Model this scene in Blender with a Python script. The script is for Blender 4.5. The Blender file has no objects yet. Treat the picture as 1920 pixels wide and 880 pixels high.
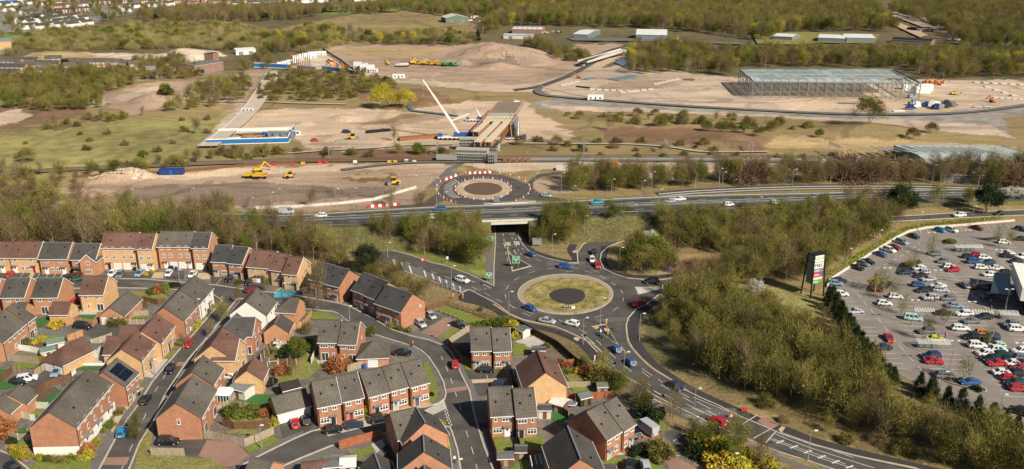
import bpy, bmesh, math, random
import numpy as np
from mathutils import Vector, Matrix
from math import radians as R, sin, cos, pi, atan2, hypot
random.seed(7); RNG=np.random.RandomState(7)
sc=bpy.context.scene; COL=sc.collection
# ---------------- camera, sky, sun, exposure ----------------
F_PX=1600.0; CAMZ=93.0; PITCH=math.atan(540/1600)
cam=bpy.data.cameras.new('camera'); cam.sensor_width=36; cam.lens=F_PX/1920*36; cam.clip_start=1; cam.clip_end=30000
camo=bpy.data.objects.new('camera',cam); COL.objects.link(camo); camo.location=(0,0,CAMZ); camo.rotation_euler=(pi/2-PITCH,0,0); sc.camera=camo
SUN_EL=R(37); SDX,SDY=-0.68,0.73      # direction the shadows fall
w=bpy.data.worlds.new('World'); sc.world=w; w.use_nodes=True
nt=w.node_tree; bg=nt.nodes['Background']; sky=nt.nodes.new('ShaderNodeTexSky'); sky.sky_type='NISHITA'; sky.sun_disc=False
sky.sun_elevation=SUN_EL; sky.sun_rotation=atan2(-SDX,-SDY); sky.altitude=100; sky.air_density=1.0; sky.dust_density=1.0
nt.links.new(sky.outputs[0],bg.inputs[0]); bg.inputs[1].default_value=0.05
sl=bpy.data.lights.new('sun','SUN'); sl.energy=5.0; sl.angle=R(0.5); sl.color=(1,0.91,0.76)
so=bpy.data.objects.new('sun',sl); COL.objects.link(so); so.location=(0,0,300)
so.rotation_euler=Vector((-SDX*cos(SUN_EL),-SDY*cos(SUN_EL),sin(SUN_EL))).to_track_quat('Z','Y').to_euler()
sc.view_settings.view_transform='Standard'; sc.view_settings.look='None'; sc.view_settings.exposure=0.32; sc.view_settings.gamma=1
CP,SP=cos(PITCH),sin(PITCH)
def G(px,py,z=0.0):
    "photo pixel -> point of the world plane at height z"
    a=px-960.0; b=440.0-py
    d=(a, F_PX*CP+b*SP, -F_PX*SP+b*CP)
    t=(z-CAMZ)/d[2]
    return Vector((d[0]*t,d[1]*t,z))
def PX(p):
    "world -> photo pixel (used to measure heights)"
    dz=p[2]-CAMZ; dep=p[1]*CP-dz*SP; up=p[1]*SP+dz*CP
    return 960+F_PX*p[0]/dep, 440-F_PX*up/dep
def height_to(base,ty):
    lo,hi=0,60
    for _ in range(30):
        m=(lo+hi)/2
        if PX((base[0],base[1],base[2]+m))[1]>ty: lo=m
        else: hi=m
    return lo
def ang(px,py,dx,dy,z=0):
    a=G(px,py,z); b=G(px+dx*3,py+dy*3,z); return atan2(b.y-a.y,b.x-a.x)
# ---------------- materials ----------------
MATS={}
def mat(name,col,rough=0.85,var=0.0,scale=1.0,col2=None,bump=0.0,bscale=None,metal=0,spec=0.3,rnd=0.0,attr=None,mottle=0.0,coat=0):
    if name in MATS: return MATS[name]
    m=bpy.data.materials.new(name); m.use_nodes=True; n=m.node_tree; L=n.links; b=n.nodes['Principled BSDF']
    b.inputs['Roughness'].default_value=rough; b.inputs['Metallic'].default_value=metal; b.inputs['Specular IOR Level'].default_value=spec
    if coat: b.inputs['Coat Weight'].default_value=coat
    geo=n.nodes.new('ShaderNodeNewGeometry')
    cur=None
    def rgb(c):
        q=n.nodes.new('ShaderNodeRGB'); q.outputs[0].default_value=(*c,1); return q.outputs[0]
    cur=rgb(col)
    def mix(fac,a,bb,mode='MIX'):
        q=n.nodes.new('ShaderNodeMix'); q.data_type='RGBA'; q.blend_type=mode
        if isinstance(fac,float): q.inputs[0].default_value=fac
        else: L.new(fac,q.inputs[0])
        L.new(a,q.inputs[6]); L.new(bb,q.inputs[7]); return q.outputs[2]
    def noise(s,det=4):
        q=n.nodes.new('ShaderNodeTexNoise'); q.inputs['Scale'].default_value=s; q.inputs['Detail'].default_value=det; L.new(geo.outputs['Position'],q.inputs['Vector']); return q.outputs['Fac']
    def ramp(f,a,b2,lo,hi):
        q=n.nodes.new('ShaderNodeMapRange'); q.inputs[1].default_value=a; q.inputs[2].default_value=b2; q.inputs[3].default_value=lo; q.inputs[4].default_value=hi; L.new(f,q.inputs[0]); return q.outputs[0]
    if attr:
        q=n.nodes.new('ShaderNodeAttribute'); q.attribute_name=attr
        cur=mix(ramp(q.outputs['Fac'],0,1,0,1),rgb(col),rgb(col2))
    elif col2:
        cur=mix(ramp(noise(scale*0.35,3),.38,.62,0,1),cur,rgb(col2))
    def vmul(c,f):
        q=n.nodes.new('ShaderNodeVectorMath'); q.operation='SCALE'; L.new(c,q.inputs[0]); L.new(f,q.inputs[3]); return q.outputs[0]
    if var: cur=vmul(cur,ramp(noise(scale,6),.3,.7,1-var,1+var))
    if mottle: cur=vmul(cur,ramp(noise(scale*0.08,3),.3,.7,1-mottle,1+mottle))
    if rnd:
        oi=n.nodes.new('ShaderNodeObjectInfo'); cur=vmul(cur,ramp(oi.outputs['Random'],0,1,1-rnd,1+rnd))
    L.new(cur,b.inputs['Base Color'])
    if bump:
        q=n.nodes.new('ShaderNodeBump'); q.inputs['Strength'].default_value=1; q.inputs['Distance'].default_value=bump; L.new(noise(bscale or scale,5),q.inputs['Height']); L.new(q.outputs[0],b.inputs['Normal'])
    m['x']=1; MATS[name]=m; return m
def brickmat(name,c1,c2,mortar,s=1.0):
    m=mat(name,c1,0.9,0.10,0.8,rnd=0.04); n=m.node_tree; L=n.links; b=n.nodes['Principled BSDF']
    src=b.inputs['Base Color'].links[0].from_socket
    uv=n.nodes.new('ShaderNodeUVMap'); br=n.nodes.new('ShaderNodeTexBrick')
    br.inputs['Scale'].default_value=1; br.inputs['Brick Width'].default_value=.225*2; br.inputs['Row Height'].default_value=.075*2; br.inputs['Mortar Size'].default_value=.014
    br.inputs['Color1'].default_value=(1.12,1.1,1.08,1); br.inputs['Color2'].default_value=(*c2,1); br.inputs['Mortar'].default_value=(*mortar,1)
    L.new(uv.outputs[0],br.inputs['Vector'])
    x=n.nodes.new('ShaderNodeMix'); x.data_type='RGBA'; x.blend_type='MULTIPLY'; x.inputs[0].default_value=1; L.new(src,x.inputs[6]); L.new(br.outputs['Color'],x.inputs[7]); L.new(x.outputs[2],b.inputs['Base Color'])
    return m
def roofmat(name,c,var=.12,row=.34):
    "interlocking tiles: courses along v, ribs along u"
    m=mat(name,c,0.85,var,2.2,rnd=0.09,mottle=.22); n=m.node_tree; L=n.links; b=n.nodes['Principled BSDF']
    src=b.inputs['Base Color'].links[0].from_socket
    uv=n.nodes.new('ShaderNodeUVMap'); br=n.nodes.new('ShaderNodeTexBrick')
    br.offset=0; br.inputs['Scale'].default_value=1; br.inputs['Brick Width'].default_value=.6; br.inputs['Row Height'].default_value=row; br.inputs['Mortar Size'].default_value=.045; br.inputs['Mortar Smooth'].default_value=.4; br.inputs['Bias'].default_value=0
    br.inputs['Color1'].default_value=(1.12,1.12,1.12,1); br.inputs['Color2'].default_value=(.82,.82,.82,1); br.inputs['Mortar'].default_value=(.45,.45,.45,1)
    L.new(uv.outputs[0],br.inputs['Vector'])
    x=n.nodes.new('ShaderNodeMix'); x.data_type='RGBA'; x.blend_type='MULTIPLY'; x.inputs[0].default_value=.62; L.new(src,x.inputs[6]); L.new(br.outputs['Color'],x.inputs[7]); L.new(x.outputs[2],b.inputs['Base Color'])
    bu=n.nodes.new('ShaderNodeBump'); bu.inputs['Distance'].default_value=.05; L.new(br.outputs['Fac'],bu.inputs['Height']); bu.invert=True; L.new(bu.outputs[0],b.inputs['Normal'])
    return m
M=dict(
 red=brickmat('red_brick',(.40,.195,.12),(.85,.82,.8),(.95,.9,.85)),
 orange=brickmat('orange_brick',(.47,.245,.145),(.88,.85,.8),(.95,.9,.85)),
 buff=brickmat('buff_brick',(.58,.38,.205),(.9,.86,.8),(1,.95,.9)),
 render=mat('white_render',(.78,.76,.70),.8,.04,.6),
 slate=roofmat('grey_tiles',(.088,.08,.073)), greybrown=roofmat('grey_brown_tiles',(.135,.118,.098)), brown=roofmat('brown_red_tiles',(.175,.095,.073)),
 darkslate=roofmat('dark_tiles',(.07,.068,.068)),
 white=mat('white_upvc',(.8,.8,.78),.4,spec=.5), glass=mat('window_glass',(.035,.045,.055),.08,spec=.8), grey=mat('grey_paint',(.18,.19,.20),.5),
 door_red=mat('red_door_paint',(.35,.03,.03),.5), door_blue=mat('blue_grey_door_paint',(.07,.10,.15),.5), door_dark=mat('dark_door_paint',(.03,.03,.035),.4), door_green=mat('pale_green_door_paint',(.35,.42,.38),.5),
 garage=mat('white_garage_door',(.74,.75,.74),.45), black=mat('black_plastic',(.015,.015,.016),.5), lead=mat('lead_grey',(.2,.21,.22),.6),
 solar=mat('solar_cells',(.008,.010,.02),.15,spec=.8), concrete=mat('concrete',(.42,.39,.34),.9,.12,1.2), lconcrete=mat('pale_concrete',(.58,.55,.48),.9,.1,1),
 asphalt=mat('asphalt',(.088,.08,.073),.9,.2,3,mottle=.24,bump=.01,bscale=8), newasphalt=mat('new_asphalt',(.05,.045,.046),.9,.15,2,mottle=.1),
 dcasphalt=mat('carriageway_asphalt',(.066,.064,.062),.85,.15,1.4,mottle=.2), parkasphalt=mat('car_park_asphalt',(.235,.205,.18),.9,.10,2.5,mottle=.14),
 pave=mat('footway_asphalt',(.15,.14,.13),.9,.15,2,mottle=.12), estate=mat('estate_paving',(.19,.165,.14),.9,.22,1.2,col2=(.13,.115,.09),mottle=.12),
 kerb=mat('kerb_stone',(.46,.41,.34),.9,.15,.7), block=mat('red_block_paving',(.30,.175,.14),.9,.14,3,mottle=.12), beige=mat('beige_gravel',(.50,.39,.25),.95,.2,4,mottle=.1),
 patio=mat('patio_slabs',(.45,.42,.37),.9,.14,1.5), orangeline=mat('ochre_edge_strip',(.48,.30,.14),.9,.1,3), paint=mat('road_paint',(.62,.60,.54),.8,.2,4),
 lawn=mat('lawn_grass',(.13,.185,.028),.95,.3,5,col2=(.21,.22,.045),bump=.05,bscale=12), turf=mat('artificial_turf',(.045,.14,.035),.95,.12,4),
 rough=mat('verge_grass',(.19,.20,.05),.95,.4,2.5,col2=(.25,.21,.075),bump=.15,bscale=4,mottle=.15),
 dry=mat('dry_grass',(.27,.215,.085),.95,.45,2.2,col2=(.16,.15,.05),bump=.25,bscale=3,mottle=.2),
 isl=mat('roundabout_turf',(.17,.17,.035),.95,.35,.9,col2=(.36,.27,.11),bump=.12,bscale=4,mottle=.1),
 bank=mat('scrubby_bank',(.155,.13,.05),.95,.5,2.2,col2=(.10,.10,.035),bump=.3,bscale=3,mottle=.2), islring=mat('island_apron',(.34,.27,.21),.9,.2,2),
 bark=mat('mulch',(.05,.043,.038),.95,.3,2), soil=mat('soil',(.13,.085,.055),.95,.3,2,bump=.1),
 sand=mat('sand',(.50,.37,.26),.95,.2,.35,col2=(.42,.30,.20),mottle=.12,bump=.2,bscale=1), ballast=mat('railway_ballast',(.24,.18,.13),.95,.35,1.5), rail=mat('rail_steel',(.12,.09,.07),.5,metal=.6),
 wood=mat('weathered_fence_wood',(.34,.28,.20),.9,.2,2), brownwood=mat('brown_fence_wood',(.15,.08,.045),.85,.2,2), redwood=mat('red_stained_wood',(.33,.115,.055),.8,.2,2), orangewood=mat('orange_fence_wood',(.42,.23,.11),.85,.2,2), blackwood=mat('black_fence_wood',(.035,.028,.022),.85,.2,2),
 felt=mat('shed_felt',(.14,.15,.14),.95,.15,2), greenfelt=mat('green_shed_felt',(.14,.19,.15),.95,.15,2), cream=mat('pale_cladding',(.6,.58,.5),.7), palegreen=mat('pale_green_wall',(.46,.52,.38),.8,.1,1),
 galv=mat('galvanised_steel',(.38,.39,.38),.45,metal=.4), steel=mat('primed_steel',(.20,.25,.27),.6,metal=.3,var=.15,scale=1), rust=mat('rusty_steel',(.26,.12,.055),.8,.25,1),
 roofsheet=mat('pale_blue_roof_sheet',(.42,.50,.52),.5,.1,.2,col2=(.36,.42,.40)), palegreenroof=mat('pale_green_roof_sheet',(.40,.45,.42),.6,.1,.3,mottle=.05), shedroof=mat('pale_metal_roof',(.62,.63,.61),.6,.1,.2),
 blue=mat('blue_hoarding',(.02,.16,.42),.6), bluebin=mat('blue_plastic',(.015,.05,.22),.5), yellow=mat('machine_yellow',(.62,.38,.03),.5), orange2=mat('machine_orange',(.60,.16,.02),.5), redp=mat('red_plastic',(.55,.04,.03),.5), whitep=mat('white_plastic',(.75,.75,.72),.5),
 greensign=mat('green_sign',(.02,.22,.10),.5), bluesign=mat('blue_sign',(.02,.12,.4),.5), screed=mat('beam_cream',(.60,.52,.38),.85,.1,.5), terracotta=mat('old_brick',(.30,.16,.11),.9,.15,.5),
 tyre=mat('tyre_rubber',(.012,.012,.012),.8), rim=mat('wheel_rim',(.35,.36,.37),.35,metal=.7), lamp=mat('headlamp',(.75,.77,.8),.15), tail=mat('tail_lamp',(.4,.01,.01),.3), plate=mat('yellow_plate',(.7,.5,.05),.5), bluewater=mat('pool_water',(.08,.42,.60),.15,spec=.6),
 skin=mat('skin',(.5,.32,.24),.6), pinkc=mat('pink_cloth',(.6,.12,.2),.9), darkc=mat('dark_cloth',(.03,.03,.045),.9), whitec=mat('white_cloth',(.7,.7,.72),.9),
)
# ---------------- mesh building ----------------
class MB:
    def __init__(s): s.v=[]; s.f=[]; s.uv=[]; s.mi=[]
    def face(s,pts,uv=None,mi=0):
        i=len(s.v); s.v+= [tuple(p) for p in pts]; s.f.append(tuple(range(i,i+len(pts)))); s.mi.append(mi)
        if uv is None:
            a=Vector(pts[0]); e=(Vector(pts[1])-a)
            u=e.normalized() if e.length>1e-6 else Vector((1,0,0))
            nrm=Vector((0,0,0))
            for k in range(1,len(pts)-1): nrm+=(Vector(pts[k])-a).cross(Vector(pts[k+1])-a)
            vv=nrm.cross(u); vv=vv.normalized() if vv.length>1e-9 else Vector((0,0,1))
            uv=[((Vector(p)-a).dot(u),(Vector(p)-a).dot(vv)) for p in pts]
        s.uv+=uv; return s
    def box(s,x0,x1,y0,y1,z0,z1,T=None,mi=0,taper=1.0):
        cx,cy=(x0+x1)/2,(y0+y1)/2
        P=[(x0,y0,z0),(x1,y0,z0),(x1,y1,z0),(x0,y1,z0)]
        P+=[(cx+(p[0]-cx)*taper,cy+(p[1]-cy)*taper,z1) for p in P]
        if T is not None: P=[tuple(T@Vector(p)) for p in P]
        for q in ((0,3,2,1),(4,5,6,7),(0,1,5,4),(1,2,6,5),(2,3,7,6),(3,0,4,7)): s.face([P[k] for k in q],mi=mi)
        return s
    def bar(s,a,b,w,h=None,mi=0,up=(0,0,1)):
        "box beam from a to b, w wide, h high"
        a=Vector(a); b=Vector(b); h=h or w; d=(b-a).normalized(); u=Vector(up)
        if abs(d.dot(u))>.98: u=Vector((1,0,0))
        r=d.cross(u).normalized()*w/2; u=r.cross(d).normalized()*h/2
        P=[a-r-u,a+r-u,a+r+u,a-r+u,b-r-u,b+r-u,b+r+u,b-r+u]
        for q in ((0,1,2,3),(7,6,5,4),(0,4,5,1),(1,5,6,2),(2,6,7,3),(3,7,4,0)): s.face([P[k] for k in q],mi=mi)
        return s
    def tube(s,a,b,r0,r1,n=6,mi=0,cap=True):
        a=Vector(a); b=Vector(b); d=(b-a).normalized(); u=Vector((0,0,1)) if abs(d.z)<.9 else Vector((1,0,0))
        x=d.cross(u).normalized(); y=d.cross(x)
        A=[a+(x*cos(t)+y*sin(t))*r0 for t in [2*pi*k/n for k in range(n)]]
        B=[b+(x*cos(t)+y*sin(t))*r1 for t in [2*pi*k/n for k in range(n)]]
        for k in range(n): s.face([A[k],B[k],B[(k+1)%n],A[(k+1)%n]],mi=mi)
        if cap: s.face(list(A),mi=mi); s.face(B[::-1],mi=mi)
        return s
    def mesh(s,name,mats):
        me=bpy.data.meshes.new(name); me.from_pydata(s.v,[],s.f)
        if not isinstance(mats,(list,tuple)): mats=[mats]
        for m in mats: me.materials.append(m)
        me.polygons.foreach_set('material_index',s.mi)
        u=me.uv_layers.new(name='UVMap'); u.data.foreach_set('uv',np.array(s.uv,dtype=np.float32).ravel())
        me.update(); return me
    def build(s,name,mats,parent=None):
        o=bpy.data.objects.new(name,s.mesh(name,mats)); COL.objects.link(o)
        if parent is not None: o.parent=parent
        return o
def tag(o,label=None,cat=None,group=None,kind=None):
    if label: o['label']=label
    if cat: o['category']=cat
    if group: o['group']=group
    if kind: o['kind']=kind
    return o
def empty(name,loc,rz=0,label=None,cat=None,group=None):
    o=bpy.data.objects.new(name,None); COL.objects.link(o); o.location=loc; o.rotation_euler=(0,0,rz); o.empty_display_size=.5
    return tag(o,label,cat,group)
def copy_tree(o,parent=None):
    c=o.copy(); COL.objects.link(c)
    if parent is not None: c.parent=parent
    for ch in o.children: copy_tree(ch,c)
    return c
def smooth(pts,closed=False,n=6):
    P=[Vector(p) for p in pts]; N=len(P); out=[]
    for i in range(N if closed else N-1):
        p0=P[(i-1)%N] if closed or i>0 else P[i]; p1=P[i]; p2=P[(i+1)%N]; p3=P[(i+2)%N] if closed or i+2<N else P[i+1]
        for k in range(n):
            t=k/n; out.append(.5*((2*p1)+(p2-p0)*t+(2*p0-5*p1+4*p2-p3)*t*t+(3*p1-p0-3*p2+p3)*t**3))
    if not closed: out.append(P[-1])
    return out
def poly2(pts):  # area sign
    return sum(pts[i][0]*pts[(i+1)%len(pts)][1]-pts[(i+1)%len(pts)][0]*pts[i][1] for i in range(len(pts)))
def sheet(name,pts,m,z,sm=False,world=False,kind='structure',thick=None,parent=None):
    P=[Vector(p) if world else G(p[0],p[1],z) for p in pts]
    if sm: P=smooth(P,True,5)
    for p in P: p.z=z
    if poly2(P)<0: P=P[::-1]
    b=MB(); b.face(P,uv=[(p.x,p.y) for p in P])
    if thick:
        for i in range(len(P)):
            a,c=P[i],P[(i+1)%len(P)]; dz=Vector((0,0,thick)); b.face([a-dz,c-dz,c,a])
    o=b.build(name,m,parent)
    if parent is None: tag(o,kind=kind)
    return o
def ribbon_pts(line,w,world=False,z=0,sm=True):
    P=[Vector(p) if world else G(p[0],p[1],z) for p in line]
    if sm: P=smooth(P,False,6)
    Lf,Rt=[],[]
    for i,p in enumerate(P):
        t=(P[min(i+1,len(P)-1)]-P[max(i-1,0)]); t.z=0; t.normalize(); nrm=Vector((-t.y,t.x,0))*w/2
        Lf.append(p+nrm); Rt.append(p-nrm)
    return Rt+Lf[::-1]
def ribbon(name,line,w,m,z,sm=True,kind='structure',zb=None):
    pts=ribbon_pts(line,w,z=z if zb is None else zb,sm=sm); n=len(pts)//2; b=MB()
    Rt=pts[:n]; Lf=pts[n:][::-1]
    for i in range(n-1):
        q=[Rt[i],Rt[i+1],Lf[i+1],Lf[i]]
        for p in q: p.z=z
        b.face(q,uv=[(p.x,p.y) for p in q])
    o=b.build(name,m); tag(o,kind=kind); return o
def inpoly(x,y,poly):
    c=False; j=len(poly)-1
    for i in range(len(poly)):
        a,b=poly[i],poly[j]
        if (a[1]>y)!=(b[1]>y) and x<(b[0]-a[0])*(y-a[1])/(b[1]-a[1])+a[0]: c=not c
        j=i
    return c
def inpoly_np(X,Y,poly):
    c=np.zeros(X.shape,bool); j=len(poly)-1
    for i in range(len(poly)):
        a,b=poly[i],poly[j]
        if a[1]!=b[1]: c^=((a[1]>Y)!=(b[1]>Y))&(X<(b[0]-a[0])*(Y-a[1])/(b[1]-a[1])+a[0])
        j=i
    return c
def vnoise(X,Y,s,seed=0):
    x=X/s; y=Y/s; xi=np.floor(x).astype(int); yi=np.floor(y).astype(int); fx=x-xi; fy=y-yi; fx=fx*fx*(3-2*fx); fy=fy*fy*(3-2*fy)
    def h(a,b):
        n=(a*374761393+b*668265263+seed*1442695041)&0x7fffffff; n=((n^(n>>13))*1274126177)&0x7fffffff; return ((n^(n>>16))&0xffff)/65535.0
    return (h(xi,yi)*(1-fx)+h(xi+1,yi)*fx)*(1-fy)+(h(xi,yi+1)*(1-fx)+h(xi+1,yi+1)*fx)*fy
# ---------------- land cover of the ground sheet ----------------
def W(pts,z=0): return [tuple(G(a,b,z)[:2]) for a,b in pts]
SANDC=(.55,.41,.285); PINK=(.49,.375,.28); EARTH=(.39,.275,.195); DARKE=(.24,.175,.13); OCH=(.42,.30,.15); FIELD=(.27,.235,.085); DRYC=(.27,.20,.09); SCRUB=(.13,.105,.05); GREENC=(.13,.19,.04); BROWN=(.21,.125,.07); PALE=(.55,.45,.34); TOWN=(.22,.20,.17); GREYC=(.27,.245,.21)
ZONES=[ # colour, edge wobble m, photo polygon
 (SCRUB,6,[(-500,-60),(2500,-60),(2500,150),(-500,150)]),
 (GREENC,4,[(250,22),(520,12),(760,8),(760,22),(560,30),(330,32)]), (TOWN,5,[(-300,-60),(420,-60),(640,0),(560,8),(300,15),(200,35),(130,58),(-40,62),(-300,60)]), (GREENC,3,[(-100,62),(40,64),(60,72),(-100,82)]),
 (DRYC,5,[(480,80),(520,55),(640,30),(760,22),(870,30),(900,60),(600,95)]),
 (OCH,3,[(20,118),(60,98),(150,97),(210,104),(250,112),(60,119)]), (PALE,3,[(150,101),(210,99),(320,102),(345,93),(400,96),(425,108),(360,119),(300,110),(240,112)]),
 (DRYC,3,[(-100,150),(200,140),(480,130),(500,160),(440,212),(380,275),(300,330),(-100,350)]),
 (FIELD,4,[(-200,262),(0,250),(130,240),(300,222),(440,208),(410,240),(378,274),(300,296),(190,318),(60,334),(-200,345)]),
 (BROWN,4,[(-200,205),(100,195),(180,212),(0,245),(-200,260)]), (PINK,4,[(-150,235),(40,205),(60,214),(0,240)]),
 (EARTH,4,[(190,178),(262,160),(300,152),(420,150),(492,135),(500,152),(470,188),(420,196),(330,188),(300,208),(225,216),(200,200)]), (PALE,2,[(168,192),(190,185),(202,192),(185,199),(168,200)]), (PINK,2,[(215,182),(300,158),(310,162),(260,185),(228,190)]),
 (EARTH,4,[(430,140),(500,128),(520,135),(440,212),(430,190)]),
 (PINK,3,[(372,274),(396,271),(470,205),(526,137),(504,133),(455,195)]),
 (EARTH,5,[(600,98),(640,86),(750,84),(860,86),(920,78),(980,90),(1060,110),(1115,112),(1060,142),(1010,164),(960,172),(880,168),(790,156),(700,142),(640,118)]),
 (OCH,4,[(640,92),(750,88),(830,94),(820,104),(700,108),(650,102)]), (PINK,3,[(700,140),(790,150),(900,158),(1010,158),(1120,112),(1180,88),(1186,95),(1130,128),(1060,152),(1010,172),(930,172),(790,162),(730,152)]),
 (PALE,3,[(540,128),(600,96),(622,104),(660,132),(720,140),(705,150),(660,142),(600,130)]),
 (DARKE,3,[(880,118),(960,112),(980,124),(900,128)]), (EARTH,4,[(1080,84),(1160,82),(1175,90),(1120,104),(1070,104)]),
 (PINK,3,[(1005,168),(1060,150),(1120,130),(1180,118),(1300,138),(1385,146),(1500,148),(1900,150),(1990,170),(1960,200),(1860,206),(1760,214),(1560,216),(1350,206),(1180,194),(1050,186)]),
 (SANDC,3,[(1640,170),(1740,172),(1860,186),(1800,205),(1640,206),(1480,206),(1420,192)]), (EARTH,3,[(1120,158),(1250,150),(1280,160),(1180,172),(1120,170)]),
 (GREYC,2,[(1000,192),(1050,182),(1180,190),(1350,201),(1560,211),(1760,211),(1860,202),(1980,194),(1980,214),(1880,222),(1900,262),(1800,250),(1700,238),(1500,222),(1350,216),(1100,206),(1000,203)]),
 (PINK,2,[(1010,196),(1180,202),(1400,214),(1700,226),(1860,236),(1900,258),(1700,240),(1480,222),(1250,212),(1060,208)]),
 (DRYC,5,[(500,138),(640,134),(720,152),(790,158),(880,172),(920,178),(900,210),(740,206),(560,200),(450,206)]), (BROWN,4,[(560,150),(700,156),(820,172),(860,195),(760,200),(640,180)]),
 (SANDC,3,[(392,272),(470,206),(560,204),(640,204),(760,208),(880,190),(990,190),(1000,212),(1050,226),(1095,258),(1040,264),(960,268),(870,284),(800,276),(700,282),(592,284),(548,262),(552,243),(430,243)]),
 (EARTH,3,[(640,232),(720,222),(800,214),(850,212),(820,228),(720,236)]), (DRYC,3,[(660,234),(720,226),(760,212),(800,214),(740,230)]),
 (DRYC,4,[(1000,212),(1250,215),(1480,226),(1700,242),(1980,265),(1980,296),(1400,296),(1000,300),(960,268),(1090,258),(1040,228)]), (BROWN,4,[(1120,238),(1280,240),(1380,262),(1250,278),(1130,262)]), (OCH,4,[(1450,252),(1640,262),(1920,278),(1920,290),(1600,284),(1440,276)]), (BROWN,4,[(1280,236),(1440,255),(1430,285),(1300,268)]),
 (DRYC,4,[(-100,345),(120,330),(400,296),(540,280),(700,280),(820,276),(850,302),(600,308),(330,322),(180,332),(170,360),(260,375),(520,398),(540,440),(-100,460)]),
 (BROWN,3,[(540,286),(700,282),(830,280),(860,300),(700,304),(560,304)]), (EARTH,4,[(-60,375),(60,362),(140,350),(190,372),(60,400),(-60,410)]),
 (EARTH,3,[(150,345),(190,333),(330,328),(430,318),(600,310),(820,305),(850,316),(806,345),(790,378),(740,390),(600,396),(500,394),(330,388),(240,376),(180,362)]),
 (SANDC,2,[(230,325),(330,326),(430,318),(640,309),(830,306),(840,316),(700,318),(560,322),(430,330),(330,336),(250,338)]), (DARKE,4,[(210,356),(300,345),(420,340),(560,344),(640,356),(720,352),(740,362),(600,378),(420,386),(300,378),(220,370)]), (BROWN,2,[(648,334),(680,324),(730,322),(746,330),(730,340),(660,342)]), (OCH,2,[(655,330),(690,325),(735,325),(725,332),(665,338)]),
 (PINK,2,[(790,345),(830,318),(880,310),(940,322),(1040,318),(1160,325),(1440,325),(1650,320),(1660,308),(1440,304),(1100,304),(930,300),(850,305)]), (EARTH,2,[(1000,333),(1060,334),(1090,350),(1060,366),(1000,364)]),
 (DRYC,5,[(540,400),(2100,370),(2100,420),(1500,470),(1250,500),(1180,510),(1150,440),(990,440),(920,436),(640,440),(560,430)]),
 ((.20,.215,.05),3,[(588,430),(650,430),(730,446),(800,466),(860,484),(915,490),(928,440),(930,540),(902,526),(836,499),(768,478),(704,460),(640,446)]),
 (DRYC,5,[(1150,560),(1260,520),(1400,490),(1540,450),(1720,415),(1980,395),(1980,900),(1500,900),(1300,760),(1200,690)]), ((.135,.115,.05),4,[(1210,600),(1250,560),(1400,540),(1560,560),(1700,740),(1960,880),(1900,900),(1700,860),(1500,790),(1300,712),(1205,650)]), ((.30,.25,.15),4,[(1235,500),(1300,485),(1400,478),(1390,496),(1300,512),(1250,520)]), (FIELD,5,[(1440,545),(1520,540),(1590,590),(1560,610),(1450,585)]),
 ((.20,.15,.06),5,[(1400,740),(1480,745),(1640,800),(1780,850),(1860,885),(1700,885),(1560,838),(1440,790)]),
]
NR=330; ys=[110.0]
while ys[-1]<2600: ys.append(ys[-1]+max(1.0,ys[-1]/160*0.95))
ys=np.array(ys); NCX=620; us=np.linspace(-1,1,NCX)
Y,U=np.meshgrid(ys,us,indexing='ij'); X=U*(0.78*Y+70)
col=np.zeros(X.shape+(3,)); col[:]=DRYC
n1=vnoise(X,Y,9,1)-.5; n2=vnoise(X,Y,9,2)-.5; n3=vnoise(X,Y,3,3)-.5; n4=vnoise(X,Y,3,4)-.5
for c,wob,pg in ZONES:
    m=inpoly_np(X+(n1*2+n3)*wob,Y+(n2*2+n4)*wob*1.4,W(pg)); col[m]=c
# rows of soil texture: tracks, drifts
big=vnoise(X,Y,60,5)*.5+vnoise(X,Y,22,6)*.3+vnoise(X*.35,Y,6,8)*.2
col*= (0.66+0.68*big)[...,None]
bare=(col[...,0]>col[...,1]*1.25)[...,None]
st=vnoise(X*.25+Y*.1,Y,3.2,12)
col=np.where(bare,col*(0.88+.26*st)[...,None],col*(0.72+.6*vnoise(X,Y,4,13))[...,None])
wx=X+18*(vnoise(X,Y,40,21)-.5); wy=Y+18*(vnoise(X,Y,40,22)-.5)
for sc_,sd_,th_,am_ in ((55,23,.013,.72),(34,24,.018,.76),(70,25,.012,1.2),(16,27,.035,.88),(90,28,.02,.8)):
    rd_=np.abs(vnoise(wx*.55,wy*1.5,sc_,sd_)-.5)<th_; col=np.where(bare&rd_[...,None],col*am_,col)
Z=np.zeros(X.shape)
MOUNDS=[(938,101,50,7),(905,106,34,4),(965,108,36,3.5),(830,101,16,3),(880,116,22,3.5),(925,126,22,4),(370,106,34,5),(335,104,24,3),(310,186,22,6),(240,330,10,1.5),(225,331,9,1.3),(205,334,8,1.2),(255,329,8,1.2),(650,222,10,2.5),(573,233,6,2),(886,158,6,1.5),(865,318,4,1.6),(790,190,14,4),(1010,118,18,3),(1700,190,10,1.5),(1640,245,25,3),(1350,262,20,2.5)]
for a,b,r,h in MOUNDS:
    g=G(a,b); d=np.sqrt((X-g.x)**2+((Y-g.y)*.9)**2)/r; Z+=h*np.clip(1-d**1.4,0,1)*(0.8+.4*vnoise(X,Y,r*.35,9))
und=(vnoise(X,Y,14,10)-.5)*.5
protect=inpoly_np(X,Y,W([(-400,490),(600,490),(560,420),(-400,440),(-400,380),(2300,300),(2300,1100),(-400,1100)]))
Z+=np.where(protect,0,und*np.clip((Y-330)/300,0,4)); Z-=.02
V=np.stack([X,Y,Z],-1).reshape(-1,3); nc=NCX; nr=len(ys)
idx=np.arange(nr*nc).reshape(nr,nc); Fq=np.stack([idx[:-1,:-1],idx[:-1,1:],idx[1:,1:],idx[1:,:-1]],-1).reshape(-1,4)
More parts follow.
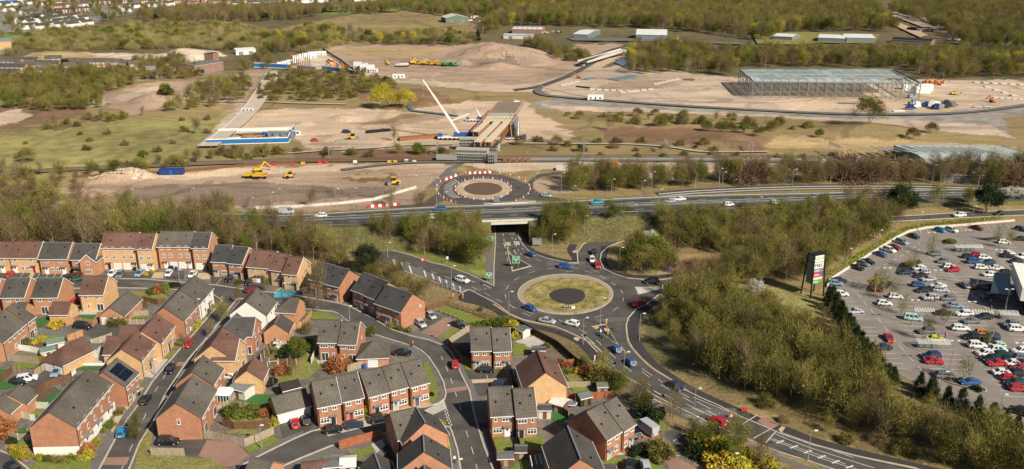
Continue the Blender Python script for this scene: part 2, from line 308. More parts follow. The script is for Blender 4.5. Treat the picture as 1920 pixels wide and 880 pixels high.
me=bpy.data.meshes.new('ground'); me.vertices.add(len(V)); me.vertices.foreach_set('co',V.ravel()); me.loops.add(Fq.size); me.loops.foreach_set('vertex_index',Fq.ravel()); me.polygons.add(len(Fq)); me.polygons.foreach_set('loop_start',np.arange(0,Fq.size,4)); me.polygons.foreach_set('use_smooth',np.ones(len(Fq),bool)); me.update()
ca=me.color_attributes.new('cover','FLOAT_COLOR','POINT'); ca.data.foreach_set('color',np.concatenate([col.reshape(-1,3),np.ones((len(V),1))],1).astype(np.float32).ravel())
gm=mat('ground_cover',(.3,.3,.3),.95,.30,1.1,bump=.25,bscale=.9); n=gm.node_tree
at=n.nodes.new('ShaderNodeAttribute'); at.attribute_name='cover'
rgbn=[q for q in n.nodes if q.type=='RGB'][0]
for l in list(rgbn.outputs[0].links): n.links.new(at.outputs['Color'],l.to_socket)
me.materials.append(gm); ground=bpy.data.objects.new('ground',me); COL.objects.link(ground); tag(ground,kind='structure')
def gz(x,y):
    j=np.searchsorted(ys,y); j=min(max(j,1),nr-1); u=x/(0.78*y+70); i=int(round((u+1)/2*(NCX-1))); i=min(max(i,0),NCX-1); return float(Z[j,i])
far=MB(); far.face([(-14000,-3000,-3),(14000,-3000,-3),(14000,16000,-3),(-14000,16000,-3)]); tag(far.build('plain',mat('far_plain',(.12,.12,.055),.95,.4,.01,col2=(.2,.18,.1))),kind='structure')
# ---------------- embankment, carriageways, underpass ----------------
ZD=5.6
farE=[(-200,398),(200,399),(480,401),(527,404),(680,396),(830,388.5),(960,384),(1210,371),(1440,363.5),(1600,359),(1750,356),(1960,354)]
nearE=[(-200,418),(200,420),(420,422),(550,425),(700,421),(830,415),(960,411.5),(1200,401),(1440,392),(1600,382),(1750,377),(1960,374)]
def zpx(a): return 2.2+(ZD-2.2)*min(1,max(0,(a-250)/400)) if a<900 else ZD-(ZD-1.0)*min(1,max(0,(a-1400)/320))
fe=smooth([G(a,b,zpx(a)) for a,b in farE],False,8); ne=smooth([G(a,b,zpx(a)) for a,b in nearE],False,8)
def at_x(line,x):
    for i in range(len(line)-1):
        if line[i].x<=x<=line[i+1].x: t=(x-line[i].x)/(line[i+1].x-line[i].x); return line[i].lerp(line[i+1],t)
    return line[0] if x<line[0].x else line[-1]
bxL=G(927,432).x-1.0; bxR=G(984,432).x+1.2
def xs_range(a,b,n): return [a+(b-a)*i/n for i in range(n+1)]
def off(p,q,d): # move p away from q
    v=(p-q); v.z=0; v.normalize(); return p+v*d
def embank(x0,x1,n):
    b=MB(); T=[]
    for x in xs_range(x0,x1,n):
        N=at_x(ne,x); Fp=at_x(fe,x); N=N.copy(); Fp=Fp.copy(); N2=off(N,Fp,2.2); F2=off(Fp,N,2.0); zz=N.z; N0=off(N2,Fp,1+zz*1.5); F0=off(F2,N,1+zz*1.25)
        N.z=Fp.z=N2.z=F2.z=zz-.06; N0.z=F0.z=-.1; T.append((N0,N2,F2,F0))
    for i in range(n):
        for k in range(3): b.face([T[i][k],T[i+1][k],T[i+1][k+1],T[i][k+1]],uv=[(p.x,p.y) for p in (T[i][k],T[i+1][k],T[i+1][k+1],T[i][k+1])])
    for t in (T[0],T[-1]): b.face([t[0],t[1],t[2],t[3]])
    return b
bb=embank(fe[0].x,bxL-.0,60); tag(bb.build('embankment',M['bank']),kind='structure')
bb=embank(bxR,fe[-1].x,70); tag(bb.build('embankment',M['bank']),kind='structure')
def strip(name,fa,fb,m,z,x0=None,x1=None,n=120):
    "band between fractions fa..fb from the near to the far edge of the carriageway platform"
    b=MB(); x0=fe[0].x+5 if x0 is None else x0; x1=fe[-1].x-5 if x1 is None else x1; pr=None
    for x in xs_range(x0,x1,n):
        N=at_x(ne,x); Fp=at_x(fe,x); a=N.lerp(Fp,fa); c=N.lerp(Fp,fb); a.z=c.z=N.z+z-ZD
        if pr: b.face([pr[0],a,c,pr[1]],uv=[(p.x,p.y) for p in (pr[0],a,c,pr[1])])
        pr=(a,c)
    return tag(b.build(name,m),kind='structure')
strip('dual_carriageway',.0,1,M['dcasphalt'],ZD)
strip('central_reservation',.495,.56,mat('reservation_paving',(.27,.245,.205),.9,.2,1.2),ZD+.10)
strip('verge',-.08,.0,M['bank'],ZD+.02); strip('verge',.975,1.05,M['concrete'],ZD+.02)
def dashes(b,pts,w,on,offl,z):
    "painted dashes along a polyline (world points)"
    s=0; acc=[0]
    for i in range(1,len(pts)): acc.append(acc[-1]+(pts[i]-pts[i-1]).length)
    def at(d):
        for i in range(1,len(pts)):
            if acc[i]>=d: t=(d-acc[i-1])/max(1e-6,acc[i]-acc[i-1]); return pts[i-1].lerp(pts[i],t)
        return pts[-1]
    while s<acc[-1]:
        e=min(s+on,acc[-1]); k=max(1,int((e-s)/3)); 
        for j in range(k):
            a=at(s+(e-s)*j/k); c=at(s+(e-s)*(j+1)/k); t=c-a; t.z=0
            if t.length<1e-4: continue
            t.normalize(); q=Vector((-t.y,t.x,0))*w/2; f=[a-q,c-q,c+q,a+q]
            for p in f: p.z=p.z+.03 if z is None else z
            b.face(f)
        s+=on+offl
mk=MB()
def Wx(x,f,z):
    n_=at_x(ne,x); q=n_.lerp(at_x(fe,x),f); q.z=n_.z if z is None else z; return q
def frac_line(f,n=160): 
    return [Wx(x,f,None) for x in xs_range(fe[0].x+5,fe[-1].x-5,n)]
for f in (.27,.755): dashes(mk,frac_line(f),.2,3,6,None)
for f in (.07,.47,.59,.92): dashes(mk,frac_line(f,300),.15,20,.0,None)
# barriers on the reservation and the bridge
def guard(label,line,h=.75,step=4,parts=True):
    o=empty('guard_rail',tuple(line[0])); o.location=line[0]; base=line[0]
    b=MB(); p=MB(); d=0
    L2=[q-base for q in line]
    for i in range(len(L2)-1):
        b.bar(L2[i]+Vector((0,0,h)),L2[i+1]+Vector((0,0,h)),.08,.2)
    acc=0
    for i in range(len(L2)-1):
        acc+=(L2[i+1]-L2[i]).length
        if acc>=step: acc=0; p.box(L2[i].x-.06,L2[i].x+.06,L2[i].y-.06,L2[i].y+.06,L2[i].z-.05,L2[i].z+h)
    b.build('rail',M['galv'],o); s=p.build('post',M['galv'],o); s['kind']='stuff'; return tag(o,label,'guard rail')
def zline(f,z,x0,x1,n): 
    r=[]
    for x in xs_range(x0,x1,n): q=Wx(x,f,None); q.z+=z-ZD; r.append(q)
    return r
guard('long grey crash barrier down the middle of the raised dual carriageway',zline(.53,ZD+.1,-190,260,150))
guard('grey crash barrier on the near edge of the dual carriageway right of the underpass',zline(.02,ZD+.05,bxR+2,150,60))
# underpass bridge
br=empty('underpass_bridge',(0,0,0),label='low concrete bridge carrying the dual carriageway over the underpass road',cat='bridge')
d=MB()
A=[Wx(bxL-.6,-.12,0),Wx(bxR+.6,-.12,0),Wx(bxR+.6,1.1,0),Wx(bxL-.6,1.1,0)]
for z0,z1 in ((ZD-1.1,ZD-.08),):
    lo=[Vector((p.x,p.y,z0)) for p in A]; hi=[Vector((p.x,p.y,z1)) for p in A]
    d.face(lo[::-1]); d.face(hi)
    for k in range(4): d.face([lo[k],lo[(k+1)%4],hi[(k+1)%4],hi[k]])
d.build('deck',M['lconcrete'],br)
for x0,x1 in ((bxL-.9,bxL-.1),(bxR+.1,bxR+.9)):
    q=MB(); B=[Wx(x0,-.16,0),Wx(x1,-.16,0),Wx(x1,1.12,0),Wx(x0,1.12,0)]; lo=[Vector((p.x,p.y,-.1)) for p in B]; hi=[Vector((p.x,p.y,ZD-1.12)) for p in B]
    for k in range(4): q.face([lo[k],lo[(k+1)%4],hi[(k+1)%4],hi[k]])
    q.build('abutment',M['concrete'],br)
for f,ph in ((-.125,.7),(1.1,.25)):
    q=MB(); q.bar(Wx(bxL-3,f,ZD+ph/2),Wx(bxR+3,f,ZD+ph/2),.3,ph); q.build('parapet',M['lconcrete'],br)
    q=MB(); q.bar(Wx(bxL-3,f,ZD+ph+.45),Wx(bxR+3,f,ZD+ph+.45),.08,.08)
    for k in range(13): p=Wx(bxL-3+(bxR-bxL+6)*k/12,f,ZD+ph); q.bar(p,p+Vector((0,0,.45)),.07)
    q.build('railing',M['galv'],br)
# wing walls
for x,s in ((bxL,-1),(bxR,1)):
    q=MB(); a=Wx(x,-.16,0); c=a+Vector((s*5.5,-3.5,0))
    q.face([a,c,c+Vector((0,0,1.5)),a+Vector((0,0,ZD-1))]) ; q.face([a+Vector((0,.4,0)),a+Vector((0,.4,ZD-1)),c+Vector((0,.4,1.5)),c+Vector((0,.4,0))]); q.face([a+Vector((0,0,ZD-1)),c+Vector((0,0,1.5)),c+Vector((0,.4,1.5)),a+Vector((0,.4,ZD-1))])
    q.build('wing_wall',M['concrete'],br)
# ---------------- roads at ground level ----------------
ROADS=[]
def road(name,pts,m,z,sm=False,line=None,width=None,kerb=True):
    if line: P=ribbon_pts(line,width,z=0)
    else:
        P=[G(a,b,0) for a,b in pts]
        if sm: P=smooth(P,True,4)
    if poly2(P)<0: P=P[::-1]
    sheet(name,[(p.x,p.y,z) for p in P],M[m],z,world=True)
    ROADS.append(([(p.x,p.y) for p in P],z,kerb)); return P
# main junction outline, one asphalt area
J=[(928.5,425),(929,455),(926,500),(925.8,537),(902,525.5),(880,515),(836,499),(809,493),(768,478.5),(727,468),(704,461),(650,449),(600,441),(585,438),(578,447),(600,458),(622,468),(672,481),(737,502),(809,527),(864,550),(878.6,543.5),(910,559.5),(933,571.5),(955,589),(981,600),(1005,605.5),(1038,612),(1063,622),(1087,633),(1110,645),(1131,664),(1143,684),(1170,705),(1203,724.5),(1224.5,741),(1260,760),(1295,776),(1328,793),(1369,811),(1413,830),(1459,848),(1518,866),(1560,880),(1650,912),(1850,916),(1719,880),(1660,868),(1601,855),(1518,833),(1462,813.5),(1415,793),(1388,782),(1344.5,760),(1312,746),(1290,735),(1260,713.6),(1224.5,692),(1203,673),(1186,654),(1178,640),(1175,624),(1174,611),(1178,597),(1192,581),(1213,570),(1235,553),(1290,534),(1370,512),(1440,488),(1520,450),(1580,428),(1650,417),(1722,413),(1800,409),(1960,402),(1960,392),(1800,399),(1720,404),(1650,408),(1575,418),(1515,436),(1440,466),(1370,494),(1320,508),(1276,519.5),(1241,525),(1213.6,525),(1175.4,522),(1151,514),(1132,504.5),(1125,488),(1127.7,474.5),(1140,463.6),(1159,455.5),(1185,447),(1215,436),(1210,427),(1180,434),(1142.7,440.5),(1118,446),(1093.6,458),(1082,474.5),(1084,493.6),(1065.5,493.6),(1027,485.5),(994.5,474.5),(981,461),(972,445),(968.6,425)]
# cut the roundabout hole by drawing the island on top as a raised solid
road('road',J,'asphalt',.02)
road('road',[(928,436),(970,436),(975,395),(990,386),(985,383),(930,383),(920,386),(928,400)],'asphalt',.012,kerb=False)
def ell(cx,cy,rx,ry,n=48,sk=0): return [(cx+rx*cos(t)+sk*sin(t),cy+ry*sin(t)) for t in [2*pi*k/n for k in range(n)]]
sheet('kerb',ell(1060,551.5,90,38),M['kerb'],.14,thick=.14); sheet('traffic_island',ell(1060,551.5,88,36.8),M['islring'],.15,thick=.05)
sheet('traffic_island',ell(1063,552.5,80,32),M['isl'],.22,thick=.1); sheet('traffic_island',[(1030,551),(1040,545),(1056,541),(1078,541),(1093,546),(1097,556),(1088,566),(1068,571),(1047,567),(1034,560)],M['bark'],.26,sm=True,thick=.05)
for c,(r1,r2) in (((1040,541),(14,4)),((1010,556),(12,5)),((1104,560),(14,5))): sheet('traffic_island',ell(c[0],c[1],r1,r2,16),M['dry'],.24)
# splitter islands
for pts in ([(951,473),(960.5,508.6),(997,499)],[(1108.6,612),(1134.5,607),(1142.7,619),(1160,647),(1148,640),(1128,625)],[(1190,538),(1196,552),(1240,541),(1236,537)]):
    sheet('kerb',pts,M['kerb'],.13,thick=.13); c=(sum(p[0] for p in pts)/len(pts),sum(p[1] for p in pts)/len(pts)); sheet('traffic_island',[(c[0]+(p[0]-c[0])*.88,c[1]+(p[1]-c[1])*.88) for p in pts],M['newasphalt'] if pts[0][0]<1150 else M['lconcrete'],.14)
sheet('paving',[(1112,612),(1120,610),(1124,615),(1117,617)],M['beige'],.145); sheet('paving',[(1132,616),(1137,615),(1139,620),(1135,622)],M['beige'],.145)
# dark new footways
ribbon('footway',[(1227,565),(1208,579),(1190,598),(1186,615),(1190,640),(1200,657),(1222,683),(1250,703),(1290,729),(1345,755),(1388,774),(1413,786),(1448,799.5),(1471,806),(1524,827),(1600,848),(1666,864),(1784,892)],3.0,M['newasphalt'],.03)
ribbon('footway',[(878,547),(905,562),(930,578),(950,595),(981,607),(1030,618),(1060,628),(1085,640),(1103,655),(1120,674)],2.6,M['newasphalt'],.03)
sheet('footway',[(864,550),(878,544),(925,570),(955,590),(940,588),(900,573),(868,566),(858,562)],M['newasphalt'],.034)
ribbon('footway',[(984,436),(987,460),(998,471),(1030,482),(1066,490),(1081,488),(1071,470),(1076,458)],2.6,M['newasphalt'],.03)
ribbon('footway',[(1135,448+14),(1131,478),(1130,490),(1140,505),(1160,514),(1200,519),(1240,519),(1276,514)],2.6,M['newasphalt'],.03)
ribbon('footway',[(918,437),(917,480),(917,520),(905,523),(870,508)],2.0,M['pave'],.03)
ribbon('footway',[(1119,672),(1140,694),(1166,714),(1200,733),(1222,750),(1290,785),(1360,818),(1410,838),(1460,858),(1530,885)],1.6,M['pave'],.026)
for p in ([(1431,782),(1448,788),(1442,792),(1461,797),(1445,806),(1420,790)],[(1388,822),(1400,818),(1416,826),(1408,833),(1398,838)]): sheet('paving',p,M['block'],.045)
for p in ([(1459,806),(1466,799),(1473,801),(1466,811)],[(1078,632),(1088,634),(1083,640),(1075,636)],[(1074,470),(1083,470),(1082,474),(1074,474)]): sheet('paving',p,M['beige'],.048)
# hatched lay-by beside the west arm
sheet('layby',[(737,487),(752,491),(809,513),(862,537),(878,544),(864,550),(809,527),(737,503)],M['pave'],.03)
for a,b,c,d2 in ((737,487,743,500),(752,492,757,504),(767,498,772,512),(795,507,799,520),(810,513,814,525),(823,519,827,531),(836,525,840,537),(849,531,852,543),(862,537,863,548)): mk.face([G(a-1.3,b,.04),G(a+1.5,b,.04),G(c+1.3,d2,.04),G(c-1.5,d2,.04)][::-1])
for a,b,c,d2 in ((634,469,642,478),(649,472,656,481),(664,476,671,484)): mk.face([G(a-1.3,b,.04),G(a+1.3,b,.04),G(c+1.3,d2,.04),G(c-1.3,d2,.04)][::-1])
# estate roads
E1=[(-60,527),(60,523),(147,524),(200,523),(273,524),(340,530),(404,535),(470,545),(540,552),(596,562),(636,569.5),(656,575.7),(683.6,590),(700,597.5),(730,617),(768,630),(803.6,638),(831,649),(845,660),(856,680),(863.6,700),(880,732.7),(891,784.5),(907,836),(926,885),(940,920),(862,920),(863.6,880),(858,844.5),(847,809),(843,802),(831,799),(800,800),(760,806),(704.5,817),(677,825.5),(622.7,836),(568,858),(513.6,882),(470,900),(420,905),(450,875),(481,858),(513.6,841.8),(550,824),(584.5,809),(622.7,801),(691,784),(750,770),(800,763),(822,757),(834,748),(836,738),(832,718),(820,694.5),(803.6,670),(790,658),(773.6,649.5),(745,641),(720,633.6),(692,624),(672,613),(649.5,601),(636,590),(623.6,584.5),(596,582),(565,579),(530,573),(480,563),(447,560),(440,566),(420,592),(399,622),(376,648),(352,675.5),(327,713.6),(308,743.6),(286,793),(262,831),(240,885),(228,920),(165,920),(188,877),(215.4,825.5),(234.5,792.7),(259,760),(286,716),(318,678),(340,652),(364,626),(400,583.6),(417,564),(400,553),(340,544),(273,541),(200,540),(147,541),(60,540),(-60,544)]
sheet('estate_paving',[(-80,500),(330,500),(400,512),(470,518),(560,540),(597,505),(640,520),(720,560),(780,585),(800,590),(838,575),(905,600),(965,618),(1040,660),(1105,700),(1150,735),(1180,760),(1240,800),(1300,830),(1300,905),(1250,940),(-200,940),(-200,700)],M['estate'],.01)
road('road',E1,'asphalt',.03)
for fi,(ln,wd) in enumerate((([(594,559),(640,566),(690,590),(735,615),(800,634),(836,650),(858,672),(872,700),(888,735),(899,784),(915,836),(934,885)],2.2),([(838,885),(850,850),(843,818),(832,804)],3),([(816,688),(829,708),(842,738),(836,755),(815,764)],2.2),([(566,582),(600,588),(630,594),(650,608),(690,632),(740,648),(775,658),(800,680),(816,705)],2.2),([(470,852),(515,836),(585,803),(625,795),(695,778),(750,765),(815,758)],2.2),([(520,885),(570,864),(625,842),(680,831),(705,824),(760,812)],2.0),([(172,890),(205,826),(226,793),(250,760),(278,716),(310,678),(352,634),(392,583)],2.6),([(250,885),(272,831),(296,793),(318,744),(336,714),(362,676),(386,648),(410,620),(432,592)],2.4),([(-40,521),(147,521),(273,521),(340,527),(404,532),(470,542),(540,549),(594,559)],1.8))):
    ribbon('footway',ln,wd,M['pave'],.0215+.0008*fi)
road('road',[(0,846),(20,853),(62,888),(-60,905),(-60,840)],'asphalt',.024)
# driveways and courts
DRV=[('asphalt',[(188,598.6),(226,598.6),(240,615),(236,627),(205,632),(174,638),(158,619)]),('asphalt',[(87,693),(130,686),(141,704),(175,703),(110,716),(74,735),(50,722),(62,705)]),('asphalt',[(-20,511),(92,511),(92,523),(-20,523)]),('asphalt',[(92,511),(140,513),(140,523),(92,523)]),('asphalt',[(205,510),(285,510),(285,521),(205,521)]),('asphalt',[(312,508),(345,508),(345,524),(312,524)]),('asphalt',[(395,520),(446,518),(455,528),(440,540),(396,533)]),('asphalt',[(462,528),(500,532),(500,548),(455,544)]),('asphalt',[(550,549),(565,533),(590,538),(592,558),(548,552)]),('asphalt',[(640,560),(662,548),(672,552),(662,572)]),
 ('asphalt',[(318,612+32),(345,632),(372,633),(360,650),(318,648)]),('asphalt',[(522,788),(578,772),(590,800),(530,822)]),('block',[(372,855),(388,825.5),(440,832),(467,853),(445,872),(423,876)]),('asphalt',[(296,822),(388,824),(372,855),(300,852)]),
 ('asphalt',[(700,640),(765,650),(768,668),(720,666),(700,660)]),('asphalt',[(871,693),(945,692),(950,708),(880,711)]),('beige',[(884,712),(950,709),(951,715),(886,719)]),('asphalt',[(888,719),(952,716),(955,738),(896,742)]),('asphalt',[(780,604),(806,582),(830,596),(788,622)]),('block',[(788,624),(836,595),(866,607),(862,617),(836,637),(815,632)]),
 ('block',[(1186,803),(1215,810),(1246,823),(1263,850),(1275,860),(1320,885),(1262,890),(1240,852),(1205,828)]),('asphalt',[(1246,809),(1265,804),(1298,818),(1282,838),(1262,835)]),('asphalt',[(1130,871),(1215,869),(1240,890),(1140,890)]),
 ('patio',[(151,579),(187,579),(180,590),(147,590)]),('patio',[(585,668),(675,668),(672,683),(584,683)]),('patio',[(1131,851),(1157,836),(1182,853),(1141,854)]),('patio',[(695,833),(716,824),(722,835),(706,850)]),('patio',[(925,812),(1006,810),(1004,818),(925,817)]),('patio',[(262,705),(289,672),(316,673),(286,709)]),('beige',[(229,756),(246,727),(270,727),(238,770)]),('beige',[(205,795),(222,775),(236,770),(210,812)]),('patio',[(965,640),(1000,630),(1025,645),(1015,655),(985,650)]),('beige',[(640,798),(684,788),(690,776),(810,752),(808,758),(640,804)]),('beige',[(600,808),(592,786),(640,799),(605,809)]),('beige',[(811,790),(836,800),(846,845),(838,838),(826,810)]),
 ('beige',[(120,508),(127,508),(118,522),(112,522)]),('beige',[(58,511),(66,511),(60,523),(52,523)]),('beige',[(290,511),(312,511),(306,522),(283,522)]),('beige',[(372,512),(394,512),(394,524),(368,524)]),('beige',[(548,540),(556,538),(545,553),(539,551)]),('beige',[(515,545),(531,537),(526,549),(514,552)]),('patio',[(140,664),(193,664),(196,684),(142,686)]),('beige',[(340,592),(352,585),(372,600),(362,612),(345,610)]),('patio',[(560,668),(580,668),(575,690),(555,690)]),('newasphalt',[(843,645),(880,622),(884,650),(884,672),(865,664)]),('newasphalt',[(720,838),(745,818),(750,850),(748,885),(722,885)]),
 ('block',[(8,830),(25,832),(62,842),(66,856),(48,868),(8,842)]),('turf',[(429,745),(520,738),(512,766),(470,768),(430,770)]),('estate',[(540,640),(545,640),(545,650),(540,650)])]
for i,(m_,p) in enumerate(DRV): sheet('driveway' if m_ in('asphalt','block') else 'paving',p,M[m_],.036+.001*i)
LAWNS=[('lawn',[(56,874),(71,861),(169,858),(172,890),(50,890)]),('rough',[(251,890),(256,847),(275,815),(283,852),(340,857),(399,861),(421,877),(415,890)]),('rough',[(262,835),(284,792),(290,800),(284,830),(270,845)]),('lawn',[(458,840),(513,817),(523,828),(467,851)]),('lawn',[(794,681),(803,679),(809,697),(823,733),(820,746),(809,755),(787,755),(803,746),(799,711)]),('lawn',[(735,762),(779,752),(787,759),(718,769)]),('lawn',[(695,776),(716,770),(718,776),(700,780)]),('rough',[(421,809),(440,804),(482,806),(481,816),(421,813)]),
 ('rough',[(506,680),(505,650),(520,640),(560,640),(590,655),(598,690),(575,712),(540,714),(520,718),(508,700)]),('lawn',[(522,686),(548,686),(556,705),(540,714),(522,716)]),('lawn',[(817,581),(838,573),(907,601),(914,608),(891,612),(863,600)]),('lawn',[(821,631),(847,615),(862,618),(836,638)]),('lawn',[(962,642),(984,645),(997,660),(962,667)]),('lawn',[(862,668),(874,670),(888,687),(891,693),(874,694)]),('lawn',[(920,815),(943,817),(947,825),(961,825),(962,834),(948,848),(932,849)]),('lawn',[(973,819),(990,817),(1022,820),(1022,846),(979,847)]),('lawn',[(975,864),(993,863),(995,888),(945,888)]),('turf',[(1032,774),(1047,772),(1068,785),(1054,800),(1035,786)]),('lawn',[(1126,864),(1139,858),(1223,859),(1239,872),(1252,890),(1225,890),(1215,868),(1160,868),(1130,871)]),('lawn',[(1072,727),(1102,726),(1106,738),(1077,738)]),('rough',[(1052,684),(1075,690),(1102,713),(1070,718),(1056,700)]),
 ('rough',[(368,600),(390,590),(383,602),(366,614),(352,632),(346,628)]),('lawn',[(317,642),(346,640),(337,654),(313,654)]),('lawn',[(302,661),(330,659),(316,672),(298,669)]),('turf',[(138,694),(143,687),(191,687),(188,694)]),('turf',[(79,753),(94,742),(109,731),(119,731),(95,754)]),('lawn',[(52,771),(80,770),(76,780),(50,780)]),('turf',[(23,805),(58,802),(60,812),(20,812)]),('lawn',[(31,827),(65,828),(71,847),(67,855),(62,839),(31,836)]),('turf',[(64,599),(90,593),(94,601),(79,612),(65,613)]),('turf',[(145,594),(149,590),(181,590),(176,600),(154,599)]),('lawn',[(27,683),(37,678),(68,685),(64,691),(27,689)]),('turf',[(-4,691),(23,693),(14,702),(-4,702)]),('lawn',[(29,664),(73,668),(70,673),(30,669)]),('lawn',[(568,583),(585,584),(612,587),(638,599),(587,599)]),('lawn',[(247,593),(273,590),(275,597),(245,597)]),('rough',[(519,547),(531,537),(550,539),(541,550)]),('lawn',[(653,850),(695,836),(701,847),(668,864)]),('lawn',[(585,683),(609,682),(606,693),(583,693)]),('lawn',[(659,681),(672,680),(674,687),(660,688)]),('lawn',[(62,631),(112,628),(116,636),(70,640)]),('rough',[(430,782),(500,776),(510,800),(440,804)]),('turf',[(-20,712),(28,716),(36,722),(10,730),(-20,730)]),('rough',[(1200,770),(1260,800),(1245,810),(1200,800),(1185,790)]),('soil',[(46,634),(86,640),(80,656),(44,650)]),('soil',[(64,740),(100,725),(110,730),(80,752),(66,752)]),('rough',[(240,548),(300,545),(318,560),(270,572),(250,565)]),('lawn',[(279,559),(306,556),(304,562),(281,565)]),('rough',[(360,530),(376,522),(382,530),(366,538)])]
for i,(m_,p) in enumerate(LAWNS): sheet('lawn' if m_ in('lawn','turf','rough') else 'soil_bed',p,M[m_],.12+.0015*i)
# parking bay lines of the estate
def pline(a,b,w=.12,z=.115): mk.bar(G(*a,z),G(*b,z),w,.01)
for a,b in (((28,511),(20,522)),((45,511),(37,522)),((76,511),(69,522)),((92,511),(86,522)),((105,512),(99,522)),((228,511),(222,521)),((415,522),(405,535)),((912,703),(915,711)),((925,716),(927,723)),((1282,813),(1262,828)),((1155,873),(1160,885)),((1265,855),(1300,850))): pline(a,b)
# road markings
def mline(pts,w=.13,on=4,of=0,z=.045): dashes(mk,smooth([G(a,b,z) for a,b in pts],False,6),w,on,of,z)
for a in ([(228,880),(243,846),(262,803),(279,762)],[(290,735),(312,700),(332,668)],[(383,635),(405,609),(425,583),(442,561)],[(861,880),(0,0)][:0],[(896,885),(886,845),(872,803)],[(864,770),(855,740),(848,718),(838,692),(827,668)]): 
    if a: mline(a,.12,2.6,3.4)
mline([(833,765),(840,790),(845,800)],.2,.7,.5); mline([(836,762),(843,787),(848,799)],.2,.7,.5); mline([(414,557),(442,560)],.35,.9,.9); 
sheet('paving',[(795,770),(833,750),(838,766),(812,778)],M['patio'],.046); sheet('paving',[(835,729),(874,724),(877,731),(838,737)],M['block'],.046); sheet('paving',[(197,858),(243,857),(237,872),(188,872)],M['block'],.046); sheet('paving',[(334,679),(358,679),(353,686),(329,686)],M['block'],.046)
sheet('paving',[(616,818),(605,812),(690,787),(697,798)],M['patio'],.036)
mline([(1060+113*cos(t),552+50*sin(t)) for t in np.linspace(0.5,5.4,50)],.13,3,4)
for a,on,of in (([(943,438),(948,470),(955,500),(962,530)][:3],3,3),([(956,438),(970,465),(985,482),(1040,492),(1086,494)],2,2),([(962,438),(975,462),(1000,480)],2,3),([(1060,510),(1095,508),(1130,520),(1165,545),(1168,570)],2.5,3.5),([(1075,612),(1108,612)],1.2,1),([(1048,600),(1105,628),(1150,668),(1198,708),(1255,745),(1320,775)],3,4.5),([(1165,650),(1192,682),(1250,722),(1300,750),(1350,776)],4,2),([(1180,672),(1210,702),(1262,735),(1312,762)],3,4),([(1086,497),(1135,506)],.8,.6),([(887,545),(925,540)],.8,.8),([(760,492),(880,536),(960,575),(1050,602)],2.4,3.5),([(640,455),(740,480),(850,520),(925,558)],0.01,9)): mline(a,.14,on,of)
for a in ([(1090,627),(1102,641),(1120,660)],[(1143,626),(1160,648)],[(1365,790),(1343,778),(1325,770)],[(1385,800),(1420,778)],[(1413,822),(1446,804)],[(1436,830),(1456,808)]): mline(a,.2,20,0)
for s in (0,1):  # zigzag lines either side of the crossing
    for row in range(2):
        P=[]
        a0=(1300,747) if s==0 else (1462,812); a1=(1395,785) if s==0 else (1600,860)
        off_=row*(-2,20)[s] if 0 else row*14
        for k in range(11):
            t=k/10; P.append((a0[0]+(a1[0]-a0[0])*t-off_*1.0,a0[1]+(a1[1]-a0[1])*t+off_*.9+(2.2 if k%2 else -2.2)))
        dashes(mk,[G(a,b,.045) for a,b in P],.14,30,0,.045)
for k in range(6): a=(1470+26*k,826+9.4*k); mk.bar(G(a[0],a[1],.045),G(a[0]-14,a[1]+5,.045),.35,.01)
dashes(mk,smooth([G(a,b,.045) for a,b in ((1450,812),(1500,833),(1560,853),(1640,878))],False,4),.15,30,0,.045); dashes(mk,smooth([G(a,b,.045) for a,b in ((1440,822),(1500,845),(1560,866),(1620,884))],False,4),.15,30,0,.045)
# small worded marking before the roundabout: bars of lettering too small to read
for i in range(2):
    for k in range(4): c=(948+i*17+k*2.6,458+i*-1.5); mk.bar(G(c[0],c[1]-4,.045),G(c[0]+.8,c[1]+3,.045),.25,.01)
mkarrow=[((1098,631),(1115,645)),((1150,680),(1138,672)),((868,520),(890,530)),((905,533),(920,540)),((1225,748),(1243,757)),((1240,741),(1225,732)),((953,470),(958,478)),((963,468),(968,476)),((944,455),(947,462))]
for a,b in mkarrow:
    A=G(*a,.046);B=G(*b,.046); mk.bar(A,B,.2,.01); d=(A-B).normalized(); q=Vector((-d.y,d.x,0)); mk.face([A+d*1.2,A-q*.55,A+q*.55]) ; mk.face([A+d*1.2,A+q*.55,A-q*.55])
# kerbs: raised strips along road edges where no other road area lies beyond
kb=MB()
for i,(pg,z,kf) in enumerate(ROADS):
    if not kf: continue
    n_=len(pg)
    for k in range(n_):
        a=Vector((*pg[k],0)); b=Vector((*pg[(k+1)%n_],0)); L=(b-a).length; st=max(1,int(L/3))
        for j in range(st):
            p=a.lerp(b,j/st); q=a.lerp(b,(j+1)/st); mid=(p+q)/2; d=(q-p).normalized(); o_=mid+Vector((d.y,-d.x,0))*.5
            if any(inpoly(o_.x,o_.y,g2) for m2,(g2,_,_) in enumerate(ROADS) if m2!=i): continue
            if mid.y<120: continue
            kb.bar(p+Vector((0,0,.08)),q+Vector((0,0,.08)),.34,.16)
tag(kb.build('kerb',M['kerb']),kind='structure')
# ochre new edging along the fresh kerbs
for ln in ([(1174,611),(1175,624),(1178,640),(1186,654),(1203,673),(1224.5,692),(1260,713.6)],[(925,570),(955,589),(981,600),(1005,605.5),(1038,612),(1063,622),(1087,633),(1110,645),(1131,664),(1143,684),(1170,705),(1203,724.5),(1224,741)],[(1520,832),(1601,853.5),(1660,866),(1719,878)]): ribbon('kerb_edging',ln,.55,M['orangeline'],.05)

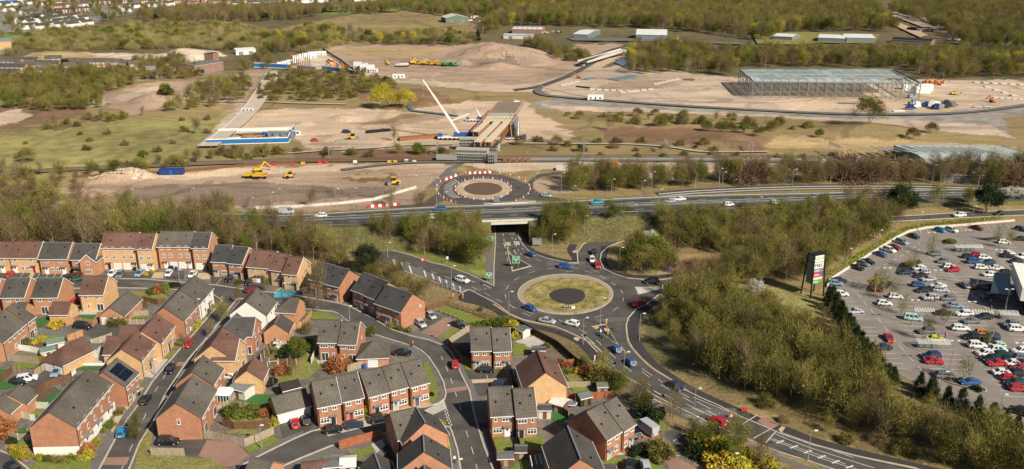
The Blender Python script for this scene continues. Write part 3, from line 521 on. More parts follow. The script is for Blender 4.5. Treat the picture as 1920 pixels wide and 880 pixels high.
random.seed(77)
for i,(a,b,L_,w_) in enumerate(((1150,600,9,2.6),(1178,560,10,3),(1160,575,8,2),(1060,495,12,2.4),(945,520,9,3),(1240,735,16,3),(1330,772,14,2.6),(1390,800,9,5),(850,515,12,2.4),(1120,520,8,3),(1140,640,9,2.4),(700,610,8,2.4),(850,720,7,3),(880,800,12,2.2),(600,810,8,2.6),(250,790,9,2),(320,720,6,2.4),(480,552,9,2.2),(270,533,9,2.6),(400,560,5,4))):
    c=G(a,b); t=random.uniform(-.5,.3); u=Vector((cos(t),sin(t),0)); v=Vector((-u.y,u.x,0)); q=[c+u*L_*random.uniform(.4,.55)*sx+v*w_*random.uniform(.4,.6)*sy for sx,sy in ((-1,-1),(0,-1.1),(1,-1),(1,1),(0,1.1),(-1,1))]
    sheet('road_patch',[(p.x,p.y) + (0,) for p in q],mat('worn_asphalt',(.075,.068,.062),.85,.25,1.5) if i%3 else mat('pale_asphalt',(.13,.12,.105),.9,.2,2),.034+.0003*i,world=True)
# ---------------- second roundabout and site roads ----------------
road('road',[(822,360),(826,348),(840,336),(866,329),(905,326),(945,329),(968,337),(986,345),(1000,333),(1010,327),(1040,323),(1080,322),(1130,325),(1200,333),(1280,340),(1280,344),(1200,339),(1130,331),(1075,328),(1035,328),(1012,333),(1000,342),(999,352),(1010,362),(1028,368),(1060,373),(1060,378),(1000,376),(975,372),(955,380),(905,385),(860,383),(838,376),(828,378),(810,387),(770,391),(730,390),(730,386),(770,384),(795,380),(812,368)],'asphalt',.03)
sheet('traffic_island',ell(906,354.5,51,19.5),M['kerb'],.14,thick=.1); sheet('traffic_island',ell(906,354.5,48,17.5),M['sand'],.3,thick=.1); sheet('traffic_island',ell(906,354,36,12),M['soil'],.33)
for k in range(15):
    t=pi*.75+k*.1; mk.bar(G(906+58*cos(t),354.5+22*sin(t),.045),G(906+74*cos(t+.12),354.5+27*sin(t+.12),.045),.35,.01)
road('road',[(838,345),(812,352),(800,352),(822,332),(838,316),(860,304),(874,304),(862,314),(866,322),(850,336)],'pave',.02)
ribbon('road',[(1183,91),(1160,96),(1130,107),(1100,124),(1070,140),(1040,152),(1005,163),(965,168)],5.5,M['asphalt'],.7)
ribbon('road',[(1012,164),(1008,170),(1020,177),(1050,181),(1100,185),(1180,191),(1280,198),(1400,205),(1500,210),(1600,213.5),(1700,214),(1780,212),(1850,206),(1920,197),(1990,186)],5.5,M['pave'],.7)
ribbon('kerb',[(1012,161),(1120,182.5),(1280,196),(1500,208),(1700,212),(1780,210),(1850,204),(1990,184)],1.0,M['kerb'],.8)
ribbon('track',[(388,274),(470,205),(515,134)],10,mat('haul_road_stone',(.50,.42,.34),.95,.12,.8,mottle=.08),1.35); ribbon('kerb',[(378,273),(456,204),(502,134)],1.2,M['lconcrete'],1.4)
ribbon('path',[(540,287),(620,281),(700,277),(760,272),(850,270)],2.5,M['concrete'],.6); ribbon('path',[(960,268),(1060,269),(1180,270),(1260,276),(1320,284),(1440,284)],2.2,M['concrete'],.6)
ribbon('path',[(380,190),(480,190),(560,193),(650,195)],2.5,M['concrete'],.8)
for dy,mm,wd in ((0,'ballast',11),): ribbon('railway_bed',[(-60,330),(120,318),(480,303),(700,299.5),(860,297),(960,295.5),(1200,294),(1440,295),(1700,298),(1960,302)],6.5,M[mm],.5)
rl=MB()
for o_ in (-4.2,-2.7,-.7,.8):
    P=smooth([G(a,b,0) for a,b in ((-60,330),(120,318),(480,303),(700,299.5),(860,297),(960,295.5),(1200,294),(1440,295),(1700,298),(1960,302))],False,5)
    for p in P: p.y+=o_*1.3; p.z=.6
    for i in range(len(P)-1): rl.bar(P[i],P[i+1],.15,.15)
tag(rl.build('railway_track',M['rail']),kind='structure')
ribbon('track',[(640,318),(760,305),(900,303),(1040,301.5),(1240,301),(1440,302),(1650,303)],3.5,M['pave'],.5)
SLIP=[(1235,366),(1290,361),(1340,358),(1440,353.5),(1560,351),(1700,351),(1780,353),(1960,358)]
road('road',None,'dcasphalt',.3,line=SLIP,width=6.5,kerb=False); ribbon('kerb',[(a,b-1.6) for a,b in SLIP],1.0,M['lconcrete'],.5); ribbon('kerb',[(a,b+2.6) for a,b in SLIP],1.6,M['concrete'],.4)
# canal glimpses
sheet('water',[(762,200),(767,192),(772,188),(775,190),(770,199),(775,206),(860,216),(858,218),(770,208)],mat('canal_water',(.06,.10,.13),.08,spec=.7),.6); sheet('water',[(1150,116),(1170,110),(1182,124),(1168,124)],MATS['canal_water'],.8)
# ---------------- retail car park ----------------
CPK=[(1552,541),(1556,528),(1590,506),(1640,474),(1680,449),(1705,437),(1740,430),(1800,426),(1900,417),(2060,404),(2200,700),(2160,900),(1960,900),(1900,800),(1880,775),(1800,765),(1750,735),(1690,705),(1655,680),(1615,620),(1580,570)]
sheet('car_park',CPK,M['parkasphalt'],.02)
def wallrun(name,pts,h,wd,m,label=None,cat=None,structure=False,capm=None):
    P=[G(a,b,0) for a,b in pts]; b=MB(); o0=P[0]
    for i in range(len(P)-1): b.bar(P[i]-o0+Vector((0,0,h/2)),P[i+1]-o0+Vector((0,0,h/2)),wd,h)
    o=b.build(name,m); o.location=o0
    if structure: tag(o,kind='structure')
    else: tag(o,label,cat)
    return o
wallrun('low_wall',[(1551,540),(1556,526),(1590,504),(1640,472),(1680,447),(1705,435),(1740,428),(1800,424),(1902,415)],.7,.4,M['lconcrete'],'low pale concrete wall running between the bright hedge and the car park','wall')
ln=[]
def bays(sp,side,step=2.5,L=4.8,dirpx=(1,.03),ranges=None):
    a=G(*sp[0]); b=G(*sp[1]); n_=int((b-a).length/step); g=G(sp[0][0]+10*dirpx[0],sp[0][1]+10*dirpx[1])-a; g.normalize()
    for k in range(n_+1):
        p=a.lerp(b,k/n_)
        for s in side: mk.bar(p+Vector((0,0,.05)),p+g*L*s+Vector((0,0,.05)),.12,.01)
bays([(1560,551),(1600,606)],[1]); bays([(1600,606),(1660,690)],[1]); bays([(1680,560),(1782,693)],[1,-1]); bays([(1768,548),(1925,745)],[1,-1]); bays([(1835,520),(1990,700)],[1,-1])
bays([(1562,522),(1668,446)],[1],dirpx=(1,.35)); bays([(1668,446),(1712,436)],[1],dirpx=(1,.5)); bays([(1725,432),(1900,420)],[1],dirpx=(.3,1)); bays([(1725,470),(1800,560)],[1,-1],dirpx=(1,.1)) ; bays([(1790,448),(1900,560)],[1,-1],dirpx=(1,.06)); bays([(1850,440),(1960,540)],[1,-1],dirpx=(1,.05))
for a in ([(1607,551),(1640,590),(1668,625),(1700,664),(1724,690),(1748,718)],[(1716,493),(1770,530),(1795,555)],[(1640,505),(1668,492),(1706,470),(1725,455)],[(1800,590),(1850,650),(1920,730)]): mline(a,.15,3,2.5,.05)
mline([(1740,480),(1800,530),(1850,580)],.15,30,0,.05)
for k in range(8): 
    for (x0,y0) in ((1713,577),(1822,580)): mk.face([G(x0+5*k,y0+.1*k,.05),G(x0+5*k+2.6,y0+.1*k,.05),G(x0+5*k+7,y0+8+.1*k,.05),G(x0+5*k+4,y0+8+.1*k,.05)][::-1])
ribbon('kerb',[(1770,713),(1800,722),(1838,732),(1849,734),(1844,726),(1810,722),(1780,711)],.3,M['kerb'],.12)
for pts in ([(1625,540),(1640,525),(1668,527),(1672,535),(1650,547),(1628,547)],[(1680,507),(1692,492),(1720,492),(1722,498),(1700,508),(1684,510)],[(1766,453),(1775,448),(1790,449),(1793,456),(1770,458)],[(1772,712),(1795,717),(1846,729),(1846,733),(1800,724),(1772,716)],[(1736,475),(1745,470),(1756,478),(1750,482)],[(1835,448),(1870,444),(1880,448),(1850,450)]): sheet('planting_bed',pts,M['bark'],.08,sm=True); 
tag(mk.build('road_markings',M['paint']),kind='structure')
# ---------------- houses ----------------
def quad_uv(b,P,u0=0,v0=0,mi=0):
    b.face(P,mi=mi)
WALLM={'red':'red','orange':'orange','buff':'buff','white':'render'}
def window(parent,T,u,z,w,h,n=2,frame='white'):
    "T maps (u along wall, out, z)"
    f=MB(); t=.11; o=.05; w*=1.08; h*=1.04
    f.box(u-w/2,u+w/2,-.02,o,z,z+h,T); 
    F=f.build('window',M[frame],parent)
    p=MB(); pw=(w-t*(n+1))/n
    for k in range(n):
        x=u-w/2+t+k*(pw+t)
        for (za,zb) in (((z+t,z+h*.58),(z+h*.68,z+h-t)) if h<1.5 else ((z+t,z+h-t),)): p.box(x,x+pw,o-.01,o+.012,za,zb,T)
    p.build('pane',M['glass'],F)
    s=MB(); s.box(u-w/2-.06,u+w/2+.06,0,.12,z-.09,z-.005,T); s.build('sill',M['lconcrete'],F)
def door(parent,T,u,col,canopy=True,w=1.0):
    d=MB(); d.box(u-w/2-.09,u+w/2+.09,-.02,.05,0,2.2,T); D=d.build('door_frame',M['white'],parent)
    p=MB(); p.box(u-w/2,u+w/2,.03,.075,.03,2.1,T); p.build('door',M[col],D)
    g=MB(); g.box(u-.2,u+.2,.06,.09,1.3,1.85,T); g.build('pane',M['glass'],D)
    if canopy:
        c=MB(); c.box(u-w/2-.35,u+w/2+.35,0,.75,2.35,2.5,T); c.build('canopy',M['lead'],parent)
def garage_door(parent,T,u,w=2.3,h=2.1,col='garage'):
    d=MB(); d.box(u-w/2,u+w/2,-.02,.05,0,h,T); d.build('garage_door',M[col],parent)
    g=MB()
    for k in range(1,4): g.box(u-w/2+.05,u+w/2-.05,.045,.062,h*k/4-.02,h*k/4+.02,T)
    g.build('panel_joint',M['grey'],parent)
HOUSES=[]
def volume(root,L,D,E,pit,wall,roof,hipL=0,hipR=0,x0=None,yoff=0,verge=(True,True),base=None,ridge_name='ridge_tiles',Tm=None):
    "one gabled or hipped block: ridge along x; centre at (0,yoff)"
    xa=-L/2 if x0 is None else x0; xb=xa+L; ya,yb=yoff-D/2,yoff+D/2; rise=D/2*math.tan(pit); Zr=E+rise
    T=Tm or Matrix.Identity(4)
    def P(*q): return T@Vector(q)
    b=MB()
    def wallface(pts,u0): b.face([P(*p) for p in pts],uv=[(u0(p),p[2]) for p in pts])
    z0=base or 0
    wallface([(xa,ya,z0),(xb,ya,z0),(xb,ya,E),(xa,ya,E)],lambda p:p[0]); wallface([(xb,yb,z0),(xa,yb,z0),(xa,yb,E),(xb,yb,E)],lambda p:-p[0])
    for xx,hp,sg in ((xb,hipR,1),(xa,hipL,-1)):
        pts=[(xx,ya,z0),(xx,yb,z0),(xx,yb,E)]+([] if hp else [(xx,yoff,Zr-.02)])+[(xx,ya,E)]
        if sg<0: pts=pts[::-1]
        wallface(pts,lambda p:p[1])
    b.build('wall',M[WALLM.get(wall,wall)],root)
    # roof slabs
    r=MB(); oh=.32; og=.18; th=.14; sl=math.tan(pit)
    xl=xa-(og if not hipL else oh); xr=xb+(og if not hipR else oh); hl=hipL*(D/2+oh) if hipL else 0; hr=hipR*(D/2+oh) if hipR else 0
    ze=E-oh*sl+th; zt=Zr+th
    for s in (-1,1):
        ye=yoff+s*(D/2+oh); Lr=math.hypot(D/2+oh,zt-ze)
        q=[(xl,ye,ze),(xr,ye,ze),(xr-hr,yoff,zt),(xl+hl,yoff,zt)]; uv=[(xl,0),(xr,0),(xr-hr,Lr),(xl+hl,Lr)]
        if s>0: q=q[::-1]; uv=uv[::-1]
        r.face([P(*p) for p in q],uv=uv)
        q=[(xl,ye,ze-th),(xr,ye,ze-th),(xr,ye,ze),(xl,ye,ze)]
        if s>0: q=q[::-1]
        r.face([P(*p) for p in q])
        q=[(xl,ye,ze-th),(xl+hl,yoff,zt-th),(xr-hr,yoff,zt-th),(xr,ye,ze-th)]
        if s>0: q=q[::-1]
        r.face([P(*p) for p in q])
    for xx,hh,s in ((xl,hl,-1),(xr,-hr,1)):
        ya2,yb2=yoff-D/2-oh,yoff+D/2+oh
        if hh:
            q=[(xx,yb2,ze),(xx,ya2,ze),(xx+hh,yoff,zt)]; 
            if s>0: q=[q[1],q[0],q[2]]
            r.face([P(*p) for p in q],uv=[(0,0),(yb2-ya2,0),((yb2-ya2)/2,D*.65)])
            q=[(xx,ya2,ze-th),(xx,yb2,ze-th),(xx,yb2,ze),(xx,ya2,ze)]
            r.face([P(*p) for p in (q if s>0 else q[::-1])])
        else:
            for sgn in (-1,1):
                ye=yoff+sgn*(D/2+oh); q=[(xx,ye,ze-th),(xx,ye,ze),(xx,yoff,zt),(xx,yoff,zt-th)]
                r.face([P(*p) for p in (q if s*sgn>0 else q[::-1])])
    R_=r.build('roof',M[roof],root)
    rt=MB(); rt.bar(P(xl+hl,yoff,zt+.02),P(xr-hr,yoff,zt+.02),.26,.12)
    if hipL:
        for s in (-1,1): rt.bar(P(xl,yoff+s*(D/2+oh),ze+.03),P(xl+hl,yoff,zt+.02),.2,.1)
    if hipR:
        for s in (-1,1): rt.bar(P(xr,yoff+s*(D/2+oh),ze+.03),P(xr-hr,yoff,zt+.02),.2,.1)
    rt.build(ridge_name,M['lead'] if roof in('slate','darkslate') else M[roof],R_)
    for s in (-1,1): gu=MB(); ye=yoff+s*(D/2+oh+.04); gu.bar(P(xl,ye,ze-.12),P(xr,ye,ze-.12),.1,.16); gu.build('gutter',M['white'],root)
    for xx,ok in ((xl-.03,verge[0] and not hipL),(xr+.03,verge[1] and not hipR)):
        if ok:
            vg=MB()
            for s in (-1,1): vg.bar(P(xx,yoff+s*(D/2+oh),ze-.02),P(xx,yoff,zt-.02),.07,.2)
            vg.build('bargeboard',M['white'],root)
    return Zr
def side_T(side,L,D,yoff=0,x0=None,Tm=None):
    xa=-L/2 if x0 is None else x0; xb=xa+L; ya,yb=yoff-D/2,yoff+D/2
    def mk_(o,ux,ox): # origin, u dir, out dir
        m=Matrix(((ux[0],ox[0],0,o[0]),(ux[1],ox[1],0,o[1]),(0,0,1,0),(0,0,0,1))); return (Tm@m) if Tm else m
    if side=='F': return mk_((xa,ya),(1,0),(0,-1)),L
    if side=='B': return mk_((xb,yb),(-1,0),(0,1)),L
    if side=='R': return mk_((xb,ya),(0,1),(1,0)),D
    return mk_((xa,yb),(0,-1),(-1,0)),D
def openings(root,spec,L,D,fh=2.55,yoff=0,x0=None,Tm=None):
    for it in spec:
        side,kind,u,fl=it[:4]; T,LL=side_T(side,L,D,yoff,x0,Tm); u=u*LL; z=fl*fh
        if kind=='w': window(root,T,u,z+1.05,1.0,1.1,2)
        elif kind=='W': window(root,T,u,z+.95,1.75,1.15,3)
        elif kind=='n': window(root,T,u,z+1.0,.6,1.15,1)
        elif kind=='s': window(root,T,u,z+1.35,.5,.6,1)
        elif kind=='F': window(root,T,u,.06,1.6,2.05,2)
        elif kind=='g': garage_door(root,T,u)
        elif kind=='G': garage_door(root,T,u,col='grey')
        elif kind[0]=='d': door(root,T,u,{'r':'door_red','b':'door_blue','k':'door_dark','g':'door_green','w':'white'}[kind[1]],w=.95)
    
def house(label,p1,p2,st,wall,roof,spec,D=8.8,E=None,pit=38,hip=(0,0),verge=(True,True),cat='house',name=None,fh=2.55,pipes=True):
    E=E if E is not None else {1:2.5,2:4.95,3:7.1}[st]; pitr=R(pit); Zr=E+D/2*math.tan(pitr)
    a=G(*p1,Zr+.1); b=G(*p2,Zr+.1); c=(a+b)/2; L=(b-a).length-.30; rz=atan2(b.y-a.y,b.x-a.x)
    if hip[0]: L+=D*.5*hip[0]; c-= (b-a).normalized()*D*.25*hip[0]
    if hip[1]: L+=D*.5*hip[1]; c+= (b-a).normalized()*D*.25*hip[1]
    verge=(False,bool(verge[1]) and abs(rz)<.45 and st>1)
    root=empty(name or ('house' if cat=='house' else cat),(c.x,c.y,0.02),rz,label,cat)
    volume(root,L,D,E,pitr,wall,roof,hip[0],hip[1],verge=verge)
    openings(root,spec,L,D,fh)
    if pipes and st>1:
        d=MB(); T,_=side_T('F',L,D); d.box(.12,.22,.0,.1,0,E-.1,T); d.build('downpipe',M['black'],root)
    if cat=='house':
        for u_,v_ in ((-.25,.45),(.3,.7)):
            g=MB(); y_=-D/2*(1-v_); g.box(L*u_-.18,L*u_+.18,y_-.2,y_+.15,Zr-abs(y_)*math.tan(pitr)+.08,Zr-abs(y_)*math.tan(pitr)+.36); g.build('roof_vent',M['black'],root)
    HOUSES.append((c.x,c.y,hypot(L,D)/2)); return root,L,D,E,pitr
def S(m=False,d='w',f1='ww',g='W',back=False): # semi-detached unit front
    s=[('F','w',.24,1),('F','w',.76,1),('F','d'+d,.74 if not m else .26,0),('F',g,.3 if not m else .7,0)]; return s
def RR(*a): return list(a)
T3=lambda m=False,d='w':[('F','w',.27,2),('F','w',.73,2),('F','w',.27,1),('F','w',.73,1),('F','g',.62 if not m else .38,0),('F','d'+d,.2 if not m else .84,0)]
side_w=[('R','s',.5,1)]
# top row
house('buff brick terrace house at far left of the back row, brown roof',(-26,453),(27,453),2,'buff','brown',S(0,'w')+[('F','w',.5,1)],verge=(1,0))
house('buff brick terrace house with red front door, brown roof, back row left',(27,453),(81,453),2,'buff','brown',[('F','w',.2,1),('F','w',.75,1),('F','dw',.15,0),('F','w',.42,0),('F','dr',.82,0),('F','w',.6,0)])
house('orange brick house with grey roof right of the buff brown-roofed terrace',(82,455),(136,455),2,'orange','slate',[('F','w',.26,1),('F','w',.75,1),('F','dw',.22,0),('F','w',.42,0),('F','w',.64,0),('F','dw',.84,0)])
h,L,D,E,pt=house('detached house with front gable wing and dark grey hipped roof in back row',(141,457),(189,457),2,'orange','slate',[('F','w',.25,1),('F','W',.2,0)],D=8.5)
Tm=Matrix.Translation((L*.24,-3.6,0))@Matrix.Rotation(pi/2,4,'Z'); volume(h,4.5,4.6,4.6,R(42),'orange','slate',x0=-1.9,Tm=Tm,verge=(1,0)); openings(h,[('L','w',.5,1),('L','W',.5,0)],4.5,4.6,x0=-1.9,Tm=Tm)
c=MB(); c.box(-L/2+.2,L*.24-2.4,-5.4,-4.3,2.3,2.6,None); c.build('porch_roof',M['slate'],h)
house('tall three-storey buff brick house with brown roof and white garages',(196,436),(262,436),3,'buff','brown',[('F','w',.15,2),('F','w',.36,2),('F','w',.65,2),('F','w',.86,2),('F','w',.15,1),('F','w',.36,1),('F','w',.65,1),('F','w',.86,1),('F','dk',.18,0),('F','g',.42,0),('F','g',.70,0),('F','dg',.93,0)],D=8.5)
house('narrow three-storey buff brick house at right end of the brown-roofed pair',(262,438),(293,438),3,'buff','brown',T3(1,'w'),D=8.5)
house('tall three-storey red brick house with grey-brown roof and white garages',(301,434),(365,434),3,'orange','greybrown',[('F','w',.13,2),('F','w',.34,2),('F','w',.64,2),('F','w',.86,2),('F','w',.16,1),('F','w',.37,1),('F','w',.66,1),('F','w',.88,1),('F','dw',.2,0),('F','g',.43,0),('F','g',.70,0),('F','dw',.92,0)],D=8.5)
house('narrow three-storey red brick house with dark grey roof, one white garage',(365,436),(397,436),3,'orange','slate',T3(1,'k')[:4]+[('F','g',.36,0),('F','dk',.84,0)]+side_w,D=8.5)
house('red brick semi with dark roof beside the three-storey block, left half',(404,459.5),(437,460.5),2,'red','darkslate',S(1,'g'))
house('red brick semi with dark roof beside the three-storey block, right half',(438,462),(467,464.5),2,'red','darkslate',S(0,'k')+side_w)
house('buff brick terrace house with long brown roof facing the top street',(473,468.5),(520,472),2,'buff','brown',[('F','w',.26,1),('F','w',.76,1),('F','w',.2,0),('F','dw',.42,0),('F','dk',.6,0),('F','w',.84,0)])
house('narrow buff brick mid-terrace house between the long one and the end house',(520,474),(545,477.5),2,'buff','brown',[('F','w',.5,1),('F','w',.35,0),('F','db',.8,0)],verge=(0,0))
house('buff brick end house with brown roof standing forward of its terrace',(541,481),(569,483.5),2,'buff','brown',[('F','w',.45,1),('F','w',.35,0),('F','db',.82,0),('R','s',.5,0)])
house('red brick semi on the bend by the woodland belt, left half',(597,491),(628,498),2,'red','darkslate',S(1,'k')[:2]+[('F','dk',.28,0),('F','W',.72,0)])
house('red brick semi on the bend by the woodland belt, right half with pale door',(628,499.5),(655,506),2,'red','darkslate',S(0,'g')+[('R','s',.6,1)])
house('red brick terrace house, left end of the dark-roofed three by the trees',(681,511),(706,520),2,'red','darkslate',S(0,'w'))
house('red brick middle house of the dark-roofed three by the trees',(706,521),(729,529.5),2,'red','darkslate',[('F','w',.5,1),('F','w',.6,0),('F','db',.2,0)])
h,*_=house('red brick end house with big dark roof nearest the paved court',(724,534.5),(774,551),2,'red','darkslate',[('F','w',.18,1),('F','w',.75,1),('F','w',.12,0),('F','dg',.38,0),('F','dg',.55,0),('F','w',.82,0),('R','s',.8,1)])
# second row
house('orange brick house cut by the left edge of the photo',(-40,523),(2,522.5),2,'orange','brown',S(0,'w'),D=8)
house('orange brick house with dark grey roof, left of the matching pair',(12,522),(58,521.5),2,'orange','slate',[('F','w',.3,1),('F','w',.7,1),('F','w',.3,0),('F','F',.7,0)],D=9)
house('orange brick house with dark grey roof, right of the matching pair',(70,522),(119,521.5),2,'orange','slate',[('F','w',.28,1),('F','w',.72,1),('F','F',.42,0)],D=9)
house('detached buff brick house with brown roof and white patio doors',(157.5,518),(203.5,517.5),2,'buff','brown',[('F','w',.25,1),('F','w',.72,1),('F','n',.32,0),('F','F',.8,0)],D=8.8)
house('small buff garage with brown roof behind the orange brick houses',(98,566.5),(134,566.5),1,'buff','brown',[('R','n',.4,0)],D=5.5,E=2.5,cat='garage',name='garage')
house('double garage with grey roof and two white doors facing the tarmac court',(206,577),(241,545),1,'orange','greybrown',[('L','g',.26,0),('L','g',.74,0)],D=6.4,E=2.6,pit=35,cat='garage',name='garage')
house('orange brick terrace at left edge with skylights, nearer unit',(-40,617),(6,581.5),2,'orange','greybrown',[('F','w',.3,1),('F','w',.5,1),('F','w',.72,1),('F','w',.9,1),('F','F',.75,0),('F','w',.5,0),('F','w',.9,0)],D=9.2)
house('orange brick end house stepped back from the left-edge terrace',(10,580),(27,568),2,'orange','greybrown',[('F','w',.3,1),('F','w',.75,1),('F','F',.35,0),('F','w',.8,0),('R','s',.5,1)],D=9)
house('small brick outbuilding with grey roof behind the left-edge terrace',(33,567),(52,567),1,'orange','slate',[],D=5.5,E=3.4,cat='outbuilding',name='outbuilding')
# middle rows
house('long red brick house with plain gable toward the viewer and grey roof',(306.5,576.5),(337.5,545),2,'red','greybrown',[('F','w',.15,1),('F','w',.42,1),('F','w',.8,1),('F','w',.12,0),('F','dw',.35,0),('F','dw',.6,0),('F','w',.85,0),('L','n',.48,1)],D=9,verge=(0,1))
house('white rendered house with grey roof behind the long red brick house',(338.5,544),(365,516.5),2,'white','greybrown',[('F','w',.3,1),('F','w',.7,1),('F','w',.3,0),('F','dk',.62,0)],D=9,verge=(0,0))
house('buff brick house with brown roof, far half of the stepped pair',(266,622),(294.5,589),2,'buff','brown',[('F','w',.2,1),('F','w',.75,1),('F','w',.15,0),('F','dk',.5,0),('F','w',.85,0)],D=7.6,E=4.6)
h,L,D,E,pt=house('buff brick house with brown roof, near half of the stepped pair',(227.5,655),(258,620),2,'buff','brown',[('F','w',.12,1),('F','w',.5,1),('F','w',.85,1),('F','w',.2,0),('F','dk',.5,0),('F','w',.85,0)],D=7.6,E=4.6)
house('brown-roofed buff outbuilding against the back of the stepped pair',(200,631),(244,630),1,'buff','brown',[],D=7,E=2.9,cat='garage',name='garage'); house('low brown-roofed garage tucked behind the stepped buff pair',(227,611),(266,611),1,'buff','brown',[],D=6,E=2.6,cat='garage',name='garage')
house('double garage with brown hipped roof and white doors by the parking court',(117,651),(153,634),1,'buff','brown',[('L','g',.27,0),('L','g',.73,0)],D=6.6,E=2.6,pit=36,hip=(1,0),cat='garage',name='garage')
h,L,D,E,pt=house('tall three-storey red brick house with white rendered base at lower left',(91.5,773),(165,692),3,'red','greybrown',[('F','w',.07,2),('F','w',.24,2),('F','w',.41,2),('F','w',.58,2),('F','w',.75,2),('F','w',.92,2),('F','n',.1,1),('F','n',.28,1),('F','n',.46,1),('F','n',.66,1),('F','n',.88,1),('F','dw',.2,0),('F','w',.1,0),('F','w',.34,0),('F','dw',.5,0),('F','w',.62,0),('F','dw',.8,0),('F','w',.92,0)],D=8.6,E=6.3,fh=2.12,verge=(0,1))
q=MB(); q.box(-L/2-.03,L/2+.03,-D/2-.03,D/2+.03,-.02,2.1); q.build('rendered_base',M['render'],h)
h,L,D,E,pt=house('red brick house with solar panels on its grey roof slope',(192,698),(219.5,671.5),2,'red','greybrown',[('F','w',.2,1),('F','w',.5,1),('F','w',.85,1),('F','w',.2,0),('F','dg',.5,0),('F','w',.82,0)],D=8.4)
T=Matrix.Translation((0,-D/2-.32,E-.32*math.tan(pt)+.14))@Matrix.Rotation(pt,4,'X')
for i in range(4):
    for j in range(2): q=MB(); q.box(-L*.33+i*L*.166,-L*.33+(i+1)*L*.166-.05,.9+j*2.0,2.85+j*2.0,.05,.12,T); q.build('solar_panel',M['solar'],h)
house('row garage with ribbed grey roof at left edge, nearer half',(-16,757),(9,736.5),1,'orange','greybrown',[],D=6.4,E=3.0,pit=34,cat='garage',name='garage'); house('row garage with ribbed grey roof beside the curved fence',(15,740.5),(35,722),1,'orange','greybrown',[],D=6.4,E=3.0,pit=34,cat='garage',name='garage')
house('red brick house with large plain gable and grey ribbed roof, near unit',(329.5,756),(362,704),2,'red','greybrown',[('L','n',.5,1),('F','w',.2,1),('F','w',.5,1),('F','w',.85,1),('F','F',.22,0),('F','F',.8,0)],D=8.6,verge=(0,1))
house('red brick house with grey roof stepped behind the large plain gable',(360,697.5),(381.5,667),2,'red','greybrown',[('F','w',.3,1),('F','w',.75,1),('F','F',.6,0)],D=7.8)
def winged(label,p1,p2,wp2,wall,roof,D,DW,spec,wspec,E=4.95):
    h,L,D,E,pt=house(label,p1,p2,2,wall,roof,spec,D=D,E=E)
    Zw=E+DW/2*math.tan(pt); w2=G(*wp2,Zw+.1); h_inv=(Matrix.Translation(h.location)@Matrix.Rotation(h.rotation_euler.z,4,'Z')).inverted()
    rz=-h.rotation_euler.z; l2=h_inv@w2; dr=Vector((cos(rz),sin(rz),0))
    # wing ridge runs in world +x and ends at w2; start on the main ridge line y=0
    t=-l2.y/dr.y if abs(dr.y)>.05 else -6; st=l2+dr*t; Lw=abs(t)-.15; 
    Tm=Matrix.Translation((st.x,st.y,0))@Matrix.Rotation(rz,4,'Z')
    volume(h,Lw-D*.0,DW,E,pt,wall,roof,x0=0,Tm=Tm,verge=(0,1)); openings(h,wspec,Lw,DW,x0=0,Tm=Tm); return h
winged('buff brick corner house with brown cross roof beside the street',(396,648),(418.5,614.5),(449,636),'buff','brown',8.6,8.0,[('L','w',.7,1)],[('R','w',.3,1),('R','w',.7,1),('R','w',.2,0),('R','F',.62,0)])
winged('red brick house with grey cross roof in front of the white gable',(419.5,613),(444.5,587.5),(480,595.5),'red','slate',8.2,7.6,[],[('R','n',.3,1),('R','n',.7,1),('R','F',.4,0),('R','n',.85,0),('F','F',.75,0)])
house('white rendered house with wide gable and grey roof by the junction',(461.5,566),(483,540),2,'white','greybrown',[('L','s',.5,1),('F','w',.45,1),('F','w',.85,1),('F','w',.3,0),('F','w',.8,0)],D=9.2,E=5.1)
house('red brick garage with grey gable roof in the middle gardens',(515.4,607),(525.6,588.6),1,'orange','slate',[],D=6,E=3.1,cat='garage',name='garage')
house('square red brick garage with hipped grey roof by the road bend',(544,558.5),(562,559.5),1,'orange','greybrown',[],D=7,E=3.1,pit=36,hip=(1,0),cat='garage',name='garage')
house('buff and red brick garage with brown roof in the middle gardens',(463,695),(475,671.6),1,'buff','brown',[],D=6,E=3.4,cat='garage',name='garage')
house('triple garage with three white doors and a grey roof',(508,745.7),(573,729),1,'orange','greybrown',[('F','g',.18,0),('F','g',.5,0),('F','g',.82,0)],D=6.4,E=2.5,pit=34,cat='garage',name='garage')
house('black felt-roofed shed behind the triple garage',(524,720.4),(559.5,711.6),1,'blackwood','blackwood',[],D=3.4,E=2.2,pit=25,cat='shed',name='shed')
house('red brick semi beside the triple garage, left half with dark door',(583.8,716),(629.5,707.5),2,'red','greybrown',[('F','w',.3,1),('F','w',.72,1),('F','W',.28,0),('F','dk',.64,0)],verge=(1,1))
house('red brick semi with a red front door and golden bush',(630.5,706),(669.7,698),2,'red','greybrown',[('F','w',.24,1),('F','w',.74,1),('F','dr',.34,0),('F','W',.74,0)])
house('red brick terrace house with dark door, left of the row of three',(674.5,698.6),(714.5,689),2,'red','greybrown',[('F','w',.3,1),('F','w',.75,1),('F','dk',.38,0),('F','W',.72,0)],verge=(1,0))
house('red brick middle terrace house with pale green door',(716,688),(750,680),2,'red','greybrown',[('F','w',.2,1),('F','w',.7,1),('F','dg',.25,0),('F','W',.68,0)],verge=(0,0))
house('red brick end terrace house with blue door by the corner lawn',(752,681.5),(788,672.5),2,'red','greybrown',[('F','w',.25,1),('F','w',.72,1),('F','db',.32,0),('F','W',.75,0)])
house('red brick semi seen from the back, left half with patio doors',(601.5,600),(640,600.5),2,'red','greybrown',[('F','W',.3,1),('F','w',.72,1),('F','F',.32,0),('F','n',.75,0)],D=9)
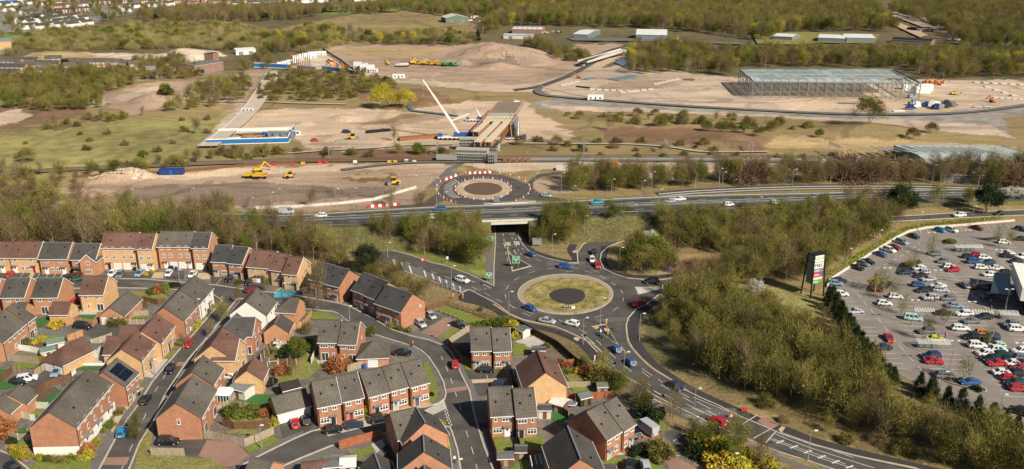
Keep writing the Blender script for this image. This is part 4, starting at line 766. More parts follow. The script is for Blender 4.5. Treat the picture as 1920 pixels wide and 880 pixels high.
house('red brick semi seen from the back, right half with patio doors',(641,603),(675.5,604),2,'red','greybrown',[('F','w',.25,1),('F','W',.7,1),('F','n',.25,0),('F','F',.75,0),('R','s',.6,1)],D=9)
house('garage with low hipped grey roof beside the rear of the red brick semi',(698,640.5),(712,640),1,'orange','greybrown',[('F','g',.5,0)],D=7,E=2.5,pit=34,hip=(1,.6),cat='garage',name='garage')
house('red brick semi by the black-fenced yard, left half with pale door',(881.8,615),(921,614),2,'red','greybrown',[('F','w',.25,1),('F','w',.65,1),('F','dg',.3,0),('F','W',.68,0),('L','s',.6,1)],D=9)
house('red brick semi by the black-fenced yard, right half beside lawn',(921.5,616.3),(955.5,614.8),2,'red','greybrown',[('F','w',.25,1),('F','w',.75,1),('F','W',.25,0),('F','dg',.75,0)],D=9)
house('brown-roofed house with tall buff gable near the new footpath',(1023.8,698.8),(1006.8,656),2,'buff','brown',[],D=9,pit=38,verge=(0,0))
house('red brick semi backing onto small lawns, left half with white door',(915,727),(960.5,724.5),2,'red','greybrown',[('F','n',.2,1),('F','W',.68,1),('F','W',.28,0),('F','dw',.7,0)],D=9.3)
house('red brick semi backing onto small lawns, right half with open door',(961.5,729.5),(1001,727),2,'red','greybrown',[('F','W',.3,1),('F','n',.8,1),('F','dk',.25,0),('F','W',.78,0)],D=9.3)
house('red brick semi beside the parked silver van, left half',(1099.9,774),(1130.5,756.5),2,'red','greybrown',[('F','w',.2,1),('F','w',.72,1),('F','dg',.25,0),('F','w',.7,0)],D=9.6)
house('red brick semi beside the parked silver van, right half',(1132,758.5),(1156,744.5),2,'red','greybrown',[('F','w',.25,1),('F','w',.78,1),('F','w',.25,0),('F','dg',.75,0)],D=9.6,verge=(0,1))
house('dark ribbed-roofed red brick house at the bottom centre-right',(1089,861),(1064,799),2,'red','slate',[],D=9,verge=(0,0))
h,L,D,E,pt=house('red brick house with dark ribbed cross gable on the street corner',(797.7,793),(780,763.6),2,'orange','slate',[],D=8.6,verge=(0,0))
house('side wing of the red brick corner house with brown-grey tiles',(731,775),(779,764.5),2,'red','greybrown',[('L','n',.3,1),('L','n',.7,1),('L','n',.5,0)],D=8.4,verge=(0,0))
house('red brick house with ribbed dark roof below the corner house',(795.7,847),(793.6,814),2,'orange','slate',[],D=9,verge=(0,0))
house('dark gable roof at the bottom edge nearest the viewer',(798,905),(795.4,871),2,'orange','slate',[],D=9,E=3.6,verge=(0,0))
house('dark ribbed garage roof at the bottom edge beside the grey sheds',(713,879),(702,849),1,'orange','slate',[],D=5.4,E=2.6,cat='garage',name='garage')
house('grey garage roof peeking over the bottom edge by the side street',(470,857),(512,866),1,'orange','greybrown',[],D=6.4,E=2.6,cat='garage',name='garage')
# ---------------- sheds, fences and garden things ----------------
def shed(label,px,py,w_,d_,h_,deg,wall,roof,cat='shed',pit=22,name='shed'):
    c=G(px,py); o=empty(name,(c.x,c.y,.03),R(deg),label,cat); volume(o,w_,d_,h_,R(pit),wall,roof,verge=(0,0))
    q=MB(); T,_=side_T('F',w_,d_); q.box(w_*.5-.4,w_*.5+.4,0,.04,.05,h_*.85,T); q.build('door',M['brownwood'] if wall!='brownwood' else M['wood'],o); return o
shed('pale shed with green felt roof in the left gardens',106,653,3.6,2.8,2,30,'cream','greenfelt'); shed('low pale shed with green roof against the brown-roofed garage',92,668,3,2.5,1.9,30,'cream','greenfelt')
shed('pale blue shed behind the red brick semi by the embankment path',981,630,2.6,2.4,2,-50,'cream','felt'); shed('dark wooden playhouse with grey roof in the right gardens',1093,757,2.6,2.4,2.1,25,'blackwood','felt'); shed('grey-roofed brown summerhouse behind the long fence',1048,768,3,2.8,2.0,-30,'brownwood','shedroof',pit=8)
shed('dark roofed shed beside the small lawn semi',1021,781,2.6,2.2,2.2,0,'cream','darkslate'); shed('small grey shed between the two small lawns',977,857,2.2,2.2,1.9,0,'brownwood','darkslate'); shed('low grey felt-roofed shed against the long red fence',948,870,3,1.9,1.8,2,'brownwood','felt',pit=6)
shed('flat grey roofed shed at the bottom edge',626,886,3.4,3,2.2,8,'brownwood','felt',pit=5); shed('pale blue-grey shed roof at the bottom edge by the lawn',654,884,2.8,3,2.2,8,'cream','shedroof',pit=18); shed('brown shed roof at the bottom edge left of the grey one',594,890,5,3,2.0,12,'brownwood','brown',pit=20); 
shed('long grey flat shed behind the parking court',170,665,4.5,3,2.0,0,'cream','felt',pit=4); shed('grey-roofed lean-to shelter in the conservatory garden',455,742,4.2,3.2,2.3,-24,'cream','lead',pit=8); shed('small shed near the hedge beside the embankment fence',1128,735,2.2,1.8,1.8,5,'wood','felt'); shed('dark lean-to beside the end house on the bend',1010,668,3,2,2,0,'redwood','darkslate',pit=10)
def fence(label,pts,h=1.8,m='wood',post=None,gap=0,cat='fence',z=0):
    P=[G(a,b,0) for a,b in pts]; o=empty('fence',(P[0].x,P[0].y,z+.02),0,label,cat); O=P[0]; b=MB(); pm=post or m
    for i in range(len(P)-1):
        A=P[i]-O; B=P[i+1]-O; L=(B-A).length; n_=max(1,round(L/1.9))
        if not gap: b.bar(A+Vector((0,0,h/2)),B+Vector((0,0,h/2)),.06,h-.06)
        else:
            for zz in (.3,.75,1.2,1.6)[:gap]: b.bar(A+Vector((0,0,zz)),B+Vector((0,0,zz)),.05,.14)
        for k in range(n_+(1 if i==len(P)-2 else 0)):
            p=A.lerp(B,k/n_); q=MB(); q.box(p.x-.07,p.x+.07,p.y-.07,p.y+.07,0,h+.06); q.build('post',M[pm],o)
    b.build('panels',M[m],o); return o
FE=[('orange-brown fence around the pale patio garden',[(124,612),(140,606),(176,612),(191,596)],1.8,'orangewood',None),('reddish fence panels beside the parking court garage',[(127,641),(157,630)],1.8,'orangewood','brownwood'),('weathered wood fence below the left-edge terrace',[(0,676),(38,679),(73,684)],1.8,'wood',None),('weathered fence wrapping the small yellow-edged lawn',[(23,698),(65,708),(90,690)],1.8,'wood','brownwood'),('brown fence beside the white parked car',[(2,718),(24,700)],1.8,'brownwood',None),
 ('curved dark brown fence around the artificial lawn',[(60,754),(66,746),(74,738),(84,730),(95,725),(108,720),(120,718),(134,716)],1.7,'brownwood','brownwood'),('pale green rendered garden wall below the curved fence',[(58,766),(92,767)],1.6,'palegreen','palegreen'),('fence with white concrete posts left of the tall gable',[(19,823),(35,826),(50,827),(66,828)],1.6,'wood','lconcrete'),('pale slatted trellis fence by the tall gable garden',[(20,790),(30,780),(58,789),(66,789)],1.5,'cream','cream'),
 ('long weathered fence curving round the corner garden',[(377,822),(400,824),(420,829),(440,834),(459,838),(485,828),(514,815)],1.8,'wood','wood'),('dark brown fence above the small corner lawn',[(418,799),(440,806),(480,804),(512,800)],1.8,'brownwood','brownwood'),('short weathered fence beside the parked black car',[(284,854),(346,855)],1.7,'wood','wood'),('red-brown panel fence along the side street',[(637,843),(716,821)],2.0,'redwood','redwood'),('dark fence behind the grey patio in the middle gardens',[(490,678),(519,645)],1.9,'brownwood','cream'),
 ('fence with white concrete posts across the big green garden',[(506,684),(556,685)],1.6,'brownwood','lconcrete'),('orange fence beside the hipped red brick garage',[(547,620),(567,614),(585,594)],1.8,'orangewood','brownwood'),('pale grey garden wall beside the rear patio doors',[(584,683),(595,656)],1.6,'shedroof','lconcrete'),('brown fence along the black yard by the street',[(841,648),(861,673),(866,682)],1.9,'brownwood','redwood'),('weathered grey fence behind the black yard',[(841,647),(880,621)],1.8,'wood','wood'),
 ('short brown fence at the head of the paved court',[(800,584),(841,572)],1.7,'brownwood','brownwood'),('long black fence along the foot of the embankment gardens',[(970,610),(1000,628),(1045,652),(1076,680),(1104,702)],1.8,'blackwood','blackwood'),('bright red-brown fence beside the brown-roofed house',[(1044,684),(1057,688),(1076,686)],1.8,'redwood','redwood'),('pale wood fence right of the buff gable',[(1063,728),(1106,727)],1.6,'wood','wood'),('dark fence between the shed garden and the artificial lawn',[(1018,757),(1040,769),(1066,786)],1.8,'blackwood','wood'),('red-brown fence behind the wooden playhouse',[(1051,750),(1100,750),(1151,747)],1.8,'redwood','brownwood'),
 ('long orange-red fence beside the street shadow at bottom centre',[(917,812),(924,836),(932,860),(942,890)],1.8,'redwood','redwood'),('dark dividing fence between the two small lawns',[(965,806),(970,826),(977,850)],1.7,'blackwood','blackwood'),('red fence across the bottom of the small lawns',[(960,862),(985,861),(1002,858)],1.8,'redwood','redwood'),('low red brick garden wall in front of the van-side semi',[(1157,838),(1182,853)],.7,'redwood','redwood'),('fence with pale posts behind the long red gable',[(231,608),(271,609)],1.5,'wood','lconcrete'),('fence with pale posts left of the stepped buff pair',[(172,648),(190,643),(210,636)],1.7,'wood','lconcrete'),('weathered fence behind the tarmac court garden',[(249,594),(279,592)],1.6,'wood','wood'),('white low wall around the small artificial lawn',[(142,686),(197,686)],.7,'render','render'),('long white panel fence in the left gardens',[(26,656),(58,660),(88,667)],1.6,'render','cream'),('long grey panel fence behind the sheltered left garden',[(66,625),(122,632)],1.5,'lead','lead'),('grey garden wall beside the parked silver-blue car',[(130,693),(136,706),(142,700)],1.0,'render','render'),('dark fence around the tarmac court hedge',[(236,601),(252,575),(276,578)],1.8,'brownwood','brownwood'),('brown fence in the garden behind the tarmac court',[(268,566),(296,572),(318,570)],1.7,'brownwood','brownwood'),('low fence beside the conservatory garden',[(405,775),(430,762),(470,768)],1.6,'wood','brownwood'),('dark fence along the parking spaces near the brown roof',[(958,700),(962,722),(968,732)],1.8,'blackwood','blackwood'),('dark fence behind the patio of the rear-facing semi',[(635,690),(640,668)],1.8,'brownwood','brownwood'),('fence between the right rear gardens of the semi',[(659,688),(651,668)],1.8,'brownwood','brownwood'),('weathered fence at the end of the rear gardens',[(652,698),(682,689)],1.8,'wood','wood')]
for l,p,h_,m_,po in FE: fence(l,p,h_,m_,po)
fence('open post and rail fence below the west arm embankment',[(842,575),(868,583),(900,594),(934,606)],1.8,'brownwood','brownwood',gap=3); fence('row of low timber knee posts edging the court lawn',[(816,583),(836,590),(870,604)],.6,'wood','wood',gap=1); fence('grey mesh works fence beside the hatched lay-by',[(806,531),(830,540),(863,551)],1.6,'lead','galv',gap=4); fence('black palisade fence at the tree belt right of the van',[(1262,803),(1296,818)],1.6,'brownwood','wood',gap=3)
# conservatory
c=G(420,752); o=empty('conservatory',(c.x,c.y,.02),R(-6),'white conservatory with glazed sides against the brick house','conservatory')
q=MB(); q.box(-2,2,-1.6,1.6,0,.7); q.build('dwarf_wall',M['orange'],o); q=MB(); q.box(-1.9,1.9,-1.5,1.5,.7,2.2); G_=q.build('glazing',M['glass'],o); q=MB()
for k in range(7): q.box(-2+k*.65,-1.9+k*.65,-1.56,-1.48,.7,2.25)
for k in range(5): q.box(1.88,1.98,-1.5+k*.72,-1.42+k*.72,.7,2.25)
q.build('frame',M['white'],o); q=MB(); q.box(-2.1,2.1,-1.7,1.7,2.2,3.0,taper=.45); q.build('roof',M['white'],o)
def pergola(label,px,py,w_,d_,h_,deg):
    c=G(px,py); o=empty('pergola',(c.x,c.y,.03),R(deg),label,'pergola')
    for sx in(-1,1):
        for sy in (-1,1): q=MB(); q.box(sx*w_/2-.06,sx*w_/2+.06,sy*d_/2-.06,sy*d_/2+.06,0,h_); q.build('post',M['white'],o)
    q=MB()
    for k in range(6): q.box(-w_/2+k*w_/5-.07,-w_/2+k*w_/5+.07,-d_/2,d_/2,h_,h_+.08)
    q.build('slats',M['white'],o)
pergola('white slatted pergola between the corner house and its neighbour',757,832,4,3,2.4,14); pergola('white pergola over the patio of the cross-roofed brick house',463,655,3.2,3.2,2.5,0); pergola('grey slatted canopy beside the ribbed-roof house at bottom',1018,882,4.5,3,2.3,6)
def trampoline(label,px,py,r,m='black',rim='bluebin'):
    c=G(px,py); o=empty('trampoline',(c.x,c.y,.03),0,label,'trampoline'); q=MB(); q.tube((0,0,.75),(0,0,.80),r,r,20); q.build('mat',M[m],o)
    q=MB(); n=20
    for k in range(n): a,b=2*pi*k/n,2*pi*(k+1)/n; q.bar((r*cos(a),r*sin(a),.8),(r*cos(b),r*sin(b),.8),.25,.08)
    q.build('rim',M[rim],o)
    for k in range(4): a=pi/4+k*pi/2; q=MB(); q.tube((r*cos(a),r*sin(a),0),(r*cos(a),r*sin(a),2.4),.04,.04,5); q.build('pole',M['galv'],o)
trampoline('round trampoline with green pads in the big green garden',551,642,1.6,rim='turf'); trampoline('dark trampoline beside the brown-roofed garage',505,722,1.9,rim='black'); trampoline('pale-rimmed trampoline beside the wooden playhouse',1071,762,1.2,'lead','shedroof')
# swing frame
c=G(512,694); o=empty('swing_frame',(c.x,c.y,.03),R(15),'pale wooden swing frame on the green garden lawn','swing')
for sx in(-1.1,1.1):
    for sy in (-.8,.8): q=MB(); q.bar((sx,sy,0),(sx,0,2.2),.1); q.build('leg',M['cream'],o)
q=MB(); q.bar((-1.2,0,2.2),(1.2,0,2.2),.1); q.build('crossbar',M['cream'],o)
q=MB(); q.bar((-1.8,-.5,0),(-2.6,-3,1.3),.5,.06); sl_=q.build('slide',M['greensign'],o)
# paddling pool
c=G(534,553); o=sheet('x',[(c.x-2.6,c.y-2.0,.5),(c.x+2.4,c.y-2.2,.5),(c.x+2.6,c.y+2,.5),(c.x-2.4,c.y+2.2,.5)],M['bluewater'],.5,world=True,thick=.5); o.name='garden_pool'; del o['kind']; tag(o,'bright turquoise garden pool behind the white gable house','pool')
def bin_(label,px,py,m,k=0):
    c=G(px,py); o=empty('wheelie_bin',(c.x,c.y,.03),random.uniform(0,6),label,'wheelie bin','wheelie bins by the houses'); q=MB(); q.box(-.27,.27,-.35,.35,.05,1.0,taper=1.12); q.build('bin_body',M[m],o); q=MB(); q.box(-.32,.32,-.4,.42,1.0,1.08); q.build('lid',M[m],o)
for i,(x,y,m_) in enumerate([(371,593,'black'),(374,592,'bluebin'),(377,591,'black'),(406,514,'bluebin'),(410,514,'bluebin'),(427,517,'bluebin'),(431,518,'black'),(463,524,'bluebin'),(500,526,'bluebin'),(503,527,'black'),(519,530,'bluebin'),(522,530,'bluebin'),(320,505,'bluebin'),(323,506,'black'),(331,507,'bluebin'),(90,693,'bluesign'),(94,690,'bluebin'),(97,689,'bluebin'),(1119,849,'bluebin'),(1121,847,'bluebin'),(253,508,'black'),(962,818,'bluebin'),(960,814,'black'),(1062,803,'bluesign'),(699,570,'bluebin'),(697,568,'bluebin'),(659,688,'bluebin'),(684,691,'bluesign')]): bin_('%s plastic wheelie bin standing against a house wall or drive'%('blue' if 'blue' in m_ else 'black'),x,y,m_)
# ---------------- vegetation ----------------
def sliver_mesh(name,centers,dirs,Ls,Ws,tint,m,leaves=None):
    "thin twig slivers (triangles) and small leaf quads with a tint per face"
    n_=len(centers); rnd=RNG.normal(size=(n_,3)); side=np.cross(dirs,rnd); side/=np.linalg.norm(side,axis=1)[:,None]+1e-9
    a=centers-side*Ws[:,None]*.5; b=centers+side*Ws[:,None]*.5; c=centers+dirs*Ls[:,None]
    V=np.stack([a,b,c],1).reshape(-1,3); F=np.arange(n_*3).reshape(-1,3); T=np.repeat(tint,3)
    if leaves is not None and len(leaves[0]):
        lc,ls,lt=leaves; k=len(lc); r1=RNG.normal(size=(k,3)); r1/=np.linalg.norm(r1,axis=1)[:,None]; r2=np.cross(r1,RNG.normal(size=(k,3))); r2/=np.linalg.norm(r2,axis=1)[:,None]
        q=np.stack([lc-r1*ls[:,None],lc+r2*ls[:,None]*.7,lc+r1*ls[:,None],lc-r2*ls[:,None]*.7],1).reshape(-1,3); f2=np.arange(k*4).reshape(-1,4)+len(V)
        F=F.tolist()+f2.tolist(); V=np.concatenate([V,q]); T=np.concatenate([T,np.repeat(lt,4)])
    else: F=F.tolist()
    me=bpy.data.meshes.new(name); me.from_pydata(V.tolist(),[],F); me.materials.append(m)
    at=me.attributes.new('tint','FLOAT','POINT'); at.data.foreach_set('value',T.astype(np.float32)); me.update(); return me
def leafmat(name,c1,c2,c3,rnd=.34):
    m=mat(name,c1,.95,0,1,rnd=rnd,spec=.1); n=m.node_tree; L=n.links; src=[q for q in n.nodes if q.type=='RGB'][0]
    at=n.nodes.new('ShaderNodeAttribute'); at.attribute_name='tint'; cr=n.nodes.new('ShaderNodeValToRGB'); e=cr.color_ramp.elements
    e[0].color=(*c1,1); e[1].color=(*c3,1); k=cr.color_ramp.elements.new(.5); k.color=(*c2,1); L.new(at.outputs['Fac'],cr.inputs[0])
    for l in list(src.outputs[0].links): L.new(cr.outputs[0],l.to_socket)
    return m
LM=dict(bare=leafmat('twigs_brown',(.07,.048,.024),(.18,.13,.062),(.32,.25,.12)), olive=leafmat('twigs_olive',(.065,.058,.016),(.175,.155,.04),(.33,.295,.085)), green=leafmat('spring_leaves',(.045,.055,.012),(.125,.145,.025),(.235,.265,.05)), yg=leafmat('yellow_green_leaves',(.17,.15,.02),(.36,.31,.035),(.52,.45,.07)), pine=leafmat('dark_needles',(.012,.022,.009),(.032,.050,.018),(.075,.095,.035)), pink=leafmat('reddish_twigs',(.12,.065,.05),(.22,.13,.10),(.30,.2,.15)), blossom=leafmat('white_blossom',(.25,.25,.17),(.55,.54,.46),(.8,.8,.74)), gold=leafmat('golden_flowers',(.16,.12,.02),(.42,.30,.03),(.66,.48,.06)), redb=leafmat('copper_leaves',(.10,.035,.02),(.24,.09,.04),(.4,.18,.07)))
LM['dome']=leafmat('willow_twigs',(.15,.125,.05),(.28,.24,.095),(.40,.35,.15),rnd=.3)
BARK=mat('tree_bark',(.20,.17,.13),.95,.3,1.5); BARKP=mat('pale_birch_bark',(.42,.38,.31),.9,.25,2)
def tree_meshes(kind,seed,Ht=9.0,rad=2.6,nsl=2600,nlf=0,m='olive',bark=None,shape='tall'):
    random.seed(seed); b=MB(); tips=[]; dens=[]
    def limb(p,d,Ln,r,lev):
        q=p; seg=3 if lev<2 else 2; dd=d.copy(); rr=r
        for s in range(seg):
            dd=(dd+Vector((random.gauss(0,.10),random.gauss(0,.10),random.gauss(.02,.05)))).normalized(); e=q+dd*Ln/seg; r2=rr*(.74 if s<seg-1 else .5); b.tube(q,e,rr,r2,5 if lev<2 else 3,cap=False); 
            if lev>=1: tips.append((e.copy(),dd.copy(),lev))
            if lev<2:
                for _ in range(random.choice((1,2,2)) if lev==1 else (1 if s==0 else 3)):
                    az=random.uniform(0,2*pi); el=random.uniform(.35,1.0) if shape!='tall' else random.uniform(.6,1.15); nd=Vector((cos(az)*cos(el),sin(az)*cos(el),sin(el))); nd=(nd+dd*.5).normalized()
                    limb(e,nd,Ln*random.uniform(.38,.6),r2*.7,lev+1)
            q=e; rr=r2
    stems=1 if shape in('tall','cone') else 3
    if shape=='cone': b.tube((0,0,0),(0,0,Ht*.92),.16,.03,6)
    else:
        for k in range(stems):
            d0=Vector((random.gauss(0,.08 if stems==1 else .35),random.gauss(0,.08 if stems==1 else .35),1)).normalized(); limb(Vector((random.gauss(0,.15)*(stems>1),random.gauss(0,.15)*(stems>1),-.1)),d0,Ht*(.72 if shape=='tall' else .5),.14 if stems==1 else .09,0)
    rs=np.random.RandomState(seed)
    # clumps
    cl=[]
    if shape=='tall':
        for k in range(26): a=rs.uniform(0,2*pi); t=rs.uniform(.28,1); rr=rad*math.sqrt(rs.uniform(.02,1))*(.35+.75*math.sin(pi*min(1,(t-.2)*.95))); cl.append((rr*cos(a),rr*sin(a),Ht*t*.93,.8+.35*rs.rand()))
    elif shape=='round':
        for k in range(30): a=rs.uniform(0,2*pi); e=math.acos(rs.uniform(-.15,1)); q=rs.uniform(.55,.95); cl.append((rad*q*sin(e)*cos(a),rad*q*sin(e)*sin(a),Ht*.42+Ht*.5*q*cos(e),.26*rad))
    elif shape=='bush':
        for k in range(20): a=rs.uniform(0,2*pi); e=math.acos(rs.uniform(0,1)); q=rs.uniform(.4,.85); cl.append((rad*q*sin(e)*cos(a),rad*q*sin(e)*sin(a),Ht*.12+Ht*.78*q*cos(e),.26*rad))
    elif shape=='cone':
        for k in range(46): t=rs.uniform(.06,1)**.9; a=rs.uniform(0,2*pi); rr=rad*(1.02-t)*rs.uniform(.55,1); cl.append((rr*cos(a),rr*sin(a),Ht*t*.95,.20*rad+.25*(1-t)))
    cl=np.array(cl); wts=cl[:,3]**2; wts/=wts.sum()
    id_=rs.choice(len(cl),nsl,p=wts); C=cl[id_,:3]+rs.normal(size=(nsl,3))*cl[id_,3][:,None]*np.array([.62,.62,.55 if shape!='tall' else .9])
    if shape=='tall': # also hang twigs on the limb tips
        T=np.array([t[0][:] for t in tips]) if tips else C[:1]; k=nsl//3; C[:k]=T[rs.randint(0,len(T),k)]+rs.normal(size=(k,3))*.42
    C[:,2]=np.clip(C[:,2],.15,None)
    out=C-np.array([0,0,Ht*.35]); out/=np.linalg.norm(out,axis=1)[:,None]+1e-6
    up=np.array([0,0,1.0]); dr=out*.8+up*(.9 if shape=='tall' else .35)+rs.normal(size=(nsl,3))*.45; dr/=np.linalg.norm(dr,axis=1)[:,None]
    fine=m!='pine'
    Ls=rs.uniform(.45,1.15,nsl)*(1 if shape in('tall','round') else .62); Ws=rs.uniform(.035,.085,nsl)*(1.0 if fine else 2.4)
    cb=rs.rand(len(cl)); tint=np.clip(cb[id_]*.45+rs.rand(nsl)*.55,0,1)
    lv=None
    if nlf:
        i2=rs.choice(len(cl),nlf,p=wts); lc=cl[i2,:3]+rs.normal(size=(nlf,3))*cl[i2,3][:,None]*.6; lc[:,2]=np.clip(lc[:,2],.1,None); lv=(lc,rs.uniform(.09,.2,nlf),np.clip(cb[i2]*.5+rs.rand(nlf)*.5,0,1))
    tm=b.mesh(kind+'_trunk',bark or BARK); cm=sliver_mesh(kind+'_crown',C,dr,Ls,Ws,tint,LM[m],lv)
    return tm,cm,Ht
KIND={}
def reg(k,**a): KIND.setdefault(k,[]).append(tree_meshes(k,len(KIND)*17+len(KIND.get(k,[]))*3+5,**a))
for i in range(4): reg('bare',Ht=9+i*.6,rad=2.5+.2*i,nsl=2600,m='bare',bark=BARKP if i%2 else BARK)
for i in range(4): reg('olive',Ht=8.5+i*.7,rad=2.8+.25*i,nsl=3700,nlf=900,m='olive')
for i in range(3): reg('green',Ht=8.5+i*.6,rad=2.9,nsl=2200,nlf=2600,m='green')
for i in range(3): reg('round',Ht=7.5,rad=4.0+.3*i,nsl=4200,nlf=1500,m='olive',shape='round')
for i in range(2): reg('roundgreen',Ht=7.8,rad=4.0,nsl=2000,nlf=4200,m='green',shape='round')
for i in range(3): reg('scrub',Ht=3.6,rad=2.6,nsl=2600,nlf=500,m=('olive','bare','olive')[i],shape='bush')
for i in range(2): reg('sapling',Ht=6,rad=1.3,nsl=420,nlf=260,m='olive',bark=BARKP)
for i in range(2): reg('bushgreen',Ht=2,rad=1.2,nsl=300,nlf=1500,m='green',shape='bush')
reg('bushyg',Ht=2,rad=1.2,nsl=200,nlf=1500,m='yg',shape='bush'); reg('bushgold',Ht=2,rad=1.2,nsl=300,nlf=1500,m='gold',shape='bush'); reg('bushred',Ht=2,rad=1.2,nsl=900,nlf=900,m='redb',shape='bush'); reg('bushdark',Ht=2,rad=1.2,nsl=300,nlf=1700,m='pine',shape='bush'); reg('bushpale',Ht=2,rad=1.2,nsl=900,nlf=500,m='olive',shape='bush'); reg('bushwhite',Ht=2,rad=1.2,nsl=300,nlf=1200,m='blossom',shape='bush')
for i in range(3): reg('conifer',Ht=7,rad=2.1+.3*i,nsl=1500,nlf=3200,m='pine',shape='cone')
for i in range(3): reg('dome',Ht=6.5,rad=4.6+.5*i,nsl=4600,nlf=1700,m='dome',shape='bush')
reg('pine',Ht=9,rad=3.6,nsl=2000,nlf=5200,m='pine',shape='round'); reg('yellow',Ht=7.5,rad=4.2,nsl=2600,nlf=3800,m='yg',shape='round'); reg('blossom',Ht=6,rad=2.6,nsl=700,nlf=2600,m='blossom',shape='round'); reg('pinkbush',Ht=2.2,rad=2.4,nsl=2400,nlf=0,m='pink',shape='bush'); reg('poplar',Ht=10,rad=2.2,nsl=1200,nlf=2600,m='yg',shape='tall')
random.seed(11)
KN={'sapling':('young_tree','tree'),'dome':('willow_bush','bush'),'bare':('bare_tree','tree'),'olive':('budding_tree','tree'),'green':('leafy_tree','tree'),'round':('willow_tree','tree'),'roundgreen':('leafy_tree','tree'),'scrub':('scrub_bush','bush'),'conifer':('conifer','conifer'),'pine':('pine_tree','tree'),'yellow':('yellow_willow','tree'),'blossom':('blossom_tree','tree'),'pinkbush':('scrub_bush','bush'),'poplar':('poplar_tree','tree')}
DESC={'dome':'wide domed willow bush','bare':'bare brown tree with thin pale trunk','olive':'olive-brown budding tree','green':'fresh green leafy tree','round':'broad rounded olive willow','roundgreen':'broad rounded green tree','scrub':'low twiggy scrub bush','conifer':'dark green conifer','pine':'big dark evergreen tree','yellow':'bright yellow-green willow','blossom':'white blossoming tree','pinkbush':'reddish-brown bramble clump','poplar':'yellow-green slender tree','bushgreen':'round green garden shrub','bushyg':'yellow-green garden shrub','bushgold':'golden flowering shrub','bushred':'copper red garden shrub','bushdark':'dark evergreen shrub','bushpale':'pale twiggy garden shrub','bushwhite':'white blossoming shrub'}
def plant(kind,px,py,h,label,group=None,world=None,wide=1.0):
    tm,cm,Ht=random.choice(KIND[kind]); c=world or G(px,py); nm,cat=KN.get(kind,('shrub','shrub')); s=h/Ht
    if world is None: c=Vector((c.x,c.y,max(0,gz(c.x,c.y))))
    o=empty(nm,c,random.uniform(0,6.28),label,cat,group); o.scale=(s*wide,s*wide,s)
    for me_,n_ in ((tm,'trunk'),(cm,'crown')):
        q=bpy.data.objects.new(n_,me_); COL.objects.link(q); q.parent=o
    return o
